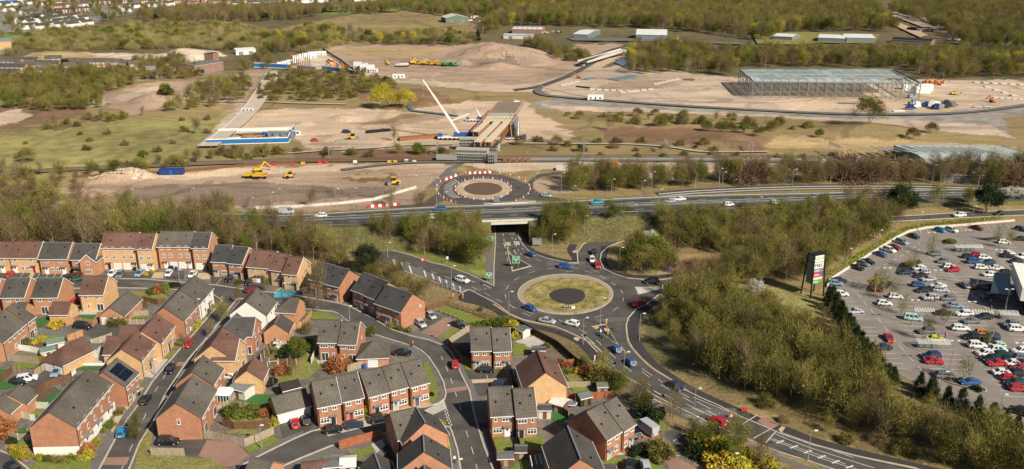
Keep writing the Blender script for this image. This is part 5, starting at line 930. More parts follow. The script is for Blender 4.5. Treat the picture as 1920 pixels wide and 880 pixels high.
# woods: photo-pixel regions of the ground, spacing m, height range, mix
WOODS=[
 ('in the wood left of the car park',[(1238,606),(1262,590),(1300,578),(1380,575),(1440,590),(1490,632),(1540,668),(1592,706),(1655,765),(1725,805),(1820,844),(1960,892),(1960,940),(1850,900),(1740,868),(1640,825),(1540,785),(1440,752),(1370,722),(1300,690),(1255,655)],4.0,(5.5,10.5),dict(olive=8,bare=1.6,green=.7,round=1.2),None),
 ('on the rough slope above the lower right road',[(1420,752),(1560,795),(1700,850),(1800,882),(1780,890),(1660,862),(1540,822),(1420,780)],5,(1.8,4.2),dict(scrub=5,olive=1,bushpale=1),None),
 ('in the tree strip beyond the pylon sign',[(1330,512),(1400,508),(1440,492),(1500,464),(1560,444),(1640,426),(1700,420),(1640,455),(1590,486),(1552,520),(1500,535),(1440,540),(1380,545),(1330,545),(1250,570),(1235,565),(1290,545)],4.2,(6.5,9.5),dict(olive=5,bare=3,green=.8),None),
 ('in the belt above the east arm',[(992,441),(1000,459),(1060,457),(1088,444),(1140,433),(1215,426),(1222,440),(1240,456),(1300,474),(1340,480),(1400,484),(1470,462),(1540,442),(1620,422),(1720,408),(1700,403),(1600,408),(1440,416),(1300,423),(1200,427),(1100,434)],4.1,(6.5,9.5),dict(olive=5,bare=3,green=2.4,round=1.2),None),
 ('in the dense clump left of the underpass road',[(672,447),(700,444),(800,441),(924,438),(918,470),(912,500),(880,496),(830,486),(760,471),(700,456)],3.8,(7,10),dict(olive=5,green=2.4,bare=3),None),
 ('on the bank right of the underpass',[(1014,440),(1004,463),(1062,461),(1086,449),(1120,440),(1180,437),(1180,428),(1100,434)],2.8,(6.5,9),dict(olive=4,green=4,bare=2),None),
 ('in the belt behind the back houses',[(-60,450),(400,449),(540,446),(580,450),(612,472),(645,494),(655,505),(640,502),(600,497),(560,488),(480,482),(400,478),(190,476),(-60,478)],4.3,(9.5,13.5),dict(bare=9,olive=3.5,green=.8),None),
 ('in the bare belt beyond the back row wood',[(-60,398),(200,396),(440,392),(478,402),(470,404),(200,408),(-60,409)],6,(5,7.5),dict(bare=6,olive=2),None),
 ('between the semis and the west arm',[(655,505),(690,506),(735,518),(795,550),(825,570),(800,575),(760,560),(700,530),(665,515)],4.4,(3.5,6),dict(bare=3,olive=3,scrub=2),None),
 ('in the hedge strip below the main road',[(1100,690),(1125,690),(1160,720),(1200,748),(1260,782),(1300,800),(1380,832),(1440,855),(1500,885),(1360,890),(1320,850),(1270,815),(1235,790),(1200,770),(1165,755),(1140,735),(1112,712)],4.4,(3.2,6),dict(bare=2,olive=3,scrub=3,bushdark=1,green=1),None),
 ('on the bank above the back gardens',[(880,560),(940,590),(970,605),(1040,640),(1090,680),(1110,690),(1080,690),(1030,650),(960,612),(870,570)],7,(1.2,2.2),dict(scrub=5,bushpale=2),None),
 ('along the far side of the dual carriageway',[(1060,366),(1200,358),(1330,352),(1340,338),(1240,336),(1080,340)],5,(7,10),dict(olive=3,bare=3,green=1),None),
 ('in the bare strip above the slip road',[(1340,346),(1500,348),(1740,352),(1960,358),(1960,332),(1700,332),(1520,334),(1340,334)],5.0,(7,10.5),dict(bare=6,olive=2,pinkbush=1),None),
 ('on the bank right of the dual carriageway',[(1560,392),(1600,408),(1655,405),(1720,388),(1960,383),(1960,374),(1760,376),(1640,390)],4.6,(6,9),dict(bare=5,olive=3),None),
 ('in the scrub at the far left',[(-60,405),(-60,320),(60,325),(150,340),(165,375),(60,400)],8,(4,8),dict(bare=4,scrub=3,olive=2),None),
]
FARW=[ # rendered as woods, mostly stuff
 ('woodland along the railway on the left',[(180,322),(420,300),(480,302),(540,290),(560,286),(480,280),(380,294),(260,312),(150,320)],7,(3,6),dict(scrub=4,olive=3)),
 ('scrub along the railway in the middle',[(600,288),(800,282),(840,292),(700,300),(600,300)],10,(3,5),dict(scrub=4,olive=1)),
 ('woodland behind the steel frame',[(1180,140),(1180,97),(1260,93),(1340,104),(1960,108),(1960,150),(1880,146),(1740,148),(1700,128),(1390,127),(1380,146),(1300,138)],9,(8,12.5),dict(olive=5,bare=5,green=1,poplar=.9)),
 ('woodland across the upper right',[(900,70),(930,40),(1000,10),(1100,-8),(1600,-20),(1640,20),(1680,60),(1480,62),(1440,78),(1270,58),(1190,54),(1120,52),(1020,50),(960,50)],12,(11,17),dict(olive=5,green=1.4,bare=4,poplar=.6)),
 ('woodland at the upper right corner',[(1660,20),(1960,-15),(2200,0),(2200,120),(1960,96),(1800,90),(1760,60)],12,(10,16),dict(olive=5,green=1,bare=4)),
 ('willow scrub domes on the left',[(30,88),(60,66),(300,45),(440,50),(500,62),(490,98),(420,96),(345,90),(250,96),(60,94),(10,110)],12,(6,11),dict(dome=7,round=2,roundgreen=.7,bare=.6)),
 ('willow scrub in the upper middle',[(500,70),(600,55),(700,70),(850,64),(900,80),(860,84),(640,84),(590,96),(540,104),(500,100)],12,(6,12),dict(dome=5,round=3,green=1,bare=1,poplar=1.2)),
 ('dark trees at the upper left',[(250,38),(330,24),(500,18),(640,22),(560,38),(480,42),(330,44)],11,(9,14),dict(bare=5,olive=2,pine=.6)),
 ('trees over the upper middle hills',[(620,24),(740,6),(1000,-12),(960,30),(870,34),(740,20),(700,28)],13,(9,14),dict(bare=3,olive=4,green=2)),
 ('trees among the upper left town',[(-60,20),(60,5),(300,-8),(640,-14),(640,8),(330,12),(200,40),(60,70),(-60,80)],24,(6,10),dict(bare=4,olive=3,green=1.4)),
 ('scrub beside the left village',[(0,205),(0,150),(120,136),(260,140),(250,160),(190,180),(190,205),(110,212)],8,(5,9),dict(olive=5,round=3,bare=2,green=1)),
 ('scrub around the old mill',[(250,118),(330,112),(380,142),(400,146),(470,128),(480,112),(500,104),(520,128),(470,134),(330,152),(260,148)],9,(5,9),dict(bare=4,olive=3,round=2)),
 ('scrub right of the spoil tip',[(350,190),(370,168),(470,150),(455,192),(420,202),(300,212)],8,(5,8),dict(olive=3,bare=3,round=2)),
 ('scrub along the field edge on the left',[(20,250),(100,232),(220,214),(300,212),(240,224),(100,244)],8,(3,5),dict(scrub=4,bare=2)),
 ('scrub inside the site loop',[(505,150),(540,136),(650,140),(720,150),(760,166),(640,190),(540,192),(470,194),(480,172)],10,(3,7),dict(round=3,scrub=4,olive=2)),
 ('scrub beside the haul bridge',[(980,86),(1010,84),(1060,108),(1105,106),(1112,114),(1060,116),(1010,98)],8,(6,10),dict(olive=4,round=2,bare=2)),
 ('bushes along the railway cutting',[(1000,212),(1250,216),(1420,228),(1560,240),(1480,250),(1300,238),(1100,228)],12,(2.5,6),dict(scrub=4,round=2,bare=1)),
 ('bushes on the railway bank right',[(1000,262),(1300,268),(1450,292),(1900,300),(1900,306),(1400,300),(1000,292)],13,(2,4),dict(scrub=6)),
 ('bushes over the grass field',[(0,300),(60,262),(260,232),(420,215),(380,268),(300,290),(120,315)],26,(1.5,4),dict(scrub=6,olive=.5)),
 ('scrub below the field on the left',[(120,328),(260,318),(380,300),(380,308),(260,326),(170,336)],7,(3,6),dict(scrub=4,bare=2,olive=1)),
]
def fill(poly,sp,seed,avoid=True):
    P=W(poly); xs=[p[0] for p in P]; ys_=[p[1] for p in P]; rs=np.random.RandomState(seed); out=[]; 
    nx=int((max(xs)-min(xs))/sp)+2; ny=int((max(ys_)-min(ys_))/sp)+2
    for i in range(nx):
        for j in range(ny):
            x=min(xs)+(i+.5*(j%2)+rs.uniform(-.38,.38))*sp; y=min(ys_)+(j+rs.uniform(-.38,.38))*sp
            if not inpoly(x,y,P): continue
            if avoid:
                if any(inpoly(x,y,g) for g,_,_ in ROADS): continue
                if any(hypot(x-a,y-b)<r+1 for a,b,r in HOUSES): continue
            out.append((x,y))
    return out
def pick(mix,rs): 
    k=list(mix); p=np.array([mix[q] for q in k],float); return k[rs.choice(len(k),p=p/p.sum())]
cand=[]
for wi,(nm,pg,sp,hr,mix,_) in enumerate(WOODS):
    rs=np.random.RandomState(100+wi)
    for x,y in fill(pg,sp,wi+1):
        px,py=PX((x,y,3))
        inside=-30<px<1950 and py<905
        z=0
        N=at_x(ne,x); Fp=at_x(fe,x)
        if N.y-13<y<Fp.y+11:
            if N.y-3.0<y<Fp.y+2.5: continue
            z=max(0,min(N.z-.3,N.z*(1-((N.y-2.2-y)/(1+N.z*1.5) if y<N.y else (y-Fp.y-2)/(1+N.z*1.25)))))
            if bxL-4<x<bxR+4: continue
        hh=rs.uniform(*hr)
        if 'behind the back' in nm and px>425: hh*=.68
        if y<N.y and y>N.y-24 and px>560 and px<1570: hh=min(hh,max(3,(11 if 985<px<1240 else 8.4 if px>985 else 9.6)-z+(N.y-y)*.10))
        if 'car park' in nm:
            q_=float(vnoise(np.array([x]),np.array([y]),13,41)[0]); hh*=.72+.5*q_
            if q_<.2: continue
        cand.append((y,x,z,pick(mix,rs),hh,nm,inside))
cand.sort(key=lambda c:-(c[4]/c[0])*(1 if c[6] else 0)); rest={}
cnt={'tree':0,'bush':0}
for y,x,z,k,h,nm,ins in cand:
    t='bush' if h<4 else 'tree'
    if ins and cnt[t]<(285 if t=='tree' else 200): cnt[t]+=1; plant(k,0,0,h,DESC[k]+' '+nm,nm.replace('in the','trees of the',1) if nm.startswith('in the') else 'plants '+nm,world=Vector((x,y,z)))
    else: rest.setdefault(nm,[]).append((x,y,z,k,h))
def scatter(name,items):
    "one object of many trees (geometry nodes), for woods past the individual ones"
    kinds=sorted(set(k for *_,k,_h in [(a,b,c,d,e) for a,b,c,d,e in items]))
    me=bpy.data.meshes.new(name); me.from_pydata([(a,b,c) for a,b,c,_,_ in items],[],[])
    pool=[]
    for k in kinds:
        for tm,cm,Ht in KIND[k]: pool.append((k,tm,cm,Ht))
    idx=[];scl=[];rot=[]
    for a,b,c,k,h in items:
        opts=[i for i,p in enumerate(pool) if p[0]==k]; i=random.choice(opts); idx.append(i); s=h/pool[i][3]; scl.append((s*random.uniform(1.0,1.25),s*random.uniform(1.0,1.25),s)); rot.append((0,0,random.uniform(0,6.28)))
    for n_,ty,dat,key in (('ti','INT',idx,'value'),('ts','FLOAT_VECTOR',np.array(scl).ravel(),'vector'),('tr','FLOAT_VECTOR',np.array(rot).ravel(),'vector')):
        at=me.attributes.new(n_,ty,'POINT'); at.data.foreach_set(key,dat)
    o=bpy.data.objects.new(name,me); COL.objects.link(o)
    ng=bpy.data.node_groups.new(name,'GeometryNodeTree'); ng.interface.new_socket('Geometry',in_out='INPUT',socket_type='NodeSocketGeometry'); ng.interface.new_socket('Geometry',in_out='OUTPUT',socket_type='NodeSocketGeometry')
    gi=ng.nodes.new('NodeGroupInput'); go=ng.nodes.new('NodeGroupOutput'); iop=ng.nodes.new('GeometryNodeInstanceOnPoints')
    c=bpy.data.collections.new('src_'+name)
    for i,(k,tm,cm,Ht) in enumerate(pool):
        key=(tm.name,cm.name)
        if key not in JOIN:
            bm=bmesh.new(); bm.from_mesh(tm); nt_=len(bm.faces); bm.from_mesh(cm); bm.faces.ensure_lookup_table()
            for fi in range(nt_,len(bm.faces)): bm.faces[fi].material_index=1
            j=bpy.data.meshes.new('tree_form'); bm.to_mesh(j); bm.free(); j.materials.append(tm.materials[0]); j.materials.append(cm.materials[0]); JOIN[key]=j
        q=bpy.data.objects.new('%s_%03d'%(name,i),JOIN[key]); c.objects.link(q)
    ci=ng.nodes.new('GeometryNodeCollectionInfo'); ci.inputs['Collection'].default_value=c; ci.inputs['Separate Children'].default_value=True; ci.inputs['Reset Children'].default_value=True
    def na(n_,ty): q=ng.nodes.new('GeometryNodeInputNamedAttribute'); q.data_type=ty; q.inputs['Name'].default_value=n_; return q.outputs['Attribute']
    L=ng.links; L.new(gi.outputs[0],iop.inputs['Points']); L.new(ci.outputs[0],iop.inputs['Instance']); iop.inputs['Pick Instance'].default_value=True
    L.new(na('ti','INT'),iop.inputs['Instance Index']); e2r=ng.nodes.new('FunctionNodeEulerToRotation'); L.new(na('tr','FLOAT_VECTOR'),e2r.inputs[0]); L.new(e2r.outputs[0],iop.inputs['Rotation']); L.new(na('ts','FLOAT_VECTOR'),iop.inputs['Scale']); L.new(iop.outputs[0],go.inputs[0])
    md=o.modifiers.new('trees','NODES'); md.node_group=ng
    return tag(o,kind='stuff')
JOIN={}
def stuff_label(o,l,c='woodland'): o['label']=l; o['category']=c
for nm,it in rest.items(): stuff_label(scatter('woodland',it),'further trees '+nm)
for wi,(nm,pg,sp,hr,mix) in enumerate(FARW):
    rs=np.random.RandomState(300+wi); it=[]
    for x,y in fill(pg,sp,50+wi,avoid=False):
        it.append((x,y,max(0,gz(x,y))-.1,pick(mix,rs),rs.uniform(*hr)))
    if it: stuff_label(scatter('woodland' if 'scrub' not in nm and 'bush' not in nm else 'scrub',it),nm)
# conifers along the car park edge, bright hedge
for x,y,h in ((1561,566,6),(1568,578,8),(1576,588,7.5),(1585,600,7),(1590,612,7),(1598,624,7),(1604,636,7.5),(1612,650,7),(1622,660,7),(1630,672,6.5),(1640,684,7),(1650,696,7),(1660,708,6.5),(1672,718,6),(1683,718,5),(1726,730,5.5),(1742,752,7),(1748,745,6),(1776,762,6),(1802,772,7),(1832,785,6.5),(1860,798,6.5),(1885,808,6),(1905,818,6)):
    plant('conifer',x-(9 if x<1700 else 2),y,h*.8,'dark green conifer in the line along the car park edge','conifers along the car park edge')
hp=[G(a,b,0) for a,b in ((1549,536),(1556,520),(1590,499),(1640,468),(1680,444),(1705,432),(1740,425),(1800,420),(1880,412))]
hb=[]; cc=[]; 
for i in range(len(hp)-1):
    L_=(hp[i+1]-hp[i]).length
    for k in range(int(L_*60)): t=random.random(); p=hp[i].lerp(hp[i+1],t); cc.append((p.x+random.gauss(0,.55),p.y+1+random.gauss(0,.55),random.uniform(.1,1.25)))
cc=np.array(cc); z0=np.zeros((3,3)); hm_=sliver_mesh('hedge',cc[:900],np.tile([0,0,1.0],(900,1)),np.full(900,.3),np.full(900,.05),np.random.rand(900),LM['yg'],(cc[900:],RNG.uniform(.1,.22,len(cc)-900),RNG.rand(len(cc)-900)))
hm_.materials[0]=leafmat('bright_hedge_leaves',(.12,.15,.015),(.24,.28,.025),(.36,.40,.05)); ho=bpy.data.objects.new('hedge',hm_); COL.objects.link(ho); tag(ho,'bright yellow-green hedge along the top edge of the car park','hedge')
# singled-out trees and bushes
SING=[('pine',690,512,10,'big dark evergreen between the semis and the west arm'),('pine',1688,404,13,'tall dark evergreen beside the right end of the dual carriageway'),('pine',1850,399,12,'wide dark evergreen near the right edge above the car park'),('conifer',1546,407,7.5,'small dark pine on the near verge of the carriageway'),('conifer',1608,406,7.5,'second small dark pine right along the same verge'),('conifer',1384,418,7,'small dark pine by the white car on the carriageway'),('conifer',1353,442,7,'dark pine among green trees in the middle of the belt'),
 ('blossom',1892,376,6,'white blossom tree right of the wide dark evergreen'),('blossom',1912,378,6,'white blossom tree at the right edge'),('blossom',1815,382,5,'small pale blossom tree below the bare strip'),('blossom',1220,462,6,'tall pale blossom tree behind the loop road clump'),('blossom',1414,553,5,'small pale young tree at the head of the rough clearing'),
 ('roundgreen',1185,505,9,'broad green tree inside the loop road, left'),('round',1210,512,9,'broad olive tree inside the loop road, centre'),('roundgreen',1232,500,10,'broad green tree inside the loop road, right'),('round',1248,507,7,'low olive tree at right end of the loop clump'),('round',1196,482,9,'olive tree at the back of the loop clump'),
 ('roundgreen',1640,448,9,'broad pale green tree above the car park hedge'),('round',1290,430,9,'wide green-brown tree just right of the belt middle'),('roundgreen',1170,424,8,'rounded green tree against the dual carriageway'),('roundgreen',1260,436,8,'second rounded green tree against the carriageway'),
 ('yellow',722,203,15,'large bright yellow willow on the construction site'),('yellow',758,203,12,'smaller yellow willow beside the large one'),('bushgreen',314,190,8,'bright green clipped bush on the bare spoil slope'),('conifer',896,76,11,'narrow dark cypress at the edge of the spoil site'),('poplar',1186,110,13,'slender yellow-green tree at the haul bridge'),('pine',124,130,9,'narrow dark evergreen by the left village'),
 ('round',1628,240,14,'large olive bare tree standing alone below the site road'),('round',1420,256,6,'dark olive bush clump on the railway slope'),('roundgreen',1395,250,6,'green bush clump beside the railway slope path'),('round',1710,262,6,'wide dark bush on the railway slope at right'),('round',1745,250,6,'rounded bush above the wide dark one'),('roundgreen',1535,258,5,'green bush left of the railway portal'),('round',1450,246,6,'olive bush near the middle of the railway slope'),('roundgreen',1325,246,6,'bush row on the slope, left end'),('round',1350,250,6,'bush row on the slope, second'),('round',1372,250,5.5,'bush row on the slope, third'),('round',1250,236,7,'olive bush at the top of the railway slope'),('round',1235,238,7,'olive bush beside its twin at the slope top'),
 ('round',50,305,7,'large olive scrub clump in the grass field'),('roundgreen',270,300,5,'scrub clump at the lower field edge'),('bare',370,252,8,'bare tree beside the haul road'),('bare',740,265,7,'thin bare tree by the site edge'),('roundgreen',785,290,6,'bright green bush by the railway left of the bridge'),('round',975,272,5,'bush beside the girder bridge'),('round',1045,272,5,'bush on the bank right of the girder bridge'),('bare',1142,245,9,'bare tree on the railway slope'),
 ('bare',586,390,7,'bare tree on the far verge'),('bare',730,388,7,'bare tree on the far verge near the barriers'),('bare',787,402,8,'bare tree at the left of the underpass verge'),('olive',90,385,9,'budding tree beside the left pylon lamp')]
for k,x,y,h,l in SING: plant(k,x,y,h,l,wide=1.0)
# garden plants (kind,x,y,height,width factor)
GP=[('bushgreen',44,505,1,1),('bushgreen',91,508,1,1.2),('bushyg',272,517,1.3,1.2),('bushyg',284,512,1.3,1.1),('bushred',148,519,2,1.3),('bushgreen',286,552,2.6,.9),('bushgreen',312,549,3.2,.7),('bushred',297,550,3,1),('bushdark',322,538,1.5,1.3),('bushdark',330,537,1.5,1.2),('bushpale',223,608,3.6,1.2),('bushyg',365,615,2.4,1),('bushyg',357,623,1.6,1),('bushgreen',395,563,1.6,1),('bushyg',393,577,2.2,1),('bushyg',367,612,2.4,1),('bushgreen',388,585,1.8,1),
 ('bushgreen',207,799,1.5,1.5),('bushgreen',195,810,1,1.2),('bushdark',252,743,1.2,1.6),('bushpale',222,777,1.6,1),('bushyg',180,834,1.7,1),('bushred',161,850,2.4,1.1),('bushyg',165,859,2.2,1),('bushgold',32,850,2.2,1.2),('bushyg',47,860,2.2,1),('bushgreen',32,858,1.6,1),('bushyg',74,862,1.5,1),('bushgreen',90,863,1.2,1.5),('bushpale',103,865,1.4,1.3),('bushpale',115,866,1.5,1.3),('bushgreen',134,865,1.6,1.2),('bushyg',147,862,1.1,1),('bushred',5,817,4.2,1.1),('bushyg',2,796,3,1),('bushgreen',25,772,2.5,1),('bushgreen',37,770,2.2,1),('bushgreen',50,768,2.4,1),('bushdark',22,832,1.6,1),('bushyg',297,665,2.2,1.2),('bushgreen',284,651,2,1),
 ('bushgold',105,613,2.4,1.3),('bushyg',78,641,2.0,1),('bushgreen',48,646,2,1),('bushyg',78,678,1.6,1.3),('bushgold',66,645,1.3,1),('bushgreen',449,533,1.6,1.4),('bushgreen',505,532,1.6,1.3),('bushyg',613,557,1.3,1.4),('bushpale',737,614,1.8,1.2),('bushgreen',750,618,1.4,1.3),('bushgreen',765,622,1.4,1.3),('bushred',758,605,2.4,1),('roundgreen',696,633,3.4,.8),('roundgreen',562,672,5.5,.85),('bushdark',553,668,4.5,1),('bushdark',541,676,3.6,1),('round',576,628,3.4,.7),('bushwhite',524,658,3,1.1),('bare',550,708,4.5,.9),('bushred',529,702,3,1.1),('bushpale',512,662,2.4,1.3),
 ('bushgreen',437,780,3.2,1.1),('bushgreen',470,780,2.8,1.4),('bushgreen',455,782,2.4,1.2),('bushred',497,780,2.2,1.1),('bushyg',514,799,2.4,.7),('bushred',636,694,4,1.2),('bushred',626,690,3,1.1),('bushgold',679,777,3.6,.75),('bushgreen',649,787,.9,1.4),('bushgreen',672,783,.9,2.0),('bushgreen',682,780,.9,1.6),('bushdark',809,742,1,1),('bushyg',934,691,1.5,1.4),('bushgreen',939,683,1.5,.9),('bushgold',824,800,2.2,1),('bushgreen',824,816,1.1,1),('bushgreen',831,821,1,1),('bushgreen',828,828,1.2,1),('bushyg',838,844,1.6,1),
 ('bushgreen',907,610,1.6,1.1),('bushgreen',896,611,1.4,1.1),('bushgreen',920,609,1.8,1.3),('bushgreen',937,612,2.7,1.1),('bushgreen',948,611,3,1),('bushyg',962,615,2.6,1.2),('bushyg',965,635,2.2,1),('bushgreen',885,612,1.2,1.3),('bushyg',912,608,1.8,.9),('bare',1197,768,7,1),('bare',1257,795,7,1),('bushpale',1140,724,4.5,1.2),('green',1165,738,5,1),('bushdark',1219,788,4,1.2),('bushdark',1190,852,1.9,1.2),('bushdark',1218,850,2.6,1.2),('bushpale',1240,858,4,1.2),('bushpale',1228,845,3,1.2),('bushgreen',1228,862,3,1),
 ('bushyg',1318,838,4,1.2),('bushgold',1335,845,3.6,1.2),('bushyg',1352,852,4,1.2),('bushgold',1372,858,3.4,1.3),('bushyg',1395,866,3.6,1.2),('bushgold',1418,872,3.2,1.2),('bushyg',1436,880,3.4,1.2),('bushgold',1305,830,3,1.1),('bushyg',1382,884,4,1.3),('bushgold',1350,880,4,1.3),('bushdark',1300,852,3,1.2),('bushyg',600,655,1.4,1),('bushgreen',575,650,2.4,1.2),('bushyg',1082,700,1.8,1),('bushgreen',1092,690,3,.8),('bushred',1062,690,2,1),('bushgreen',1024,652,1.4,1.2),('bushgreen',1063,700,1.4,1.4),
 ('bushyg',1080,725,1.2,1),('bushpale',930,608,2.5,1.3),('bare',1100,700,3.6,1.2),('bushred',1098,702,2.8,1.1),('bushpale',1115,712,2.8,1.2),('bushred',1645,545,1.3,2.2),('bushyg',1640,530,1.2,2.2),('bushyg',1655,530,1.2,2.2),('bushpale',1705,497,1.5,2.2),('bushgreen',1780,454,1.3,2.2),('bushdark',1800,716,1,2),('bushdark',1830,731,1,2),('bushyg',1870,792,2,1.5),('bushyg',1900,800,2,1.5),('bushred',1775,712,1,1.5),('bushgreen',1722,492,1,1.5)]
for k,x,y,h,wf in GP:
    reg_='in the gardens on the left' if x<330 else 'in the middle gardens' if x<720 else 'near the houses right of the street' if x<1280 else 'on the bank below the main road' if x<1500 else 'in a car park planting bed'
    plant(k,x,y,h,DESC[k]+' '+reg_,'small plants '+reg_,wide=wf)
# thin street trees
for k,x,y,h,l in (('olive',418,606,5.5,'small leafing street tree on the straight road, lower'),('bare',397,636,4.6,'bare street tree beside the buff corner house'),('bare',447,570,4.6,'bare street tree near the junction mouth'),('olive',258,826,5.2,'bare young tree on the verge beside the black car'),('bare',594,586,13,'tall bare birch leaning over the road bend'),('bare',499,548,5,'bare young tree between the top street drives'),('bare',345,656,4,'bare street tree on the pavement by the red car'),
  ('olive',1640,548,6,'thin tree in the left car park bed'),('olive',1657,546,6,'thin tree at the lamp in the car park bed'),('olive',1712,506,6,'thin tree in the upper car park bed'),('olive',1744,478,6,'thin tree at the head of the car park'),('bare',1692,590,6,'thin bare tree beside the zebra crossing'),('olive',1805,716,6,'thin tree in the lower car park bed'),('olive',1735,640,6,'thin tree by the yellow car'),('bare',1870,455,6,'thin bare tree at the upper right car park bed'),('bare',1890,468,6,'thin bare tree near the right edge of the car park'),('olive',1850,648,5,'thin tree between dark cars lower right'),('bare',1672,565,6,'thin bare tree by the middle car park row'),('bare',1770,610,6,'thin bare tree below the crossing')):
    plant('sapling' if x>1600 else k,x,y,h,l,wide=.75 if x<1600 else .9)
for x,y,h,wf in ((1260,504,2.5,1.5),(1285,500,2.5,1.6),(1310,498,2.2,1.6),(1340,494,2.2,1.6),(1365,490,2.4,1.6),(1300,508,2,1.6),(1330,505,2,1.5),(1385,486,2.3,1.5),(1275,512,1.6,1.4),(1240,470,4,1.2),(1252,466,4,1.2)): plant('pinkbush',x,y,h,'reddish-brown bramble clump on the slope above the east arm','bramble clumps above the east arm',wide=wf)
# ---------------- vehicles ----------------
def paintm(n,c,coat=.6): return mat(n,c,.35,0,1,coat=coat,spec=.5)
PA=dict(white=paintm('white_car_paint',(.78,.78,.76)),silver=paintm('silver_car_paint',(.42,.44,.46)),grey=paintm('grey_car_paint',(.16,.17,.18)),black=paintm('black_car_paint',(.012,.012,.014)),red=paintm('red_car_paint',(.50,.012,.02)),darkred=paintm('dark_red_car_paint',(.18,.008,.018)),blue=paintm('blue_car_paint',(.02,.10,.30)),brightblue=paintm('bright_blue_car_paint',(.02,.27,.52)),navy=paintm('navy_car_paint',(.015,.03,.08)),teal=paintm('teal_car_paint',(.03,.30,.36)),lightblue=paintm('light_blue_car_paint',(.22,.34,.46)),darkgreen=paintm('dark_green_car_paint',(.01,.05,.045)),palegreen=paintm('pale_green_car_paint',(.40,.60,.52)),yellow=paintm('yellow_car_paint',(.65,.62,.03)),orange=paintm('orange_car_paint',(.62,.22,.04)),purple=paintm('purple_car_paint',(.05,.03,.08)),paleblue=paintm('pale_blue_van_paint',(.45,.62,.62)))
def car_proto(typ):
    # side profile: (x, z) outline of the lower body top, and the greenhouse
    L_,Wd,Hb,Ht=dict(hatch=(4.0,1.75,.88,1.47),suv=(4.5,1.86,1.02,1.68),saloon=(4.6,1.80,.88,1.43),estate=(4.6,1.82,.90,1.50),minivan=(4.7,1.86,1.0,1.72),van=(5.6,2.0,1.25,2.35))[typ]
    h=L_/2; w2=Wd/2
    if typ=='hatch': G4=[(-h+.12,Hb+.02),(-h+.55,Ht-.04),(.35,Ht),(1.15,Hb+.04)]; nose=.66; tailz=Hb
    elif typ=='suv': G4=[(-h+.15,Hb+.02),(-h+.5,Ht-.02),(.45,Ht),(1.2,Hb+.04)]; nose=.82; tailz=Hb
    elif typ=='saloon': G4=[(-h+.65,Hb+.06),(-h+1.35,Ht-.04),(.25,Ht),(1.15,Hb+.03)]; nose=.66; tailz=Hb-.02
    elif typ=='estate': G4=[(-h+.12,Hb+.02),(-h+.62,Ht-.05),(.35,Ht),(1.2,Hb+.03)]; nose=.66; tailz=Hb
    elif typ=='minivan': G4=[(-h+.08,Hb+.02),(-h+.3,Ht),(.8,Ht),(1.75,Hb+.03)]; nose=.85; tailz=Hb
    else: G4=[(-h+.04,Hb),(-h+.10,Ht),(1.35,Ht),(2.1,Hb+.05)]; nose=1.0; tailz=Hb
    sec=[(-h,.38,.62,.80),(-h+.10,.26,tailz-.05,.95),(-h+.5,.22,tailz,1.0),(G4[3][0]*.2,.22,Hb,1.0),(G4[3][0],.22,Hb,.99),(G4[3][0]+(h-G4[3][0])*.6,.22,(Hb+nose)/2+.05,.95),(h-.12,.25,nose,.86),(h,.40,nose-.18,.70)]
    b=MB(); R_=[]
    for x,z0,z1,ws in sec:
        w=w2*ws; R_.append([Vector((x,-w*.9,z0)),Vector((x,-w,z0+.15)),Vector((x,-w,z1-.18)),Vector((x,-w*.93,z1)),Vector((x,w*.93,z1)),Vector((x,w,z1-.18)),Vector((x,w,z0+.15)),Vector((x,w*.9,z0))])
    for i in range(len(R_)-1):
        for k in range(7): b.face([R_[i][k],R_[i+1][k],R_[i+1][k+1],R_[i][k+1]])
    b.face(R_[0][::1]); b.face(R_[-1][::-1])
    # greenhouse: bottom ring and roof ring
    x0,x1,x2,x3=[g[0] for g in G4]; wt=w2*.74 if typ!='van' else w2*.93; wb=w2*.92; zb=Hb-.02
    bt=[Vector((x0,-wb*.95,G4[0][1]-.03)),Vector((x3,-wb*.93,zb)),Vector((x3,wb*.93,zb)),Vector((x0,wb*.95,G4[0][1]-.03))]
    tp=[Vector((x1,-wt,G4[1][1])),Vector((x2,-wt,G4[2][1])),Vector((x2,wt,G4[2][1])),Vector((x1,wt,G4[1][1]))]
    mids=[Vector(((x1+x2)/2,-wt*1.02,Ht+.03)),Vector(((x1+x2)/2,wt*1.02,Ht+.03))]
    b.face([bt[0],bt[1],tp[1],mids[0],tp[0]]); b.face([bt[2],bt[3],tp[3],mids[1],tp[2]]); b.face([bt[1],bt[2],tp[2],tp[1]]); b.face([bt[3],bt[0],tp[0],tp[3]]); b.face([tp[0],mids[0],mids[1],tp[3]]); b.face([mids[0],tp[1],tp[2],mids[1]])
    root=bpy.data.objects.new('car' if typ!='van' else 'van',None); COL.objects.link(root); root.location=(0,-500,0)
    body=b.build('body',PA['white'],root)
    def glass(name,q,ins=.10,side=None,par=body):
        c=sum(q,Vector())/4; nrm=(q[1]-q[0]).cross(q[2]-q[0]).normalized(); p=[v.lerp(c,ins)+nrm*.012 for v in q]; g=MB(); g.face(p); g.face([v-nrm*.01 for v in p][::-1]); g.build(name,M['glass'],root)
    glass('windscreen',[bt[1],bt[2],tp[2],tp[1]])
    if typ!='van': glass('rear_window',[bt[3],bt[0],tp[0],tp[3]],.16)
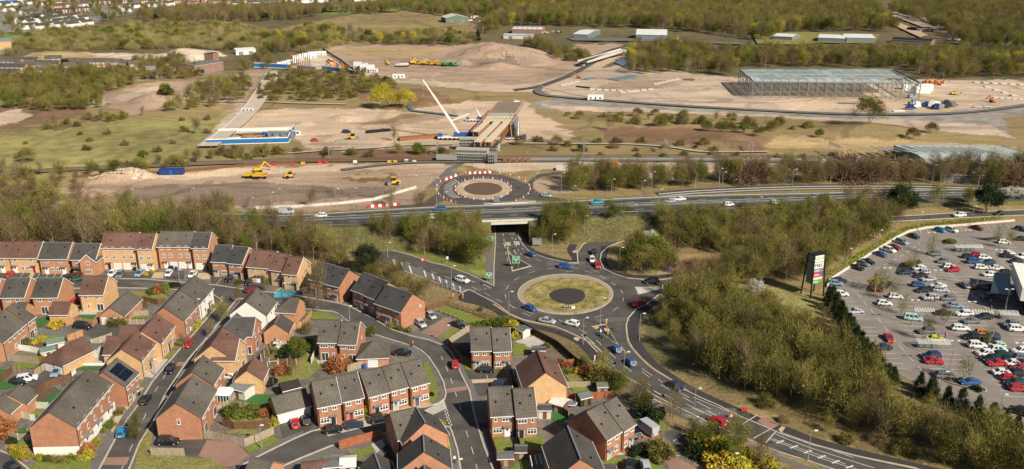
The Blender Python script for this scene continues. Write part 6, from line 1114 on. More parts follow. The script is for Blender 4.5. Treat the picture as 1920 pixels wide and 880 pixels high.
    def sideg(s):
        y=lambda v:v
        A,B,C,D_=(bt[0],bt[1],tp[1],tp[0]) if s<0 else (bt[3],bt[2],tp[2],tp[3])
        lo0,lo1=(.03,.47),(.53,.93)
        rng=((.06,.30),(.33,.63),(.66,.93)) if typ in('estate','minivan','suv') else ((.10,.48),(.52,.93))
        if typ=='van': rng=((.76,.96),)
        g=MB()
        for u0,u1 in rng:
            p=[A.lerp(B,u0),A.lerp(B,u1),D_.lerp(C,u1),D_.lerp(C,u0)]; c=sum(p,Vector())/4; p=[v.lerp(c,.12)+Vector((0,s*.014,0)) for v in p]
            g.face(p if s<0 else p[::-1])
        g.build('side_windows',M['glass'],root)
    sideg(-1); sideg(1)
    wr=.33 if typ not in('suv','van') else .38
    for x in (-h+.78,h-.85):
        for s in (-1,1):
            t=MB(); t.tube((x,s*(w2-.20),wr),(x,s*(w2+.01),wr),wr,wr,14); W_=t.build('wheel',M['tyre'],root); t=MB(); t.tube((x,s*(w2+.0),wr),(x,s*(w2+.025),wr),wr*.62,wr*.55,10); t.build('rim',M['rim'],W_)
    for s in (-1,1):
        t=MB(); t.box(h-.22,h-.015,s*w2*.62-.16,s*w2*.62+.16,nose-.24,nose-.05); t.build('headlight',M['lamp'],root); t=MB(); t.box(-h-.01,-h+.12,s*w2*.72-.12,s*w2*.72+.12,.66,.88 if typ!='van' else 1.2); t.build('taillight',M['tail'],root)
    t=MB(); t.box(-h-.025,-h+.03,-.26,.26,.50,.62); t.build('number_plate',M['plate'],root)
    return root
PROTO={k:car_proto(k) for k in ('hatch','suv','saloon','estate','minivan','van')}; USED={}
TN=dict(hatch='hatchback',suv='SUV',saloon='saloon',estate='estate car',minivan='people carrier',van='van')
CN=dict(darkred='dark red',brightblue='bright blue',lightblue='light blue',darkgreen='dark green',palegreen='pale green',paleblue='pale blue')
CARS=[]
def car(px,py,dx,dy,color,typ='hatch',label=None,z=0.0,place='',group=None):
    z=at_x(ne,G(px,py,z).x).z+.03 if z==ZD else z; g=G(px,py,z+.75); a=ang(px,py,dx,dy,z); p=PROTO[typ]
    o=copy_tree(p); o.name='van' if typ=='van' else 'parked_car' if place or (label and 'parked' in label) else 'car'; o.location=(g.x,g.y,z+(.05 if z<1 else .03)); o.rotation_euler=(0,0,a)
    body=[c for c in o.children if c.name.startswith('body')][0]
    if color!='white': body.material_slots[0].link='OBJECT'; body.material_slots[0].material=PA[color]
    cn=CN.get(color,color)
    if group: o['group']=group
    o['category']='van' if typ=='van' else 'car'; CARS.append((o,cn,TN[typ],label,place)); return o
NEAR=[(19,513,1,-1,'red','hatch','red hatchback parked below the red front door'),(130,518,1,-.3,'black','hatch','black hatchback parked nose to tail with a dark green one in the top row'),(147,522,1,-.2,'darkgreen','hatch','dark green car parked beside a brown bush, top row'),(210,512,-.6,.6,'white','hatch','white hatchback parked before the tall buff brick house'),(225,514.5,-.6,.8,'grey','suv','dark grey pickup-like car beside the white hatchback, top row'),(262,512,-.8,.7,'lightblue','estate','pale blue estate car parked before the narrow three-storey buff house'),(316,512,-.5,.7,'white','hatch','white hatchback before the tall red brick three-storey house'),(361,514,-.6,.6,'white','hatch','white hatchback half hidden below the narrow three-storey red house'),(430,522,-.5,.7,'black','hatch','black hatchback on the drive of the red brick semi'),(467,528,-.4,.7,'black','hatch','black hatchback on the drive before the buff terrace'),(471,542.5,1,-.3,'darkred','hatch','dark red hatchback parked on the top street'),(142,564,1,-.4,'red','hatch','red car squeezed between the orange and buff brick houses'),
 (155,611,1,.12,'black','minivan','large black people carrier parked by the orange-brown fence'),(107,696,-.7,.8,'lightblue','saloon','silver-blue saloon in the parking court by blue bins'),(50,709,1,-.15,'white','suv','white SUV beside the brown fence at far left'),(33,715,1,.25,'black','hatch','black car tucked against the white SUV'),(24,876,1,.65,'black','hatch','black car at the bottom left corner'),(352.5,643.5,-.6,.85,'red','hatch','bright red hatchback parked on the straight road'),(319,691,-.45,.9,'black','hatch','black hatchback parked on the straight road beside the buff house'),(273,748,.55,-.75,'black','hatch','dark car with rear plate showing, parked on the straight road'),(229,809,.4,-.8,'brightblue','hatch','bright blue hatchback parked on the straight road at bottom'),(315,827,1,0,'black','suv','black SUV parked under the large plain gable'),(429,704,-1,-.15,'white','hatch','white car parked behind the buff corner house'),
 (553,792.5,-.22,-1,'red','hatch','red hatchback facing the triple garage'),(574,786,-.22,-1,'black','hatch','black hatchback facing the triple garage'),(624,803.5,1,-.15,'black','hatch','black hatchback parked first in the side street line'),(663.5,795.5,1,-.16,'navy','hatch','dark blue hatchback parked in the middle of the side street line'),(711,784,1,-.2,'black','suv','black SUV parked last in the side street line'),(755,660.5,1,.03,'black','saloon','black saloon on the drive by the hipped garage'),(852.7,681.5,-.2,-1,'red','hatch','red hatchback driving along the estate street'),(912,692.5,1,.03,'black','hatch','black hatchback parked before the semi by the black yard'),(938.5,721,1,.05,'navy','hatch','dark teal hatchback just behind the semi roof'),(808,591,.7,.55,'silver','hatch','silver hatchback in the paved court, far one'),(788.5,605.5,.7,.6,'silver','estate','silver estate car in the paved court, near one'),(858,608,1,.35,'black','saloon','black car in the paved court beside the small lawn'),(575,544,1,-.2,'black','hatch','black car in the shade between the end house and the semi on the bend'),(663.5,556,.4,1,'black','hatch','black car in shadow beside the dark-roofed terrace'),(1190,811,-.7,-.7,'black','hatch','black hatchback nose-out beside the silver van'),(1182,872,.2,-1,'black','suv','black car at the bottom edge beside the silver one'),(1211,873,-.25,-1,'silver','estate','silver car with glass roof at the bottom edge'),
 (1213,803,-1,-.72,'silver','van','long silver van parked beside the red brick semi')]
for c in NEAR: car(*c[:5],typ=c[5],label=c[6])
RD=[(866.6,524.5,1,.28,'white','suv','white SUV on the west arm near the roundabout'),(994.5,476,-1,-.4,'blue','hatch','blue hatchback leaving under the bridge lane'),(1060,499,1,.1,'blue','suv','blue SUV on the top side of the roundabout'),(994.5,577,1,.38,'blue','hatch','blue hatchback on the left side of the roundabout'),(1026,600.5,1,.2,'silver','saloon','silver saloon on the lower roundabout lane'),(1072,605,-1,-.22,'white','hatch','white hatchback on the lower roundabout lane'),(1114,472.6,.15,1,'black','hatch','black car at the back of the loop road queue'),(1110.5,486,.25,1,'white','hatch','white car in the middle of the loop road queue'),(1120,496.4,.6,1,'red','hatch','red car at the front of the loop road queue'),(1222,527,-1,0,'black','suv','black SUV arriving on the east arm'),(1198,568.5,1,-.45,'red','suv','red SUV leaving the roundabout by the kerb'),(1155,653.5,-.7,-.7,'blue','hatch','blue hatchback heading to the roundabout, first one'),(1182,678,-.6,-.6,'blue','hatch','blue hatchback heading to the roundabout, second one'),(1267,723,.7,.5,'navy','saloon','dark blue saloon leaving along the lower right road'),(1344.5,788.5,-1,-.45,'red','hatch','red hatchback approaching on the lower right road')]
for c in RD: car(*c[:5],typ=c[5],label=c[6],place='')
DC=[(601,404,-1,.02,'white','suv'),(825,391,-1,.05,'blue','suv'),(816,406,1,-.05,'white','estate'),(1044,386.5,-1,.06,'blue','hatch'),(1119,379,-1,.06,'teal','suv'),(1256,376.5,-1,.05,'silver','hatch'),(1274,372.5,-1,.05,'white','saloon'),(1367,382.5,1,-.05,'white','hatch'),(1526,368,-1,.04,'grey','hatch'),(1454,379,1,-.04,'white','hatch'),(1627,360,-1,.03,'black','hatch'),(1536,382,1,-.04,'white','hatch')]
for c in DC: car(*c[:5],typ=c[5],z=ZD,place='DC')
car(1024.5,366,1,.12,'palegreen','hatch','pale teal car on the small loop beside the earth island'); car(1799,403,-1,.03,'white','suv','white SUV on the road above the car park'); car(1875,399.5,-1,.05,'black','hatch','black hatchback on the road above the car park'); car(537,397,1,0,'silver','van','white-silver van behind barriers left of the carriageway',z=0)
PK=[(1060,210,'navy'),(985,248,'lightblue'),(938,280,'darkred'),(905,298,'white'),(850,325,'blue'),(772,372,'black'),(738,383,'grey'),(703,408,'black'),(590,490,'purple'),(568,508,'lightblue'),(602,575,'white'),(688,687,'silver'),(1228,172,'brightblue'),(1300,172,'white'),(1462,158,'darkred'),(1740,165,'darkgreen'),(1635,248,'white'),(1752,228,'black'),(1195,320,'grey'),(1245,368,'grey'),(1290,402,'white'),(1310,423,'red'),(1410,340,'black'),(1470,328,'red'),(1510,345,'white'),(1445,372,'blue'),(1535,377,'navy'),(1490,408,'white'),(1588,412,'white'),(1540,452,'white'),(1655,318,'white'),(1660,335,'black'),(1710,368,'black'),(1750,342,'white'),(1752,402,'black'),
 (1095,413,'white'),(1115,441,'silver'),(1110,460,'black'),(1005,440,'navy'),(1155,482,'silver'),(1093,518,'blue'),(1118,553,'black'),(1215,525,'white'),(1230,550,'silver'),(1165,600,'silver'),(1278,602,'grey'),(1320,650,'lightblue'),(945,592,'white'),(875,635,'white'),(1258,698,'black'),(1380,700,'white'),(1505,722,'black'),(1425,747,'grey'),(1358,793,'white'),(1143,813,'grey'),(1200,862,'yellow'),(1500,822,'orange'),(1430,845,'black'),(1530,592,'grey'),(1675,768,'grey'),(1718,798,'white')]
random.seed(5)
for x,y,c in PK:
    d=(1,.35) if x<1080 and y<420 and x>600 else (1,.05); 
    if x in(590,568): d=(1,.1)
    if y<180 and x>1200: d=(1,.3)
    car(1400+x/3.385,380+y/3.385,d[0]*random.choice((1,-1)),d[1]*1.0 if 1 else 0,c,random.choice(('hatch','hatch','suv','saloon','estate')),place='park') if d[1]<.2 else car(1400+x/3.385,380+y/3.385,d[0],d[1],c,random.choice(('hatch','suv','saloon')),place='park')
PK2=[(1548,38,'navy'),(1570,62,'black'),(1465,90,'white'),(1590,90,'palegreen'),(1600,114,'white'),(1512,138,'white'),(1635,148,'darkgreen'),(1553,176,'black'),(1590,203,'red'),(1665,180,'black'),(1705,203,'white'),(1735,235,'red'),(1740,268,'black'),(1628,262,'white'),(1670,297,'red'),(1705,330,'darkgreen'),(1725,362,'red'),(1172,158,'navy'),(1190,190,'red'),(1262,280,'grey'),(1420,322,'blue'),(862,103,'navy'),(1745,128,'white'),(1748,205,'black'),(1750,165,'grey')]
for x,y,c in PK2: car(1400+x/3.385,620+y/3.385,random.choice((1,-1)),.04,c,random.choice(('hatch','hatch','suv','saloon','estate')),place='park')
for x,y,c in ((1385,520,'grey'),(1430,522,'black'),(1495,525,'grey'),(1545,525,'darkred'),(1602,527,'lightblue')): car(1400+x/3.385,380+y/3.385,-1,-.75,c,'saloon',place='store')
car(1667,632.5,.55,.8,'red','saloon','red saloon driving between the bays of the car park'); car(1712.5,595.5,1,.12,'paleblue','minivan','pale blue people carrier beside the lamp in the middle car park rows'); car(1889,511.5,1,.05,'black','suv','large black SUV near the store front',place=''); car(1912,770,-1,-.3,'black','suv','black car in the shade at the lower right of the car park')
# labels from neighbours
def auto_labels():
    loc=[(o.location.x,o.location.y) for o,*_ in CARS]
    for i,(o,cn,tn,label,place) in enumerate(CARS):
        if label: o['label']=label; continue
        x,y=loc[i]; nb=sorted((hypot(x-a,y-b),j) for j,(a,b) in enumerate(loc) if j!=i and CARS[j][4]==place)[:2]
        px,py=PX((x,y,o.location.z))
        if place=='DC':
            side='far' if abs(o.rotation_euler.z)>1.6 else 'near'
            where='left of the underpass' if px<920 else 'just right of the underpass' if px<1180 else 'in the middle of the stretch' if px<1420 else 'toward the right end'
            o['label']='%s %s on the %s carriageway %s'%(cn,tn,side,where); o['group']='cars on the dual carriageway'
        elif place=='store': o['label']='%s %s in the slanted row before the store front'%(cn,tn); o['group']='cars in the retail car park'
        else:
            n1=CARS[nb[0][1]]; n2=CARS[nb[1][1]]
            area='along the hedge' if px<1740 and py<500 or (px<1600 and py<560) else 'in the left column' if px<1690 else 'in the upper rows' if py<500 else 'in the middle rows' if py<610 else 'in the lower rows'
            if nb[0][0]>9: o['label']='%s %s standing alone %s of the car park'%(cn,tn,area)
            else: o['label']='%s %s %s, between a %s and a %s car'%(cn,tn,area,n1[1],n2[1])
            o['group']='cars in the retail car park'
auto_labels()
# motorcycle
c=G(1126,629,.5); o=empty('motorcycle',(c.x,c.y,.04),ang(1126,629,-.7,-.6),'blue motorcycle with rider heading up to the roundabout','motorcycle')
for x in (-.65,.65): q=MB(); q.tube((x,-.07,.32),(x,.07,.32),.32,.32,12); q.build('wheel',M['tyre'],o)
q=MB(); q.bar((-.55,0,.62),(.5,0,.72),.3,.28); q.build('body',PA['blue'],o); q=MB(); q.bar((.45,-.35,1.0),(.45,.35,1.0),.05); q.build('handlebar',M['black'],o)
def person(label,px,py,deg,top,bot,h=1.72,sit=False,z=0):
    c=G(px,py,z); 
    if sit: J=[(0,0,.86),(0,0,1.12),(.08,0,1.35),(.1,0,1.47),(.12,0,1.62),(.32,.12,.84),(.2,.16,.45),(.32,-.12,.84),(.2,-.16,.45),(.1,.2,1.38),(.32,.26,1.15),(.52,.25,1.02),(.1,-.2,1.38),(.32,-.26,1.15),(.52,-.25,1.02)]
    else: J=[(0,0,.93),(0,0,1.15),(.02,0,1.38),(.03,0,1.5),(.03,0,1.63),(.10,.09,.52),(.14,.1,.06),(-.06,-.09,.52),(-.2,-.1,.08),(0,.2,1.40),(.06,.25,1.13),(.18,.24,.9),(0,-.2,1.40),(-.08,-.25,1.13),(-.05,-.24,.88)]
    E_=[(0,1),(1,2),(2,3),(3,4),(0,5),(5,6),(0,7),(7,8),(2,9),(9,10),(10,11),(2,12),(12,13),(13,14)]; rd=[.14,.14,.15,.06,.105,.075,.045,.075,.045,.06,.045,.035,.06,.045,.035]
    me=bpy.data.meshes.new('person'); me.from_pydata(J,E_,[]); o=bpy.data.objects.new('person',me); COL.objects.link(o); o.location=(c.x,c.y,z+.04); o.rotation_euler=(0,0,R(deg)); s=h/1.72; o.scale=(s,s,s)
    md=o.modifiers.new('skin','SKIN'); 
    for i,v in enumerate(me.skin_vertices[0].data): v.radius=(rd[i],rd[i])
    me.skin_vertices[0].data[0].use_root=True; o.modifiers.new('ss','SUBSURF').levels=1; me.materials.append(M[bot] if sit else M['skin'])
    t=MB(); t.box(-.17 if not sit else -.15,.19,-.26,.26,.95,1.45,taper=.8); a=t.build('jacket',M[top],o)
    t=MB(); t.tube((J[5][0]*.3,.1,.95),J[6],.13,.075,7); t.tube((J[7][0]*.3,-.1,.95),J[8],.13,.075,7); t.build('trousers',M[bot],o)
    t=MB(); t.tube((J[4][0]-.02,0,1.60),(J[4][0]-.02,0,1.76),.11,.07,8); t.build('helmet' if sit else 'hair',M['whitec'] if sit else M['darkc'],o)
    return tag(o,label,'person')
person('person in a pink top walking beside the black saloon drive',773,650,40,'pinkc','darkc'); person('person in white and dark clothes walking on the pavement at the bottom',852,868,-70,'whitec','darkc'); q=person('person in blue riding the motorcycle',1126,629,math.degrees(ang(1126,629,-.7,-.6)),'whitec','darkc',sit=True)
person('person in dark clothes crossing toward the store',1857,583,10,'darkc','darkc'); person('person in red beside the shaded store front rows',1857,571,10,'pinkc','darkc'); person('person in a hi-vis yellow top beside the yellow car',1772,634,10,'pinkc','darkc'); person('person in red in the middle car park aisle',1752,567,200,'pinkc','darkc'); person('dark-dressed person at the store end of the car park',1890,527,200,'darkc','darkc')
# ---------------- lamp posts and signs ----------------
def lamp(bx,by,ty,kind='single',z=0,arm=1.2,side=1,place='',lab=None):
    b=G(bx,by,z); h=max(4,min(15,height_to(b,ty))); o=empty('street_lamp',b,0); q=MB(); q.tube((0,0,0),(0,0,1.2),.13,.12,6); q.tube((0,0,1.2),(0,0,h-.2),.095,.055,6); q.build('post',M['galv'],o)
    for s in ((side,) if kind=='single' else (-1,1)):
        q=MB(); q.bar((0,0,h-.25),(s*arm,0,h),.07); A=q.build('arm',M['galv'],o); q=MB(); q.box(s*arm-.35,s*arm+.35,-.16,.16,h-.04,h+.1); q.build('lamp_head',M['whitep'],A)
    return tag(o,lab or 'tall grey street lamp '+place,'street lamp','street lamps')
for bx,by,ty,pl in ((727,484,455,'on the verge of the west arm, far left'),(847,543,498.5,'beside the hatched lay-by'),(954,597,547,'left of the big roundabout'),(1093,646,596,'below the big roundabout by the new footpath'),(1035,481,439.6,'right of the underpass road'),(1160.5,507,464,'inside the loop road bend'),(1198.6,640,588,'right of the big roundabout beside the wood'),(1125.5,609.5,559,'on the lower splitter island'),(1095,449,405,'near the top of the loop road'),(1168.6,716,660,'by the green sign on the lower road'),(1300,791,728.6,'beside the lower right road, middle'),(1370,885,852.7,'among the golden shrubs at the bottom'),(1514,865,807.6,'in the zigzag stretch of the lower right road'),(1096,450,405,'')):
    if pl: lamp(bx,by,ty,place=pl,arm=.9)
for bx,by,ty,pl in ((838.5,646,610,'beside the black-fenced yard'),(336.8,530,512,'on the top street'),(375,609,561,'before the white-fronted house'),(532,556,538,'by the garden pool'),(656,603,574,'on the inner side of the road bend'),(290.4,704,681,'beside the stepped buff house'),(491,842,797.6,'on the small corner lawn'),(860,905,861,'leaning into view at the bottom of the street'),(345,560,537,'') ):
    if pl: lamp(bx,by,ty,arm=.5,lab='short grey estate street lamp '+pl)
for i,(bx,by,ty) in enumerate(((1763,735,697),(1781,694,639),(1902,694,643),(1871,785,740),(1586,504,466),(1643.7,469,432),(1720.5,433,398),(1819.5,424,387),(1739.7,479,436),(1713,501,469),(1657,548,502.6),(1751.5,551,507),(1830,541,497),(1865,510,468.6),(1813.6,613,566),(1708.7,610,563),(1884.5,585,542.5),(1809,462.7,431.7))):
    dbl=i in(1,2,8,10,11,12,13,14,15,16,17); lamp(bx,by,ty,'double' if dbl else 'single',arm=.8,lab='%s-headed tall car park lamp %s'%('double' if dbl else 'single',('by the lower planting bed','beside the trolley shelter in the lower rows','among the crowded lower right rows','in front of the lower conifers','at the left end of the hedge','halfway along the hedge','on the hedge wall above the blue car','on the hedge wall near its right end','over the head of the middle aisle','in the upper planting bed','beside the left planting bed','in the middle rows near the white cars','in front of the store rows','in the upper right rows','right of the zebra crossing','next to the pale blue people carrier','close to the store canopy','in the upper right corner')[i]))
for i,(bx,by,ty,zz) in enumerate(((511,401,361,0),(522.5,389,354.5,0),(631,389,354,0),(665.7,397.5,352.5,0),(745.5,381,345,0),(777.5,361,329,0),(818.7,387.5,334,0),(833,386,360,0),(1003,362,325,0),(1052,376,324,0),(1073,386,349,0),(1146,372,336,0),(1202.5,370,339,ZD),(1221,362.5,322.5,0),(1234,396,355,ZD),(1186,422,384,0),(1347.5,352.5,316,0),(1353,363,322.5,ZD),(1472.5,346,319,0),(1484,360,317.5,ZD),(1421,390,370,ZD),(1600,344,295,0),(1746,345,309,0),(79.5,387,361,0),(247.5,384,355,0),(471,394,371,0),(360.7,372,359,0),(1096,440,404,0),(322,420,402,0))):
    pos=int(bx); lamp(bx,by,ty,z=zz,arm=1.0,lab='slim grey lamp post near the dual carriageway, '+('far left' if bx<400 else 'left of the small roundabout' if bx<800 else 'by the small roundabout' if bx<1010 else 'right of the underpass' if bx<1300 else 'on the right stretch' ))
def board(label,px,py,ty,w_,h_,m,deg=0,name='road_sign',z=0,posts=2,border=True,h2=None):
    b=G(px,py,z); top=height_to(b,ty); o=empty(name,b,R(deg),label,'sign')
    for k in range(posts): x=(-w_*.3+k*w_*.6) if posts>1 else 0; q=MB(); q.tube((x,0,0),(x,0,top-.1),.06,.06,5); q.build('post',M['galv'],o)
    q=MB(); q.box(-w_/2,w_/2,-.09,-.05,top-h_,top); f=q.build('panel',M[m],o)
    if border:
        q=MB(); t=.08
        for a in ((-w_/2+.06,w_/2-.06,top-.06-t,top-.06),(-w_/2+.06,w_/2-.06,top-h_+.06,top-h_+.06+t),(-w_/2+.06,-w_/2+.06+t,top-h_+.06+t,top-.06-t),(w_/2-.06-t,w_/2-.06,top-h_+.06+t,top-.06-t)): q.box(a[0],a[1],-.115,-.09,a[2],a[3])
        # route diagram and lines of lettering, too small to read
        q.box(-.09,.09,-.113,-.09,top-h_*.85,top-h_*.4); q.bar((-w_*.3,-.1,top-h_*.5),(w_*.3,-.1,top-h_*.5),.02,.14)
        for k in range(2): q.box(-w_*.36,-w_*.12,-.113,-.09,top-h_*(.2+.12*k)-.08,top-h_*(.2+.12*k)+.05); q.box(w_*.12,w_*.36,-.113,-.09,top-h_*(.2+.12*k)-.08,top-h_*(.2+.12*k)+.05)
        q.build('lettering',M['whitep'],f)
    return o
board('large green direction sign left of the underpass road',918.5,458,443,2.9,2.9,'greensign'); board('small green direction sign at the tip of the west arm verge',917,528,511,2,1.8,'greensign'); board('green and white sign on the top splitter island',967.5,503,480,2.4,2.4,'greensign'); board('grey back of a large sign right of the underpass road',1007,462,446,3,2.4,'galv',border=False); board('green direction sign facing away beside the lower main road',1143,696,681,2.8,2.2,'greensign',deg=-30); board('grey-green sign back beside the small roundabout',931,381,368,2.2,2.2,'lead',border=False); board('small blue sign on the hatched lay-by',841,536,529,.7,.7,'bluesign',posts=1,border=False); board('small blue round sign above the east arm footpath',1254.5,512,501,.7,.7,'bluesign',posts=1,border=False); board('small white sign on the verge of the west arm',839,495,481,.7,.9,'whitep',posts=1,border=False)
c=G(1063,580); o=empty('chevron_sign',(c.x,c.y,.2),0,'black and white chevron sign on the roundabout island','sign'); q=MB(); q.box(-.9,.9,-.05,.05,.3,1.1); p_=q.build('panel',M['black'],o); q=MB()
for k in range(3): q.bar((-.7+k*.6,-.07,.35),(-.45+k*.6,-.07,.7),.03,.18); q.bar((-.45+k*.6,-.07,.7),(-.7+k*.6,-.07,1.05),.03,.18)
q.build('chevrons',M['whitep'],p_); q=MB(); q.box(1.2,2.2,-.2,.2,0,.7); q.build('base_box',M['whitep'],o)
for x,y,m_,l in ((960,508,'yellow','yellow bollard at the tip of the top splitter island'),(1140,627,'yellow','yellow bollard on the lower splitter island'),(1137,608,'yellow','yellow bollard at the head of the lower splitter island'),(952,472,'yellow','small yellow bollard at the top of the island by the underpass'),(1115,677,'whitep','white marker post at the end of the footpath bank'),(868,560,'orange2','orange bollard by the lay-by works'),(850,561,'orange2','orange cone-like bollard below the lay-by works'),(1307,792,'bluesign','small blue bollard sign beside the lower road lamp'),(1242,543,'whitep','white bollard on the east arm splitter')):
    c=G(x,y); o=empty('bollard',(c.x,c.y,.12),0,l,'bollard'); q=MB(); q.box(-.18,.18,-.15,.15,0,1.15,taper=.8); q.build('body',M[m_],o); q=MB(); q.box(-.2,.2,-.17,.17,1.15,1.25); q.build('cap',M['whitep'],o)
for x,y,l in ((1370,782,'small cluster of red and white barriers at the works beside the crossing'),(1395,774-4,'red plastic barriers on the bank beside the dark footpath'),(792,489,'tipped red and white barrier on the west arm verge')):
    c=G(x,y); o=empty('barrier',(c.x,c.y,.04),.3,l,'barrier')
    for k in range(3): q=MB(); q.box(-.7+k*.55,-.25+k*.55,-.12,.12,0,.6,taper=.8); q.build('barrier_block',M['redp' if k!=1 or 'red plastic' in l else 'whitep'],o)
ms_=mat('shelter_plastic',(.55,.56,.55),.3); ms_.node_tree.nodes['Principled BSDF'].inputs['Alpha'].default_value=.45
def shelter(label,x0,y0,x1,y1):
    a=G(x0,y0); b=G(x1,y1); L_=(b-a).length; o=empty('trolley_shelter',(a.x,a.y,.05),atan2(b.y-a.y,b.x-a.x),label,'trolley shelter')
    for k in range(5):
        for y in (0,2.6): q=MB(); q.tube((L_*k/4,y,0),(L_*k/4,y,1.5),.05,.05,5); q.build('post',M['galv'],o)
    q=MB(); n=8
    for k in range(n):
        t0=pi*k/n; t1=pi*(k+1)/n; q.face([(0,1.3-1.4*cos(t0),1.5+.75*sin(t0)),(L_,1.3-1.4*cos(t0),1.5+.75*sin(t0)),(L_,1.3-1.4*cos(t1),1.5+.75*sin(t1)),(0,1.3-1.4*cos(t1),1.5+.75*sin(t1))][::-1])
    q.build('curved_roof',mat('shelter_plastic',(.55,.56,.55),.3),o); q=MB()
    for k in range(5): q.bar((L_*k/4,-.12,1.5),(L_*k/4,1.3,2.3),.08); 
    q.build('rib',M['white'],o); q=MB(); q.bar((0,0,.5),(L_,0,.5),.05); q.bar((0,0,1.0),(L_,0,1.0),.05); q.build('rail',M['galv'],o)
    q=MB()
    for k in range(int(L_/1.6)-1): q.box(.7+k*1.5,1.8+k*1.5,.5,2.1,.4,1.05,taper=1.1)
    q.build('trolleys',M['lead'],o)
shelter('curved trolley shelter in the upper rows of the car park',1791,474,1842,474); shelter('curved trolley shelter in the lower rows of the car park',1720,656,1780,657); shelter('curved trolley shelter in front of the store',1874,601,1909,602)
# pylon sign
c=G(1512,553); c2=G(1549,553); cc_=(c+c2)/2; W_=(c2-c).length*.8; o=empty('pylon_sign',(cc_.x-1.2,cc_.y,0),R(24),'tall dark pylon sign listing the stores above the rough clearing','sign'); Hs=height_to(cc_,472)
for x in (-W_*.42,W_*.42):
    for y in (-1.2,1.2): q=MB(); q.bar((x*1.25,y*1.6,0),(x,y,Hs*.97),.3); q.build('leg',M['black'],o)
q=MB(); q.box(-W_*.42,W_*.42,-1.1,1.1,Hs*.30,Hs*.96); q.build('frame',M['black'],o)
q=MB(); q.bar((-W_*.45,-1.2,Hs*.96),(W_*.1,-1.2,Hs*1.03),.15,.5); q.bar((W_*.45,-1.2,Hs*.93),(W_*.1,-1.2,Hs*1.03),.15,.4); q.build('crown',M['black'],o)
limeg=mat('lime_sign_green',(.25,.42,.03),.5); pinkred=mat('sign_red',(.55,.04,.06),.5); sg=mat('sign_green',(.03,.25,.08),.5)
PN=[(.80,.94,'whitep','ASDA',limeg),(.645,.785,'whitep','M&S',M['black']),(.555,.635,'lead','',None),(.455,.545,pinkred,'',None),(.385,.445,mat('sign_pale_pink',(.75,.55,.45),.5),'',None),(.30,.375,mat('sign_bright_green',(.06,.38,.07),.5),'',None)]
def textobj(s,m,par,loc,size,rot=(pi/2,0,0)):
    cu=bpy.data.curves.new('txt','FONT'); cu.body=s; cu.size=size; cu.align_x='CENTER'; cu.align_y='CENTER'; cu.extrude=.02; t=bpy.data.objects.new('lettering',cu); COL.objects.link(t)
    dg=bpy.context.evaluated_depsgraph_get(); me=bpy.data.meshes.new_from_object(t.evaluated_get(dg)); me.materials.clear(); me.materials.append(m); bpy.data.objects.remove(t); q=bpy.data.objects.new('lettering',me); COL.objects.link(q); q.parent=par; q.location=loc; q.rotation_euler=rot; return q
for z0,z1,m_,s,tm_ in PN:
    for sd in (-1,1):
        q=MB(); q.box(-W_*.40,W_*.40,sd*1.12,sd*1.18,Hs*z0,Hs*z1); p_=q.build('sign_panel',M[m_] if isinstance(m_,str) else m_,o)
        if not s and z0!=.385:
            g_=MB(); y0,y1=sorted((sd*1.18,sd*1.215)); zz=Hs*(z0+z1)/2
            for k in range(5): g_.bar((-W_*.26+k*W_*.075,sd*1.2,zz-Hs*.018),(-W_*.22+k*W_*.075,sd*1.2,zz+Hs*.018),.03,.16)
            g_.build('lettering',M['whitep'],p_)
            if z0==.455: g_=MB(); g_.box(W_*.17,W_*.38,y0,y1,Hs*.48,Hs*.545); g_.build('blue_logo',M['blue'],p_)
        if s: textobj(s,tm_,p_,(0,sd*1.21,Hs*(z0+z1)/2),Hs*(z1-z0)*(.85 if len(s)<5 else .6),(pi/2,0,0 if sd<0 else pi))
    q=MB(); q.box(-W_*.43,-W_*.40-.0,-1.0,1.0,Hs*z0,Hs*z1); q.build('side_panel',M['lead'],o)
# store at the right edge
c=G(1908,592); o=empty('store_building',(0,0,0),0,'white-fronted retail store with glazed canopy cut by the right edge','building')
def prism(pts,z0,z1,name,m,par,flat=True):
    P=[Vector((p[0],p[1],0)) for p in pts]; 
    if poly2(P)<0: P=P[::-1]
    b=MB(); lo=[p+Vector((0,0,z0)) for p in P]; hi=[p+Vector((0,0,z1)) for p in P]; b.face(hi); b.face(lo[::-1])
    for k in range(len(P)): b.face([lo[k],lo[(k+1)%len(P)],hi[(k+1)%len(P)],hi[k]])
    return b.build(name,M[m] if isinstance(m,str) else m,par)
a=G(1915,588); b_=G(1904,524+18); d_=(b_-a); nrm=Vector((d_.y,-d_.x,0)).normalized(); 
if nrm.x<0: nrm=-nrm
A0=a+Vector((0,-2,0)); 
prism([A0,b_,b_+nrm*40,A0+nrm*40],0,7.5,'wall','cream',o); prism([A0-nrm*2,b_-nrm*2,b_+nrm*1,A0+nrm*1],4.2,7.9,'fascia','render',o); prism([A0-nrm*.05,b_-nrm*.05,b_,A0],.1,4.0,'glazing','glass',o)
prism([b_-nrm*6,b_-nrm*2,A0-nrm*2+Vector((0,4,0)),A0-nrm*7+Vector((0,4,0))],3.9,4.1,'glass_canopy','glass',o)
for t in (.1,.5,.9):
    p=b_.lerp(A0,t)-nrm*4.6; q=MB(); q.tube((p.x,p.y,0),(p.x,p.y,3.9),.15,.15,8); q.build('column',M['galv'],o)
# ---------------- construction site ----------------
def gpt(px,py,z=0): v=G(px,py,0); v.z=max(0,gz(v.x,v.y)); return v
def rail_z(px,py,h): 
    v=G(px,py,h); return v
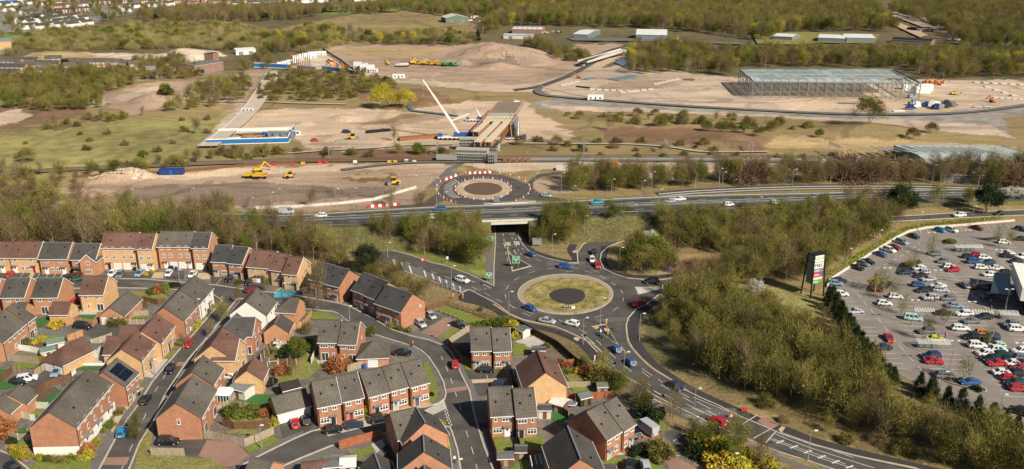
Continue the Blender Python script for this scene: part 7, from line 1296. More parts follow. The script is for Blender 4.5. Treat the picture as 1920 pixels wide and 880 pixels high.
# girder bridge
ZB=6.6; o=empty('girder_bridge',(0,0,0),0,'unfinished road bridge of pale box girders and red edge beams over the railway','bridge')
def bx(px,py,z=ZB): return G(px,py,z)
def between(p,q,t): return p.lerp(q,t)
NL,NR_,FL_,FR_=bx(884,247),bx(962,247),bx(934,190),bx(983,190)
um=MB(); um.face([bx(904,228,ZB-.5),bx(957,228,ZB-.5),bx(980,191,ZB-.5),bx(936,191,ZB-.5)]); um.build('deck_shutter',M['rust'],o)
for i in range(8):   # deck strips on the far part
    for j in range(7):
        u0,u1=i/8+.010,(i+1)/8-.010; v0,v1=j/7+.014,(j+1)/7-.014
        def q(u,v): return between(between(bx(904,228),bx(957,228),u),between(bx(936,191),bx(980,191),u),v)
        p=[q(u0,v0),q(u1,v0),q(u1,v1),q(u0,v1)]; b=MB(); b.face(p); b.face([a-Vector((0,0,.25)) for a in p][::-1])
        for k in range(4): b.face([p[k]-Vector((0,0,.25)),p[(k+1)%4]-Vector((0,0,.25)),p[(k+1)%4],p[k]])
        b.build('deck_panel',M['screed'] if j<2 else M['concrete'] if j<3 else M['terracotta'] if 0 else mat('grey_brown_deck',(.24,.20,.15),.9,.2,1),o)
for (a,b2,c,d,x) in ((892,247,913,228,3.2),(895,266,933,228,3.4),(915,266,951,228,3.4),(884,252,905,228,0),):
    if x:
        g=MB(); P0=bx(a,b2,ZB+.1); P1=bx(c,d,ZB+.1); g.bar(P0,P1,x*.95,.5); g.build('girder_top',M['screed'],o)
        for s in (-1,1):
            g=MB(); dr=(P1-P0).normalized(); n_=Vector((dr.y,-dr.x,0))*s*x*.42; g.bar(P0+n_-Vector((0,0,1.3)),P1+n_-Vector((0,0,1.3)),.25,2.0); g.build('girder_web',mat('orange_primed_steel',(.38,.19,.09),.7,.2,1),o)
for pts,m_ in (([(884,247),(906,222),(936,190)],'redp'),([(960,262),(957,228+6),(984,190)],'redp'),([(935,266),(958,228)],'rust'),([(939,266),(962,228)],'rust')):
    g=MB()
    for k in range(len(pts)-1): g.bar(bx(*pts[k],ZB-.2 if m_=='redp' else ZB-1),bx(*pts[k+1],ZB-.2 if m_=='redp' else ZB-1),.5,.8)
    g.build('edge_beam',mat('faded_red_formwork',(.45,.20,.15),.8,.3,.5) if m_=='redp' else M['rust'],o)
def scaff(par,A,B,dp,h,n=10,lv=4):
    dr=(B-A); nrm=Vector((-dr.y,dr.x,0)).normalized()*dp; g=MB()
    for k in range(n+1):
        for s in (0,1): p=A.lerp(B,k/n)+nrm*s; g.bar(p,p+Vector((0,0,h)),.09)
    for l in range(1,lv+1):
        for s in (0,1): g.bar(A+nrm*s+Vector((0,0,h*l/lv)),B+nrm*s+Vector((0,0,h*l/lv)),.09)
        if l<lv: 
            a=A+Vector((0,0,h*l/lv)); b_=B+Vector((0,0,h*l/lv)); g.face([a,b_,b_+nrm,a+nrm]); 
    g.build('scaffold',M['galv'],par)
for lbl,ax,ay,bx2,by2,h in (('abutment',862,283,938,284,6.2),('abutment',856,303,916,305,6.0)):
    A=G(ax,ay); B=G(bx2,by2); g=MB(); nrm=Vector((0,1,0)); 
    g.bar(A+Vector((0,2,h*.5-.4)),B+Vector((0,2,h*.5-.4)),2.4,h-.8); g.build('abutment',M['lconcrete'],o); g=MB(); g.bar(A+Vector((0,1.6,h-.3)),B+Vector((0,1.6,h-.3)),4.0,.6); g.build('bearing_shelf',M['concrete'],o); scaff(o,A+Vector((0,-.2,0)),B+Vector((0,-.2,0)),-1.2,h,12)
scaff(o,G(916,305),G(932,305),-4,6,4); A=G(819,303); B=G(857,304); g=MB(); g.bar(A+Vector((0,0,2.2)),B+Vector((0,0,2.2)),2.5,2.2); g.build('pipe_sleeve',M['galv'],o)
scaff(o,G(960,235),G(966,262),2.5,8,6)
# small bridge on the haul road over the canal
o=empty('haul_bridge',(0,0,0),0,'small concrete bridge carrying the new tarmac road over the canal','bridge'); a,b=G(1092,117,3),G(1172,94,3); g=MB(); g.bar(a,b,8.5,1.0); g.build('deck',M['lconcrete'],o)
for s in (-1,1): dr=(b-a).normalized(); n_=Vector((dr.y,-dr.x,0))*s*4.4; g=MB(); g.bar(a+n_+Vector((0,0,.7)),b+n_+Vector((0,0,.7)),.3,1.0); g.build('parapet',M['lconcrete'],o)
g=MB(); g.bar(a-Vector((0,0,1)),a-Vector((0,0,2.6)),9,4); g.build('abutment',M['concrete'],o)
rb=ribbon('road',[(1183,86),(1160,91),(1130,101.5),(1090,119)],6.4,M['asphalt'],3.56,zb=3.0)
# mobile crane
def mob_crane(px,py,tipx,tipy,label,scale=1):
    b=G(px,py); s=scale; o=empty('mobile_crane',b,0,label,'crane'); g=MB(); g.box(-11*s,4*s,-1.4*s,1.4*s,.9*s,1.7*s); g.build('chassis',M['whitep'],o); g=MB(); g.box(-11*s,-8.6*s,-1.4*s,1.4*s,1.7*s,3.1*s,taper=.9); c_=g.build('cab',PA['blue'],o); g=MB(); g.box(-11.05*s,-10.3*s,-1.2*s,1.2*s,2.2*s,2.9*s); g.build('window',M['glass'],c_)
    for k in range(6):
        for sd in (-1,1): g=MB(); x=-9.5*s+k*2.3*s; g.tube((x,sd*1.0*s,.65*s),(x,sd*1.5*s,.65*s),.65*s,.65*s,10); g.build('wheel',M['tyre'],o)
    g=MB(); g.box(-3*s,4.5*s,-1.5*s,1.5*s,1.8*s,3.6*s); g.build('superstructure',PA['blue'],o); g=MB(); g.box(4.5*s,7*s,-1.7*s,1.7*s,1.6*s,4.6*s); g.build('counterweight',M['bluebin'],o)
    # boom reaches to the pixel tip in the plane through the base
    def inplane(tx,ty,dy=0):
        a=tx-960.0; c=440.0-ty; d=Vector((a,F_PX*CP+c*SP,-F_PX*SP+c*CP)); t=(b.y+dy)/d.y; return Vector((0,0,CAMZ))+d*t-b
    tip=inplane(tipx,tipy); base=Vector((0,0,3*s)); g=MB(); m1=base.lerp(tip,.42); m2=base.lerp(tip,.75); g.bar(base,m1,1.1*s); g.bar(m1,m2,.85*s); g.bar(m2,tip,.65*s); g.build('boom',M['whitep'],o); g=MB(); g.bar(base+Vector((.72*s,-.1,0)),tip,.18*s); g.build('boom_edge',M['black'],o)
    return o,b,inplane,base,tip
o,b,ip,base,tip=mob_crane(862,262,793,150,'large mobile crane with long white boom leaning left beside the girder bridge')
q=base.lerp(tip,.24); e=ip(880,213); g=MB(); g.bar(q,e,.6); g.build('luffing_mast',M['whitep'],o); g=MB(); g.bar(e,ip(868,252),.12); g.bar(e,tip,.07); g.build('guy_rope',M['galv'],o); g=MB(); g.bar(tip,tip-Vector((0,0,9)),.07); g.build('hook_rope',M['galv'],o)
mob_crane(902,228,893,204,'smaller mobile crane with short white boom behind the red edge beam',.75); mob_crane(972,262,972.5,228,'white and blue crane with upright boom right of the girder bridge',.55)
def cabin(label,px,py,n=1,deg=0,Lc=7,Wc=2.8,Hc=2.7,m_='whitep',name='site_cabin',grp=None,door='bluesign',stack=1):
    for i in range(n):
        b=gpt(px,py); r=R(deg); p=b+Vector((cos(r),sin(r),0))*(Lc+.6)*i; o=empty(name,(p.x,p.y,p.z),r,label if n==1 else label,'cabin' if name=='site_cabin' else 'container',grp)
        g=MB(); g.box(-Lc/2,Lc/2,-Wc/2,Wc/2,.15,Hc); g.build('body',M[m_],o); g=MB(); g.box(-Lc/2-.08,Lc/2+.08,-Wc/2-.08,Wc/2+.08,Hc,Hc+.12); g.build('roof',M['shedroof'] if m_=='whitep' else M[m_],o)
        g=MB(); g.box(-.5,.5,-Wc/2-.04,-Wc/2,.2,2.2); g.build('door',M[door],o)
        for x in (-Lc*.3,Lc*.3): g=MB(); g.box(x-.6,x+.6,-Wc/2-.04,-Wc/2,1.0,2.0); g.build('window',M['glass'],o)
# hoarded compound
def hoard(label,pts,h,m_,cap=True):
    P=[gpt(*p) for p in pts]; o=empty('hoarding',P[0],0,label,'hoarding'); O=P[0]; g=MB(); c=MB()
    for i in range(len(P)-1):
        A,B=P[i]-O,P[i+1]-O; g.bar(A+Vector((0,0,h/2+.3)),B+Vector((0,0,h/2+.3)),.15,h-.6); c.bar(A+Vector((0,0,h+.1)),B+Vector((0,0,h+.1)),.35,.45); c.bar(A+Vector((0,0,.15)),B+Vector((0,0,.15)),.35,.4)
    g.build('boards',M[m_],o); 
    if cap: k=c.build('capping',M['whitep'],o); 
    n_=int(sum((P[i+1]-P[i]).length for i in range(len(P)-1))/6)
    for k in range(n_): q=P[0].lerp(P[1],(k+.5)/n_)-O if len(P)==2 else None; 
    return o
hoard('long blue hoarding with white edges on the front of the walled compound',[(387,272),(541,268)],2.6,'blue'); hoard('blue hoarding at the right end of the walled compound',[(541,268),(545,261)],3.2,'blue'); hoard('white hoarding along the back of the walled compound',[(410,250),(552,246)],2.0,'whitep'); hoard('narrow blue and white return at the back right of the compound',[(552,246),(546,256)],3.4,'blue'); hoard('white low side edge at the left of the walled compound',[(387,271),(410,250)],1.0,'whitep')
random.seed(3)
for i in range(34):
    x=random.uniform(412,536); y=random.uniform(252,262); b=G(x,y); L_=random.uniform(2,5); g=MB(); t=random.uniform(.2,.6); 
    for k in range(4): g.bar((-L_/2,k*.35,.15+.3*(k%2)),(L_/2,k*.35+t*.3,.15+.3*(k%2)),.28)
    mm=random.choice(['rust','wood','brownwood','lead','screed','galv']); o=g.build('material_stack',M[mm]); o.location=b+Vector((0,0,.1)); o.rotation_euler=(0,0,random.uniform(-.6,.9)); tag(o,'pile of %s lengths stored inside the walled compound'%{'rust':'rusty bar','wood':'weathered timber','brownwood':'dark timber','lead':'grey beam','screed':'pale plank','galv':'scaffold tube'}[mm],'stack','material stacks in the walled compound')
for k in range(9): b=G(423+k*3.2,263-k*.15); g=MB(); g.box(-.7,.7,-.9,.9,.05,1.3,taper=.9); o=g.build('concrete_block',M['whitep']); o.location=b; tag(o,'pale block in the neat row inside the walled compound','block','row of pale blocks in the compound')
cabin('dark grey flat container inside the walled compound',527,257,1,2,13,3,2.6,'lead','container'); cabin('pale container on wheels just outside the compound',554,254,1,0,5,2.4,2.4,'whitep','container'); cabin('small blue lidded skip in the compound middle',499,255,1,8,4,2.4,1.8,'blue','container')
# upper compound
hoard('blue and white striped hoarding at the top of the haul road',[(476,127),(500,127),(538,129)],3.4,'blue'); hoard('long blue hoarding in front of the upper compound yard',[(604,133),(630,136),(666,142)],3.6,'blue'); hoard('dark mesh edge along the back of the upper compound',[(605,96),(640,118),(662,136)],3.0,'black',False); hoard('blue hoarding by the rusty posts',[(558,130),(592,133)],3.0,'blue')
for i in range(7):
    cabin('white site cabin in the diagonal upper compound row',527+i*9.5,124-i*2.4,1,38,8,3.2,5.4 if i>2 else 3,'whitep','site_cabin','site cabins in the upper compound')
for i in range(6): cabin('white site cabin in the offices group beside the upper yard',671+i*6,129+i*1.4,1,-8,6,3,2.8 if i%2 else 5.4,'whitep','site_cabin','site cabins beside the upper yard')
cabin('white site cabin alone by the haul road bend',748,147,1,0,9,3,3,'whitep'); cabin('white cabin on the road verge near the haul junction',1116,188,1,0,10,3,3.4,'whitep'); cabin('pale square container on the haul road edge',465,211,1,5,7,3,2.6,'cream','container'); cabin('dark blue skip container at the edge of the earth plateau',323,327,1,2,10,3,2.4,'navyc' if 'navyc' in M else 'bluebin','container'); cabin('white green-topped cabin at the tip of the upper compound',602,103,1,20,9,4,3,'whitep','site_cabin',door='greensign')
for i in range(11):
    x=547+i*3.5; b=G(x,134); o=empty('steel_pile',b,0,'tall rusty steel pile in the row at the upper compound','pile','row of rusty piles'); g=MB(); h=height_to(b,99+(i%3)*3); g.bar((0,0,-.2),(0,0,h),.55,.55); g.build('pile_section',M['rust'],o)
    if i%3==0: g=MB(); g.bar((-.4,0,h),(.4,0,h),.6,.5); g.build('pile_head',M['rust'],o)
# machines
def excavator(label,px,py,deg,m_='yellow',s=1.0,grp=None):
    b=gpt(px,py); o=empty('excavator',b,R(deg),label,'excavator',grp); o.scale=(s,s,s)
    for sd in (-1,1): g=MB(); g.box(-2,2,sd*1.3-.3,sd*1.3+.3,0,.9,taper=.9); g.build('track',M['black'],o)
    g=MB(); g.box(-2.2,1.3,-1.4,1.4,1.0,2.2,taper=.94); g.build('body',M[m_],o); g=MB(); g.box(.2,1.8,.2,1.4,1.2,3.0,taper=.85); c_=g.build('cab',M[m_],o); g=MB(); g.box(.3,1.86,.15,1.45,2.0,2.75); g.build('window',M['glass'],c_)
    g=MB(); g.bar((1,-.3,1.8),(3.6,-.3,5.0),.5,.7); g.build('boom',M[m_],o); g=MB(); g.bar((3.6,-.3,5.0),(6.3,-.3,2.4),.4,.5); g.build('arm',M[m_],o); g=MB(); g.box(5.7,6.9,-.9,.3,1.2,2.3,taper=.7); g.build('bucket',M['lead'],o)
def dumper(label,px,py,deg,m_='yellow',s=1.0,grp=None):
    b=gpt(px,py); o=empty('dump_truck',b,R(deg),label,'dumper',grp); o.scale=(s,s,s)
    g=MB(); g.box(-3.6,3.2,-.9,.9,.9,1.4); g.build('chassis',M['lead'],o); g=MB(); g.box(-4,1.2,-1.5,1.5,1.5,2.9,taper=1.12); g.build('skip',M[m_],o); g=MB(); g.box(1.6,3.4,-1.2,1.2,1.3,3.1,taper=.85); c_=g.build('cab',M[m_],o); g=MB(); g.box(1.9,3.45,-1.1,1.1,2.2,2.8); g.build('window',M['glass'],c_)
    for x in (-2.8,-1.2,2.4):
        for sd in (-1,1): g=MB(); g.tube((x,sd*1.0,.8),(x,sd*1.6,.8),.8,.8,12); g.build('wheel',M['tyre'],o)
def roller(label,px,py,deg,m_='yellow',s=1.0,grp=None):
    b=gpt(px,py); o=empty('road_roller',b,R(deg),label,'roller',grp); o.scale=(s,s,s); g=MB(); g.tube((1.8,-1.1,.8),(1.8,1.1,.8),.8,.8,14); g.build('drum',M['lead'],o)
    for sd in (-1,1): g=MB(); g.tube((-1.4,sd*.7,.75),(-1.4,sd*1.2,.75),.75,.75,12); g.build('wheel',M['tyre'],o)
    g=MB(); g.box(-2.6,1.0,-1.0,1.0,.9,1.8,taper=.9); g.build('body',M[m_],o); g=MB(); g.box(-.8,.7,-.8,.8,1.8,3.0,taper=.9); g.build('cab',M['black'],o); g=MB(); g.box(-1,.9,-.95,.95,3.0,3.12); g.build('roof',M[m_],o)
excavator('yellow excavator by the rubble at the railway side of the plateau',484,322,25,s=.85); dumper('yellow dump truck behind another near the excavator',474,334,5,s=.8); dumper('yellow dump truck in front of its pair near the excavator',489,335,5,s=.8); roller('yellow road roller on the middle of the earth plateau',545,334,20,s=1.0); roller('green-yellow machine by the orange soil pit',738,347,200,s=1.1); roller('orange-yellow tracked machine by the left timber baulks',662,263,0,s=1.2)
for i in range(13):
    x=770+i*6.9; f=(excavator,dumper,roller)[i%3]; f('yellow construction machine parked in the long line below the spoil heap',x,121+i*.3,random.uniform(-30,40),'yellow' if i<10 else 'greensign',1.0,'machines parked in line on the upper site')
for i in range(5): dumper('white truck parked in the small group on the upper site',747+i*4,125,80,'whitep',.8,'white trucks on the upper site')
for x,y,l in ((727,121,'yellow digger alone on the upper site'),(1085,147,'orange excavator below the haul road ramp'),(622,124,'yellow excavator among the stored plant in the upper yard'),(1650,194,'brown excavator in front of the steel frame'),(1860,192,'orange digger at the right of the frame pad'),(1787,178,'yellow excavator on the sand right of the frame')): excavator(l,x,y,random.uniform(0,180),'yellow' if 'yellow' in l else 'orange2' if 'orange' in l else 'rust',.8)
for i in range(7): excavator('orange lifting machine in the cluster at the frame corner',1733+i*5.5,157+(i%2)*3,random.uniform(0,360),'orange2',.7,'orange machines at the frame corner')
random.seed(9)
for i in range(42):
    x=random.uniform(615,662); y=118+(x-615)*.42+random.uniform(-2,5); b=gpt(x,y); g=MB(); w_=random.uniform(1.2,3.2); g.box(-w_,w_,-1.1,1.1,.1,random.uniform(1.2,2.6),taper=.85); mm=random.choice(['yellow','orange2','lead','whitep','bluebin','greensign','redp','black']); g.box(-w_*.5,w_*.3,-.8,.8,1.2,2.9,taper=.8); o=g.build('stored_plant',M[mm]); o.location=b; o.rotation_euler=(0,0,random.uniform(0,3)); tag(o,'%s item of plant stored in the upper yard'%{'yellow':'yellow','orange2':'orange','lead':'grey','whitep':'white','bluebin':'blue','greensign':'green','redp':'red','black':'dark'}[mm],'plant','plant stored in the upper yard')
def pick_vehicle(px,py,c,typ,l,g=None):
    z=max(0,gz(*G(px,py)[:2])); return car(px,py,1,.05*random.choice((1,-1)),c,typ,l,z=z,group=g)
def stack(label,x0,y0,x1,y1,n,w_,h_,m_,z=.1,cat='stack',gap=.15,name='beam_stack'):
    a=G(x0,y0,z); b=G(x1,y1,z); o=empty(name,a,0,label,cat); dr=(b-a).normalized(); n_=Vector((-dr.y,dr.x,0))
    for k in range(n): g=MB(); g.bar(n_*(w_+gap)*k+Vector((0,0,h_/2)),b-a+n_*(w_+gap)*k+Vector((0,0,h_/2)),w_,h_); g.build('beam',M[m_],o)
for l,*a in (('two long white bridge girders lying beside the small roundabout, left pair',1043,319,1134,321,2,1.5,1.5,'lconcrete'),('two long white bridge girders lying behind the left pair',1072,311,1164,315,2,1.5,1.5,'lconcrete'),('long pale girder lying partly behind the bare trees',1165,328,1262,337,2,1.5,1.4,'lconcrete'),('long brown and white steel girders lying left of the crane',749,264,826,258,3,1.2,1.4,'rust'),('dark steel beams on trestles behind the brown girders',688,250,733,246,3,1.0,1.0,'black'),('row of timber baulks along the site edge',630,266,690,263,2,.8,.6,'galv'),('low pile of steel sheets on the upper frame pad',1100,151,1118,148,4,1.4,.5,'steel'),('large pile of steel sheets in the middle of the frame pad',1158,152,1200,144,6,1.6,.6,'steel'),('long dark beams on the frame pad',1080,163,1104,166,2,1.2,.6,'black'),('rusty rebar pile at the back of the frame pad',1281,150,1302,151,3,1.5,.7,'rust'),('diagonal dark steel member lying before the frame',1612,186,1633,195,2,1.2,.9,'black'),('pale precast strips lying below the frame',1675,209,1696,209,2,1.2,.5,'whitep')): stack(l,*a)
for k in range(5): stack('short brown precast beam in the row right of the bridge abutment',945+k*11,305,949+k*11,300,1,1.4,1.2,'rust')
g=MB(); b=G(1146,317); g.box(-3,3,-1.3,1.3,.4,3.4); o=g.build('stacked_crates',M['orange2']); o.location=b; tag(o,'stack of orange and white crates on the girders','crate stack')
for x,y,l in ((1180,322,'left orange mesh panel bundle beyond the girders'),(1196,322,'right orange mesh panel bundle beyond the girders')): g=MB(); b=G(x,y); g.box(-2.5,2.5,-.3,.3,0,1.8); o=g.build('mesh_bundle',M['orange2']); o.location=b; tag(o,l,'bundle')
# pale foundation pads
random.seed(4); n_=0
for x0,y0,x1,y1,k_ in ((1056,160,1082,154,4),(1110,168,1190,172,7),(1168,174,1220,168,5),(1230,158,1270,149,6),(1830,155,1930,160,7),(1850,164,1900,180,4),(1866,184,1925,187,6)):
    for k in range(k_):
        t=k/max(1,k_-1); b=G(x0+(x1-x0)*t,y0+(y1-y0)*t); z=max(0,gz(b.x,b.y)); g=MB(); g.box(-1.8,1.8,-1.8,1.8,-.3,.25); o=g.build('foundation_pad',M['lconcrete']); o.location=(b.x,b.y,z+.3); tag(o,'pale square concrete foundation pad on the frame pad ground','foundation','pale foundation pads')
# barriers (red and white) around the small roundabout and far verge
def barrier_run(label,x0,y0,x1,y1,n,grp):
    for k in range(n):
        t=(k+.5)/n; b=G(x0+(x1-x0)*t,y0+(y1-y0)*t); a=G(x1,y1)-G(x0,y0); red=k%2==0; g=MB(); L_=a.length/n*.92; g.box(-L_/2,L_/2,-.3,.3,0,1.0,taper=.85); o=g.build('road_barrier',M['redp'] if red else M['whitep']); o.location=b+Vector((0,0,.05)); o.rotation_euler=(0,0,atan2(a.y,a.x)); tag(o,('red' if red else 'white')+' '+label,'barrier',grp)
barrier_run('plastic barrier in the row at the top of the small roundabout',874,327,921,325,10,'barriers at the top of the small roundabout'); barrier_run('plastic barrier on the upper left of the small roundabout',830,341,856,331,6,'barriers upper left of the small roundabout'); barrier_run('plastic barrier on the far verge of the carriageway',688,390,751,385,9,'barriers on the far carriageway verge')
for (cx,cy,rx,ry,n_,t0,t1) in ((906,354.5,53,20.5,36,0,6.28),(906,354.5,88,32,40,2.2,7.2)):
    for k in range(n_): t=t0+(t1-t0)*k/n_; b=G(cx+rx*cos(t),cy+ry*sin(t)); g=MB(); g.tube((0,0,0),(0,0,.85),.22,.05,6); g.box(-.3,.3,-.3,.3,0,.06); o=g.build('traffic_cone',M['whitep'] if k%2 else M['orange2']); o.location=b+Vector((0,0,.05)); tag(o,'%s traffic cone ringing the small roundabout'%('white' if k%2 else 'orange'),'traffic cone','cones around the small roundabout')
wallrun('site_fence',[(480,392),(560,389),(640,383),(700,376),(780,353)],1.0,.5,M['lconcrete'],'long pale low barrier curving along the front of the earth plateau','barrier')
wallrun('site_fence',[(460,312),(560,306),(700,302),(800,301),(850,302)],1.3,.12,M['brownwood'],'dark brown screened fence between plateau and railway','fence'); wallrun('site_fence',[(140,334),(250,328),(330,324),(460,312)],1.2,.12,M['brownwood'],'dark screened fence behind the rubble heaps','fence'); wallrun('verge_fence',[(960,301),(1240,301),(1440,301.5),(1640,303)],1.2,.2,M['galv'],'grey fence along the track below the railway','fence')
for i,(x,y,m_) in enumerate([(505,313,'redp'),(516,311,'redp'),(549,310,'redp'),(568,308,'yellow'),(600,306,'redp'),(612,307,'redp'),(666,305,'whitep'),(730,305,'yellow'),(741,305,'yellow'),(762,303,'whitep'),(777,305,'cream')]): g=MB(); g.box(-.9,.9,-.5,.5,0,1.0,taper=.9); b=G(x,y); o=g.build('storage_bin',M[m_]); o.location=b; tag(o,'%s bin beside the screened fence'%({'redp':'red','yellow':'yellow','whitep':'white','cream':'pale'}[m_]),'bin','bins along the screened fence')
# rubble
random.seed(12); rb=MB()
for i in range(260):
    x=random.uniform(165,272); y=random.uniform(323,337); b=G(x,y); s=random.uniform(.2,.7); z=max(0,gz(b.x,b.y)); a=random.uniform(0,3); T=Matrix.Translation((b.x,b.y,z))@Matrix.Rotation(a,4,'Z')@Matrix.Rotation(random.uniform(-.5,.5),4,'X'); rb.box(-s,s,-s*.6,s*.6,-s*.3,s*.5,T,taper=.8)
for i in range(90):
    x=random.uniform(925,1000); y=random.uniform(106,116); b=G(x,y); s=random.uniform(.3,.8); z=max(0,gz(b.x,b.y)); T=Matrix.Translation((b.x,b.y,z))@Matrix.Rotation(random.uniform(0,3),4,'Z'); rb.box(-s,s,-s*.6,s*.6,-s*.3,s*.5,T,taper=.8)
stuff_label(tag(rb.build('rubble',mat('rubble_stone',(.45,.38,.30),.95,.3,1)),kind='stuff'),'loose rubble heaps','rubble')
# ---------------- steel frame warehouse ----------------
HW=10.5; o=empty('unfinished_warehouse',(0,0,0),0,'huge open steel warehouse frame with pale blue-grey roof sheets','warehouse frame')
fl,fr,bl,brr=G(1413,153.5,HW),G(1727,157,HW),G(1386,131,HW),G(1676,131,HW)
def Q(u,v,z=HW): p=fl.lerp(fr,u).lerp(bl.lerp(brr,u),v); p=p.copy(); p.z=z; return p
NU=18
for i in range(NU+1):
    for v in (0,.5,1): g=MB(); p=Q(i/NU,v,0); g.bar(p,Q(i/NU,v,HW-.2),.42,.42); g.build('column',M['steel'],o)
for v in (.125,.25,.375,.625,.75,.875):
    for u in (0,1): g=MB(); g.bar(Q(u,v,0),Q(u,v,HW-.2),.35,.35); g.build('column',M['steel'],o)
g=MB()
for v in (0,.5,1): g.bar(Q(0,v,HW),Q(1,v,HW),.5,.7)
for u in (0,1): g.bar(Q(u,0,HW),Q(u,1,HW),.5,.7); 
for z in (3,6,8.6):
    for u in (0,1): g.bar(Q(u,0,z),Q(u,1,z),.22,.22)
g.bar(Q(0,0,HW*.42),Q(1,0,HW*.42),.22); g.bar(Q(0,1,HW*.6),Q(1,1,HW*.6),.22)
g.build('eaves_beam',M['steel'],o)
def brace(a,b): g=MB(); g.bar(a,b,.15); g.build('bracing',M['steel'],o)
for i in range(0,NU,3): brace(Q(i/NU,0,0),Q((i+1)/NU,0,HW)); brace(Q(i/NU,0,HW),Q((i+1)/NU,0,0)); brace(Q(i/NU,.5,0),Q((i+1)/NU,.5,HW))
for k in range(4): brace(Q(0,k/4,0),Q(0,(k+1)/4,HW)); brace(Q(1,k/4,0),Q(1,(k+1)/4,HW))
for i in range(NU+1): g=MB(); g.bar(Q(i/NU,0,HW+.2),Q(i/NU,.25,HW+.7),.3,.5); g.bar(Q(i/NU,.25,HW+.7),Q(i/NU,.5,HW+.2),.3,.5); g.bar(Q(i/NU,.5,HW+.2),Q(i/NU,.75,HW+.7),.3,.5); g.bar(Q(i/NU,.75,HW+.7),Q(i/NU,1,HW+.2),.3,.5); g.build('rafter',M['steel'],o)
random.seed(2); RM=[mat('roof_net_pale',(.50,.60,.62),.6,.1,.3),mat('roof_sheet_grey_green',(.40,.45,.40),.6,.1,.3),mat('roof_sheet_blue_grey',(.30,.40,.46),.6,.1,.3)]
for m_ in RM:
    n_=m_.node_tree; b_=n_.nodes['Principled BSDF']; b_.inputs['Alpha'].default_value=.42
for i in range(NU-1):
    for j,(v0,v1,z0,z1) in enumerate(((.0,.25,.5,1.0),(.25,.5,1.0,.5),(.5,.75,.5,1.0),(.75,1,1.0,.5))):
        if i>=NU-3 and (j in(0,)): continue
        u0,u1=i/NU,(i+1)/NU; vm=v0+(v1-v0)*.35; zm=z0+(z1-z0)*.35
        for (a,b2,za,zb_,mm) in ((v0,vm,z0,zm,RM[0]),(vm,v1,zm,z1,random.choice(RM[1:]) if random.random()<.75 else RM[0])):
            g=MB(); p=[Q(u0,a,HW+za),Q(u1,a,HW+za),Q(u1,b2,HW+zb_),Q(u0,b2,HW+zb_)]; g.face(p); g.face([x-Vector((0,0,.12)) for x in p][::-1]); g.build('roof_sheet',mm,o)
for x,y,l in ((1728,175,'lower white box unit at the right end of the frame'),(1733,170,'second white box unit at the right end of the frame'),(1705,168,'white panels inside the right end of the frame')): g=MB(); g.box(-5,5,-2,2,0,4.5); b=G(x,y); o=g.build('box_unit',M['whitep']); o.location=b; tag(o,l,'box')
for k in range(10): g=MB(); b=G(1573+k*3.4,195); g.bar((0,0,.2),(1.2,2.2,.9),.5); o=g.build('steel_offcut',M['lead']); o.location=b; tag(o,'short steel piece in the row before the frame','offcut','steel pieces before the frame')
random.seed(21)
for i in range(16):
    x=random.uniform(1703,1790); y=random.uniform(197,206); mm=random.choice(['black','lead','whitep','bluebin','blackwood']); b=G(x,y); g=MB(); w_=random.uniform(1.5,4); g.box(-w_,w_,-1.2,1.2,.9,random.uniform(1.8,3.2),taper=.9); g.box(-w_*.4,w_*.6,-.9,.9,1.5,3.4,taper=.8); o=g.build('skip',M[mm]); o.location=b; o.rotation_euler=(0,0,random.uniform(-.5,.5)); tag(o,'%s skip among the clutter right of the frame roundabout'%{'black':'black','lead':'grey','whitep':'white','bluebin':'blue','blackwood':'dark'}[mm],'skip','skips and clutter by the frame roundabout')
for x,y,c,t,l in ((1832,200,'white','estate','white vehicle at the left of the pair beyond the clutter'),(1850,199.5,'white','estate','white vehicle at the right of the pair beyond the clutter'),(650,247,'navy','minivan','dark blue lorry at the end of the trestle beams'),(1710,182,'lightblue','van','pale blue lorry inside the right end of the frame'),(590,262,'red','hatch','small red car far across the sand'),(968,190,'white','hatch','white car on the finished end of the bridge deck')):
    pick_vehicle(x,y,c,t,l)
# ---------------- railway gantries ----------------
def gantry(label,x0,y0,ty,x1=None,y1=None):
    a=G(x0,y0); h=height_to(a,ty); o=empty('railway_gantry',a,0,label,'gantry'); b=(G(x1,y1)-a) if x1 else Vector((0,7,0))
    for p in (Vector((0,0,0)),b):
        g=MB()
        for dx in (-.35,.35): g.bar(p+Vector((dx,0,0)),p+Vector((dx,0,h)),.14)
        for k in range(6): g.bar(p+Vector((-.35,0,h*k/6)),p+Vector((.35,0,h*(k+1)/6)),.09)
        g.build('mast',M['galv'],o)
    g=MB()
    for z in (h,h-.9):
        for dx in (-.3,.3): g.bar(Vector((dx,0,z)),b+Vector((dx,0,z)),.14)
    for k in range(8): g.bar(b*(k/8)+Vector((0,0,h-.9)),b*((k+1)/8)+Vector((0,0,h)),.09)
    g.build('boom',M['galv'],o)
gantry('railway gantry nearest the girder bridge',1095,290,267); gantry('railway gantry in the middle of the slope',1250,290,266); gantry('railway gantry right of the bush clump',1411,286,268); gantry('large lattice railway portal left of the pale shed',1574,298,275,1553,288); gantry('lattice railway portal above the pale shed',1714,298,280,1690,290); gantry('lattice railway portal nearest the right edge',1908,300,283,1876,290); gantry('pale railway mast pair left of the bridge',618,300,279); gantry('dark railway mast just left of the crane',819,294,272)
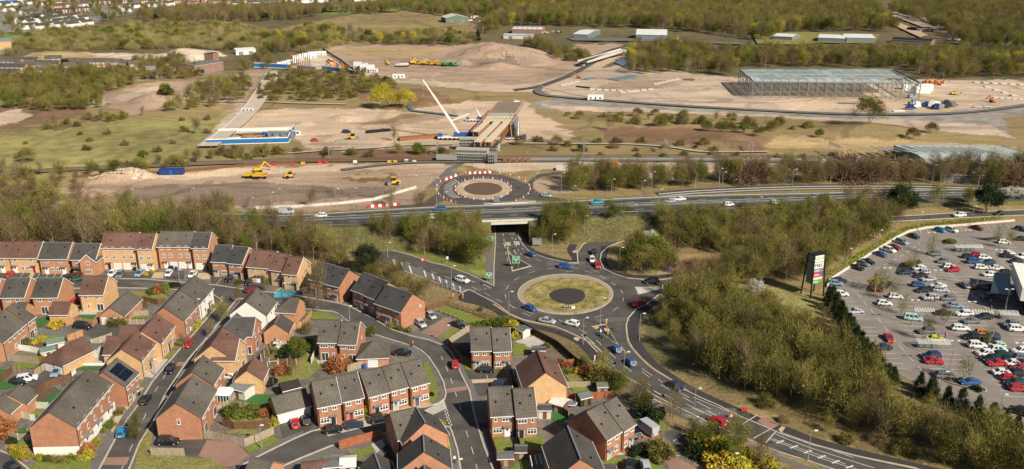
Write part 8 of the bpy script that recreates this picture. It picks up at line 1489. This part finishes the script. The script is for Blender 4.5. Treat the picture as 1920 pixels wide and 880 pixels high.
# ---------------- sheds and far buildings ----------------
def shed_b(label,x0,y0,x1,y1,depth,h,wall,roof,rise=1.5,lights=0,skew=0,cat='industrial building',doors=2,zz=0,ridge_x=True):
    A=G(x0,y0,zz); B=G(x1,y1,zz); c=(A+B)/2; L_=(B-A).length; rz=atan2(B.y-A.y,B.x-A.x); o=empty('industrial_building',(c.x,c.y,zz),rz,label,cat); dr=Vector((cos(rz),sin(rz),0))
    Tm=Matrix.Translation((0,depth/2,0)); 
    if not ridge_x: Tm=Tm@Matrix.Rotation(pi/2,4,'Z'); L2,D2=depth,L_
    else: L2,D2=L_,depth
    volume(o,L2,D2,h,math.atan(rise*2/D2),wall,roof,Tm=Tm,verge=(0,0))
    T=Matrix.Identity(4)
    for k in range(doors): x=-L_/2+L_*(k+.5)/max(1,doors); g=MB(); g.box(x-2,x+2,-.08,0.02,0,min(4,h*.7)); g.build('door',M['lead'],o)
    for k in range(lights):
        x=-L_/2+L_*(k+.5)/lights; sl=math.atan(rise*2/D2)
        for s in (0,1):
            g=MB(); y0_,y1_=(depth*.1,depth*.38) if s==0 else (depth*.62,depth*.9)
            za=lambda y: h+.2+rise*(1-abs(y-depth/2)/(depth/2)); g.bar((x-3+y0_*skew,y0_,za(y0_)),(x-3+y1_*skew,y1_,za(y1_)),1.6,.06); g.build('rooflight',M['lead'],o)
    return o
shed_b('long pale grey-green shed roof with dark rooflights at the right edge',1768,343,2000,346,56,3.4,'lead','palegreenroof',1.8,12,-.25)
shed_b('pale sheets stack-like shed with white roof panels before the bare strip',1512,324,1566,325,14,2.5,'cream','shedroof',.6); shed_b('white and red roofed factory at top centre',960,63,1015,64,26,5,'terracotta','shedroof',1.2,6,0); shed_b('low pale blue works in front of the red-edged factory',944,73,998,74,14,4,'cream','roofsheet',.8); shed_b('pale blue-walled industrial unit at the top',1074,73,1102,74,55,5,'steel','shedroof',1.5); shed_b('wide pale-roofed pavilion at the top with blue gable',1192,75,1250,76,45,5.5,'steel','shedroof',3.5); shed_b('small white-roofed unit by the green field',1448,76,1485,78,32,4.5,'lead','shedroof',1.5); shed_b('blue-green walled unit, left of the joined pair',1533,80,1583,82,34,5,'steel','shedroof',1.8); shed_b('blue-green walled unit, right of the joined pair',1586,81,1640,82,38,5.5,'steel','shedroof',1.8); shed_b('dark roofed building at the end of the units',1670,82,1745,86,28,4,'terracotta','black',1.2); shed_b('pale roofed shed at the right edge beyond the trees',1898,80,1960,82,40,6,'lead','shedroof',2.5); shed_b('white shed beside the spoil near the old mill',443,104,480,102,14,4.5,'whitep','shedroof',1); shed_b('green barn with pale yellow roof among scrap',836,43,878,42,30,6,'greenfelt','cream',3.5,ridge_x=False); shed_b('small blue shed in the upper right yard',1779,56,1794,56,10,5,'roofsheet','roofsheet',.5); shed_b('black roofed sheds in the upper right yard',1718,60,1750,59,16,3.5,'blackwood','black',1); shed_b('white peaked tent in the upper right yard',1704,38,1722,40,14,2,'whitep','whitep',5); shed_b('old red brick mill with grey flat roof and tower',366,142,420,133,20,7,'terracotta','felt',1.0,doors=4); shed_b('small brick tower block of the old mill',401,122,412,120,9,9,'terracotta','darkslate',.5,doors=0); shed_b('brick ruin with open roof left of the mill',276,148,294,147,9,7,'terracotta','lead',1.5,doors=3); shed_b('large cream apartment block with grey roof at far left',-30,103,24,101,16,11,'buff','lead',2.5,doors=6); shed_b('big shaded red building at the lower left of the town',-20,12,34,9,30,8,'bluesign','shedroof',2,cat='building')
shed_b('white roofed depot at the top right edge of the woods',1356,8,1392,8,60,6,'cream','shedroof',2); shed_b('white roofed depot beside the first at the top',1396,12,1432,11,60,6,'cream','shedroof',2); shed_b('dark shed at the far right of the yard',1812,56,1832,56,16,4,'blackwood','black',1)
# white canopy strip running up the hill at the upper right
wallrun('white_canopy',[(1672,26),(1700,34),(1730,40),(1762,52)],3,7,M['shedroof'],'long white canopy strip running up the cleared slope','canopy')
for p in ([(1615,14),(1640,10),(1760,52),(1745,56),(1690,36)],[(1625,24),(1640,22),(1740,66),(1725,70)]): sheet('cleared_ground',p,M['sand'],1.5)
for p,mm in (([(1410,62),(1500,60),(1650,64),(1640,82),(1540,80),(1500,84),(1420,82)],'rough'),([(490,18),(620,10),(760,12),(745,22),(640,20),(560,26),(480,30)],'rough'),([(1075,76),(1250,78),(1400,84),(1400,80),(1200,72),(1060,70)],'pave')): sheet('meadow' if mm=='rough' else 'road',p,M[mm],1.2)
# village and town terraces
def terrace(label,px,py,L_,deg,wall,roof,grp,D=7,E=4.8,n=4):
    b=gpt(px,py); o=empty('terraced_houses',b,R(deg),label,'house row',grp); volume(o,L_,D,E,R(36),wall,roof,verge=(0,0))
    for fl_ in (0,1):
        for k in range(n): x=L_*(k+.5)/n; T,_=side_T('F',L_,D); g=MB(); g.box(x-.8,x+.8,0,.05,fl_*2.5+.7,fl_*2.5+2.1,T); f=g.build('window',M['white'],o)
for i,(x,y) in enumerate(((135,126),(152,126.5),(170,127),(188,127.5),(206,128),(222,128.5),(238,130))): terrace('red brick village house with brown roof in the long stepped row',x,y,8.6,0,'red','greybrown','village houses in the stepped row',n=3)
for x,y,l,a,n_ in ((18,127,18,-3,6),(52,124,16,-3,5),(20,137,22,-4,7),(62,134,22,-4,7),(92,131,16,-3,5),(8,148,20,-4,6),(90,143,12,30,3),(102,121,10,20,3),(146,135,16,0,4),(255,131,9,40,3)): terrace('low village terrace with brown roof at the left edge, number of white bays %d'%n_ if 0 else 'low village terrace with dark brown roof near the left edge',x,y,l*1.25,a,'orange','greybrown' if x%4 else 'slate','village terraces at the left',n=n_)
random.seed(31); k=0
ROWS=[(30,46,100,35,'w'),(60,58,130,50,'w'),(80,42,150,33,'w'),(120,54,175,47,'w'),(50,38,120,31,'d'),(240,16,330,10,'w'),(340,12,420,8,'o'),(430,12,520,8,'w'),(260,8,330,3,'o'),(90,20,160,14,'o'),(0,14,60,8,'w'),(500,-1,600,-4,'o'),(620,-4,740,-6,'o'),(44,50,110,38,'w'),(70,53,170,44,'w'),(95,48,165,38,'w'),(36,56,75,53,'w'),(110,60-8,165,47,'w'),(38,30,60,27,'w'),(100,26,170,22,'d'),(200,18,300,12,'o'),(225,24,255,21,'w'),(320,8,400,4,'o'),(410,9,480,6,'o'),(330,3,420,0,'o'),(480,4,560,2,'o'),(570,2,640,0,'o'),(150,10,240,6,'d'),(60,12,130,9,'o'),(0,22,30,20,'w'),(100,16,170,13,'w'),(560,6,620,4,'w'),(660,3,720,2,'w'),(740,-2,790,-3,'w'),(180,-4,420,-8,'o'),(0,2,120,0,'w')]
for x0,y0,x1,y1,t in ROWS:
    A=G(x0,y0);B=G(x1,y1); n_=max(1,int((B-A).length/26)); a=math.degrees(atan2(B.y-A.y,B.x-A.x))
    for i in range(n_):
        p=A.lerp(B,(i+.5)/n_); px,py=PX(p); terrace('far terrace of %s houses in the upper left town'%('white rendered' if t=='w' else 'orange brick' if t=='o' else 'dark brick'),px,py,21,a+random.uniform(-3,3),'render' if t=='w' else 'orange' if t=='o' else 'terracotta','darkslate' if t=='d' else 'slate' if t=='w' else 'brown','terraces of the upper left town',n=5)
# scrap, cars and clutter far away
def clutter(name,label,px0,py0,px1,py1,n,seed,cols):
    rs=random.Random(seed); 
    for i in range(n):
        x=rs.uniform(px0,px1); y=rs.uniform(py0,py1); mm=rs.choice(cols); b=gpt(x,y); g=MB(); L_=rs.uniform(1.9,2.4); g.box(-L_,L_,-.9,.9,.2,.9,taper=.95); g.box(-L_*.6,L_*.4,-.8,.8,.9,1.5,taper=.8); o=g.build(name,PA.get(mm) or M[mm]); o.location=b; o.rotation_euler=(0,0,rs.uniform(0,3.1)); tag(o,'%s %s'%({'white':'white','black':'dark','silver':'silver','red':'red','navy':'dark blue','orange2':'orange'}[mm],label),'car','cars '+label[4:] if label.startswith('car ') else 'cars')
clutter('parked_car','car in the scrap yard beside the old mill',305,122,345,136,26,1,['white','silver','black','red','white']); clutter('parked_car','car in the yard beside the green barn',878,32,925,44,34,2,['white','silver','red','white','navy']); clutter('parked_car','car parked in the upper right yard',1775,58,1802,76,22,3,['white','silver','black']); clutter('parked_car','car parked by the shed at the right edge',1868,78,1905,86,16,4,['white','black','silver']); clutter('parked_car','car parked in front of the village houses',165,130,240,133,9,5,['white','black','silver','red']); clutter('parked_car','car parked beside the white-roofed factory',1016,60,1052,63,9,6,['white','black','silver'])
for p in PROTO.values():
    def rm(o):
        for c in list(o.children): rm(c)
        bpy.data.objects.remove(o)
    rm(p)
for o_,cn_,tn_,l_,pl_ in CARS:
    if l_: o_['label']=l_
# unique labels: number the look-alikes left to right in words
from collections import defaultdict
D_=defaultdict(list)
for ob in COL.objects:
    if ob.parent is None and 'label' in ob: D_[ob['label']].append(ob)
ORD=['first','second','third','fourth','fifth','sixth','seventh','eighth','ninth','tenth','eleventh','twelfth']
for l,obs in D_.items():
    if 1<len(obs)<=12 and 'plants' not in obs[0].get('group','') and len(l.split())<=12:
        obs.sort(key=lambda o_:PX(o_.matrix_basis.translation)[0])
        for i,ob in enumerate(obs): ob['label']=l+(', left one' if i==0 else ', right one') if len(obs)==2 else '%s, %s from left'%(l,ORD[i])
for ob in COL.objects:
    if ob.parent is None and 'label' in ob:
        ws=ob['label'].split()
        if len(ws)>16: ob['label']=' '.join(ws[:16])
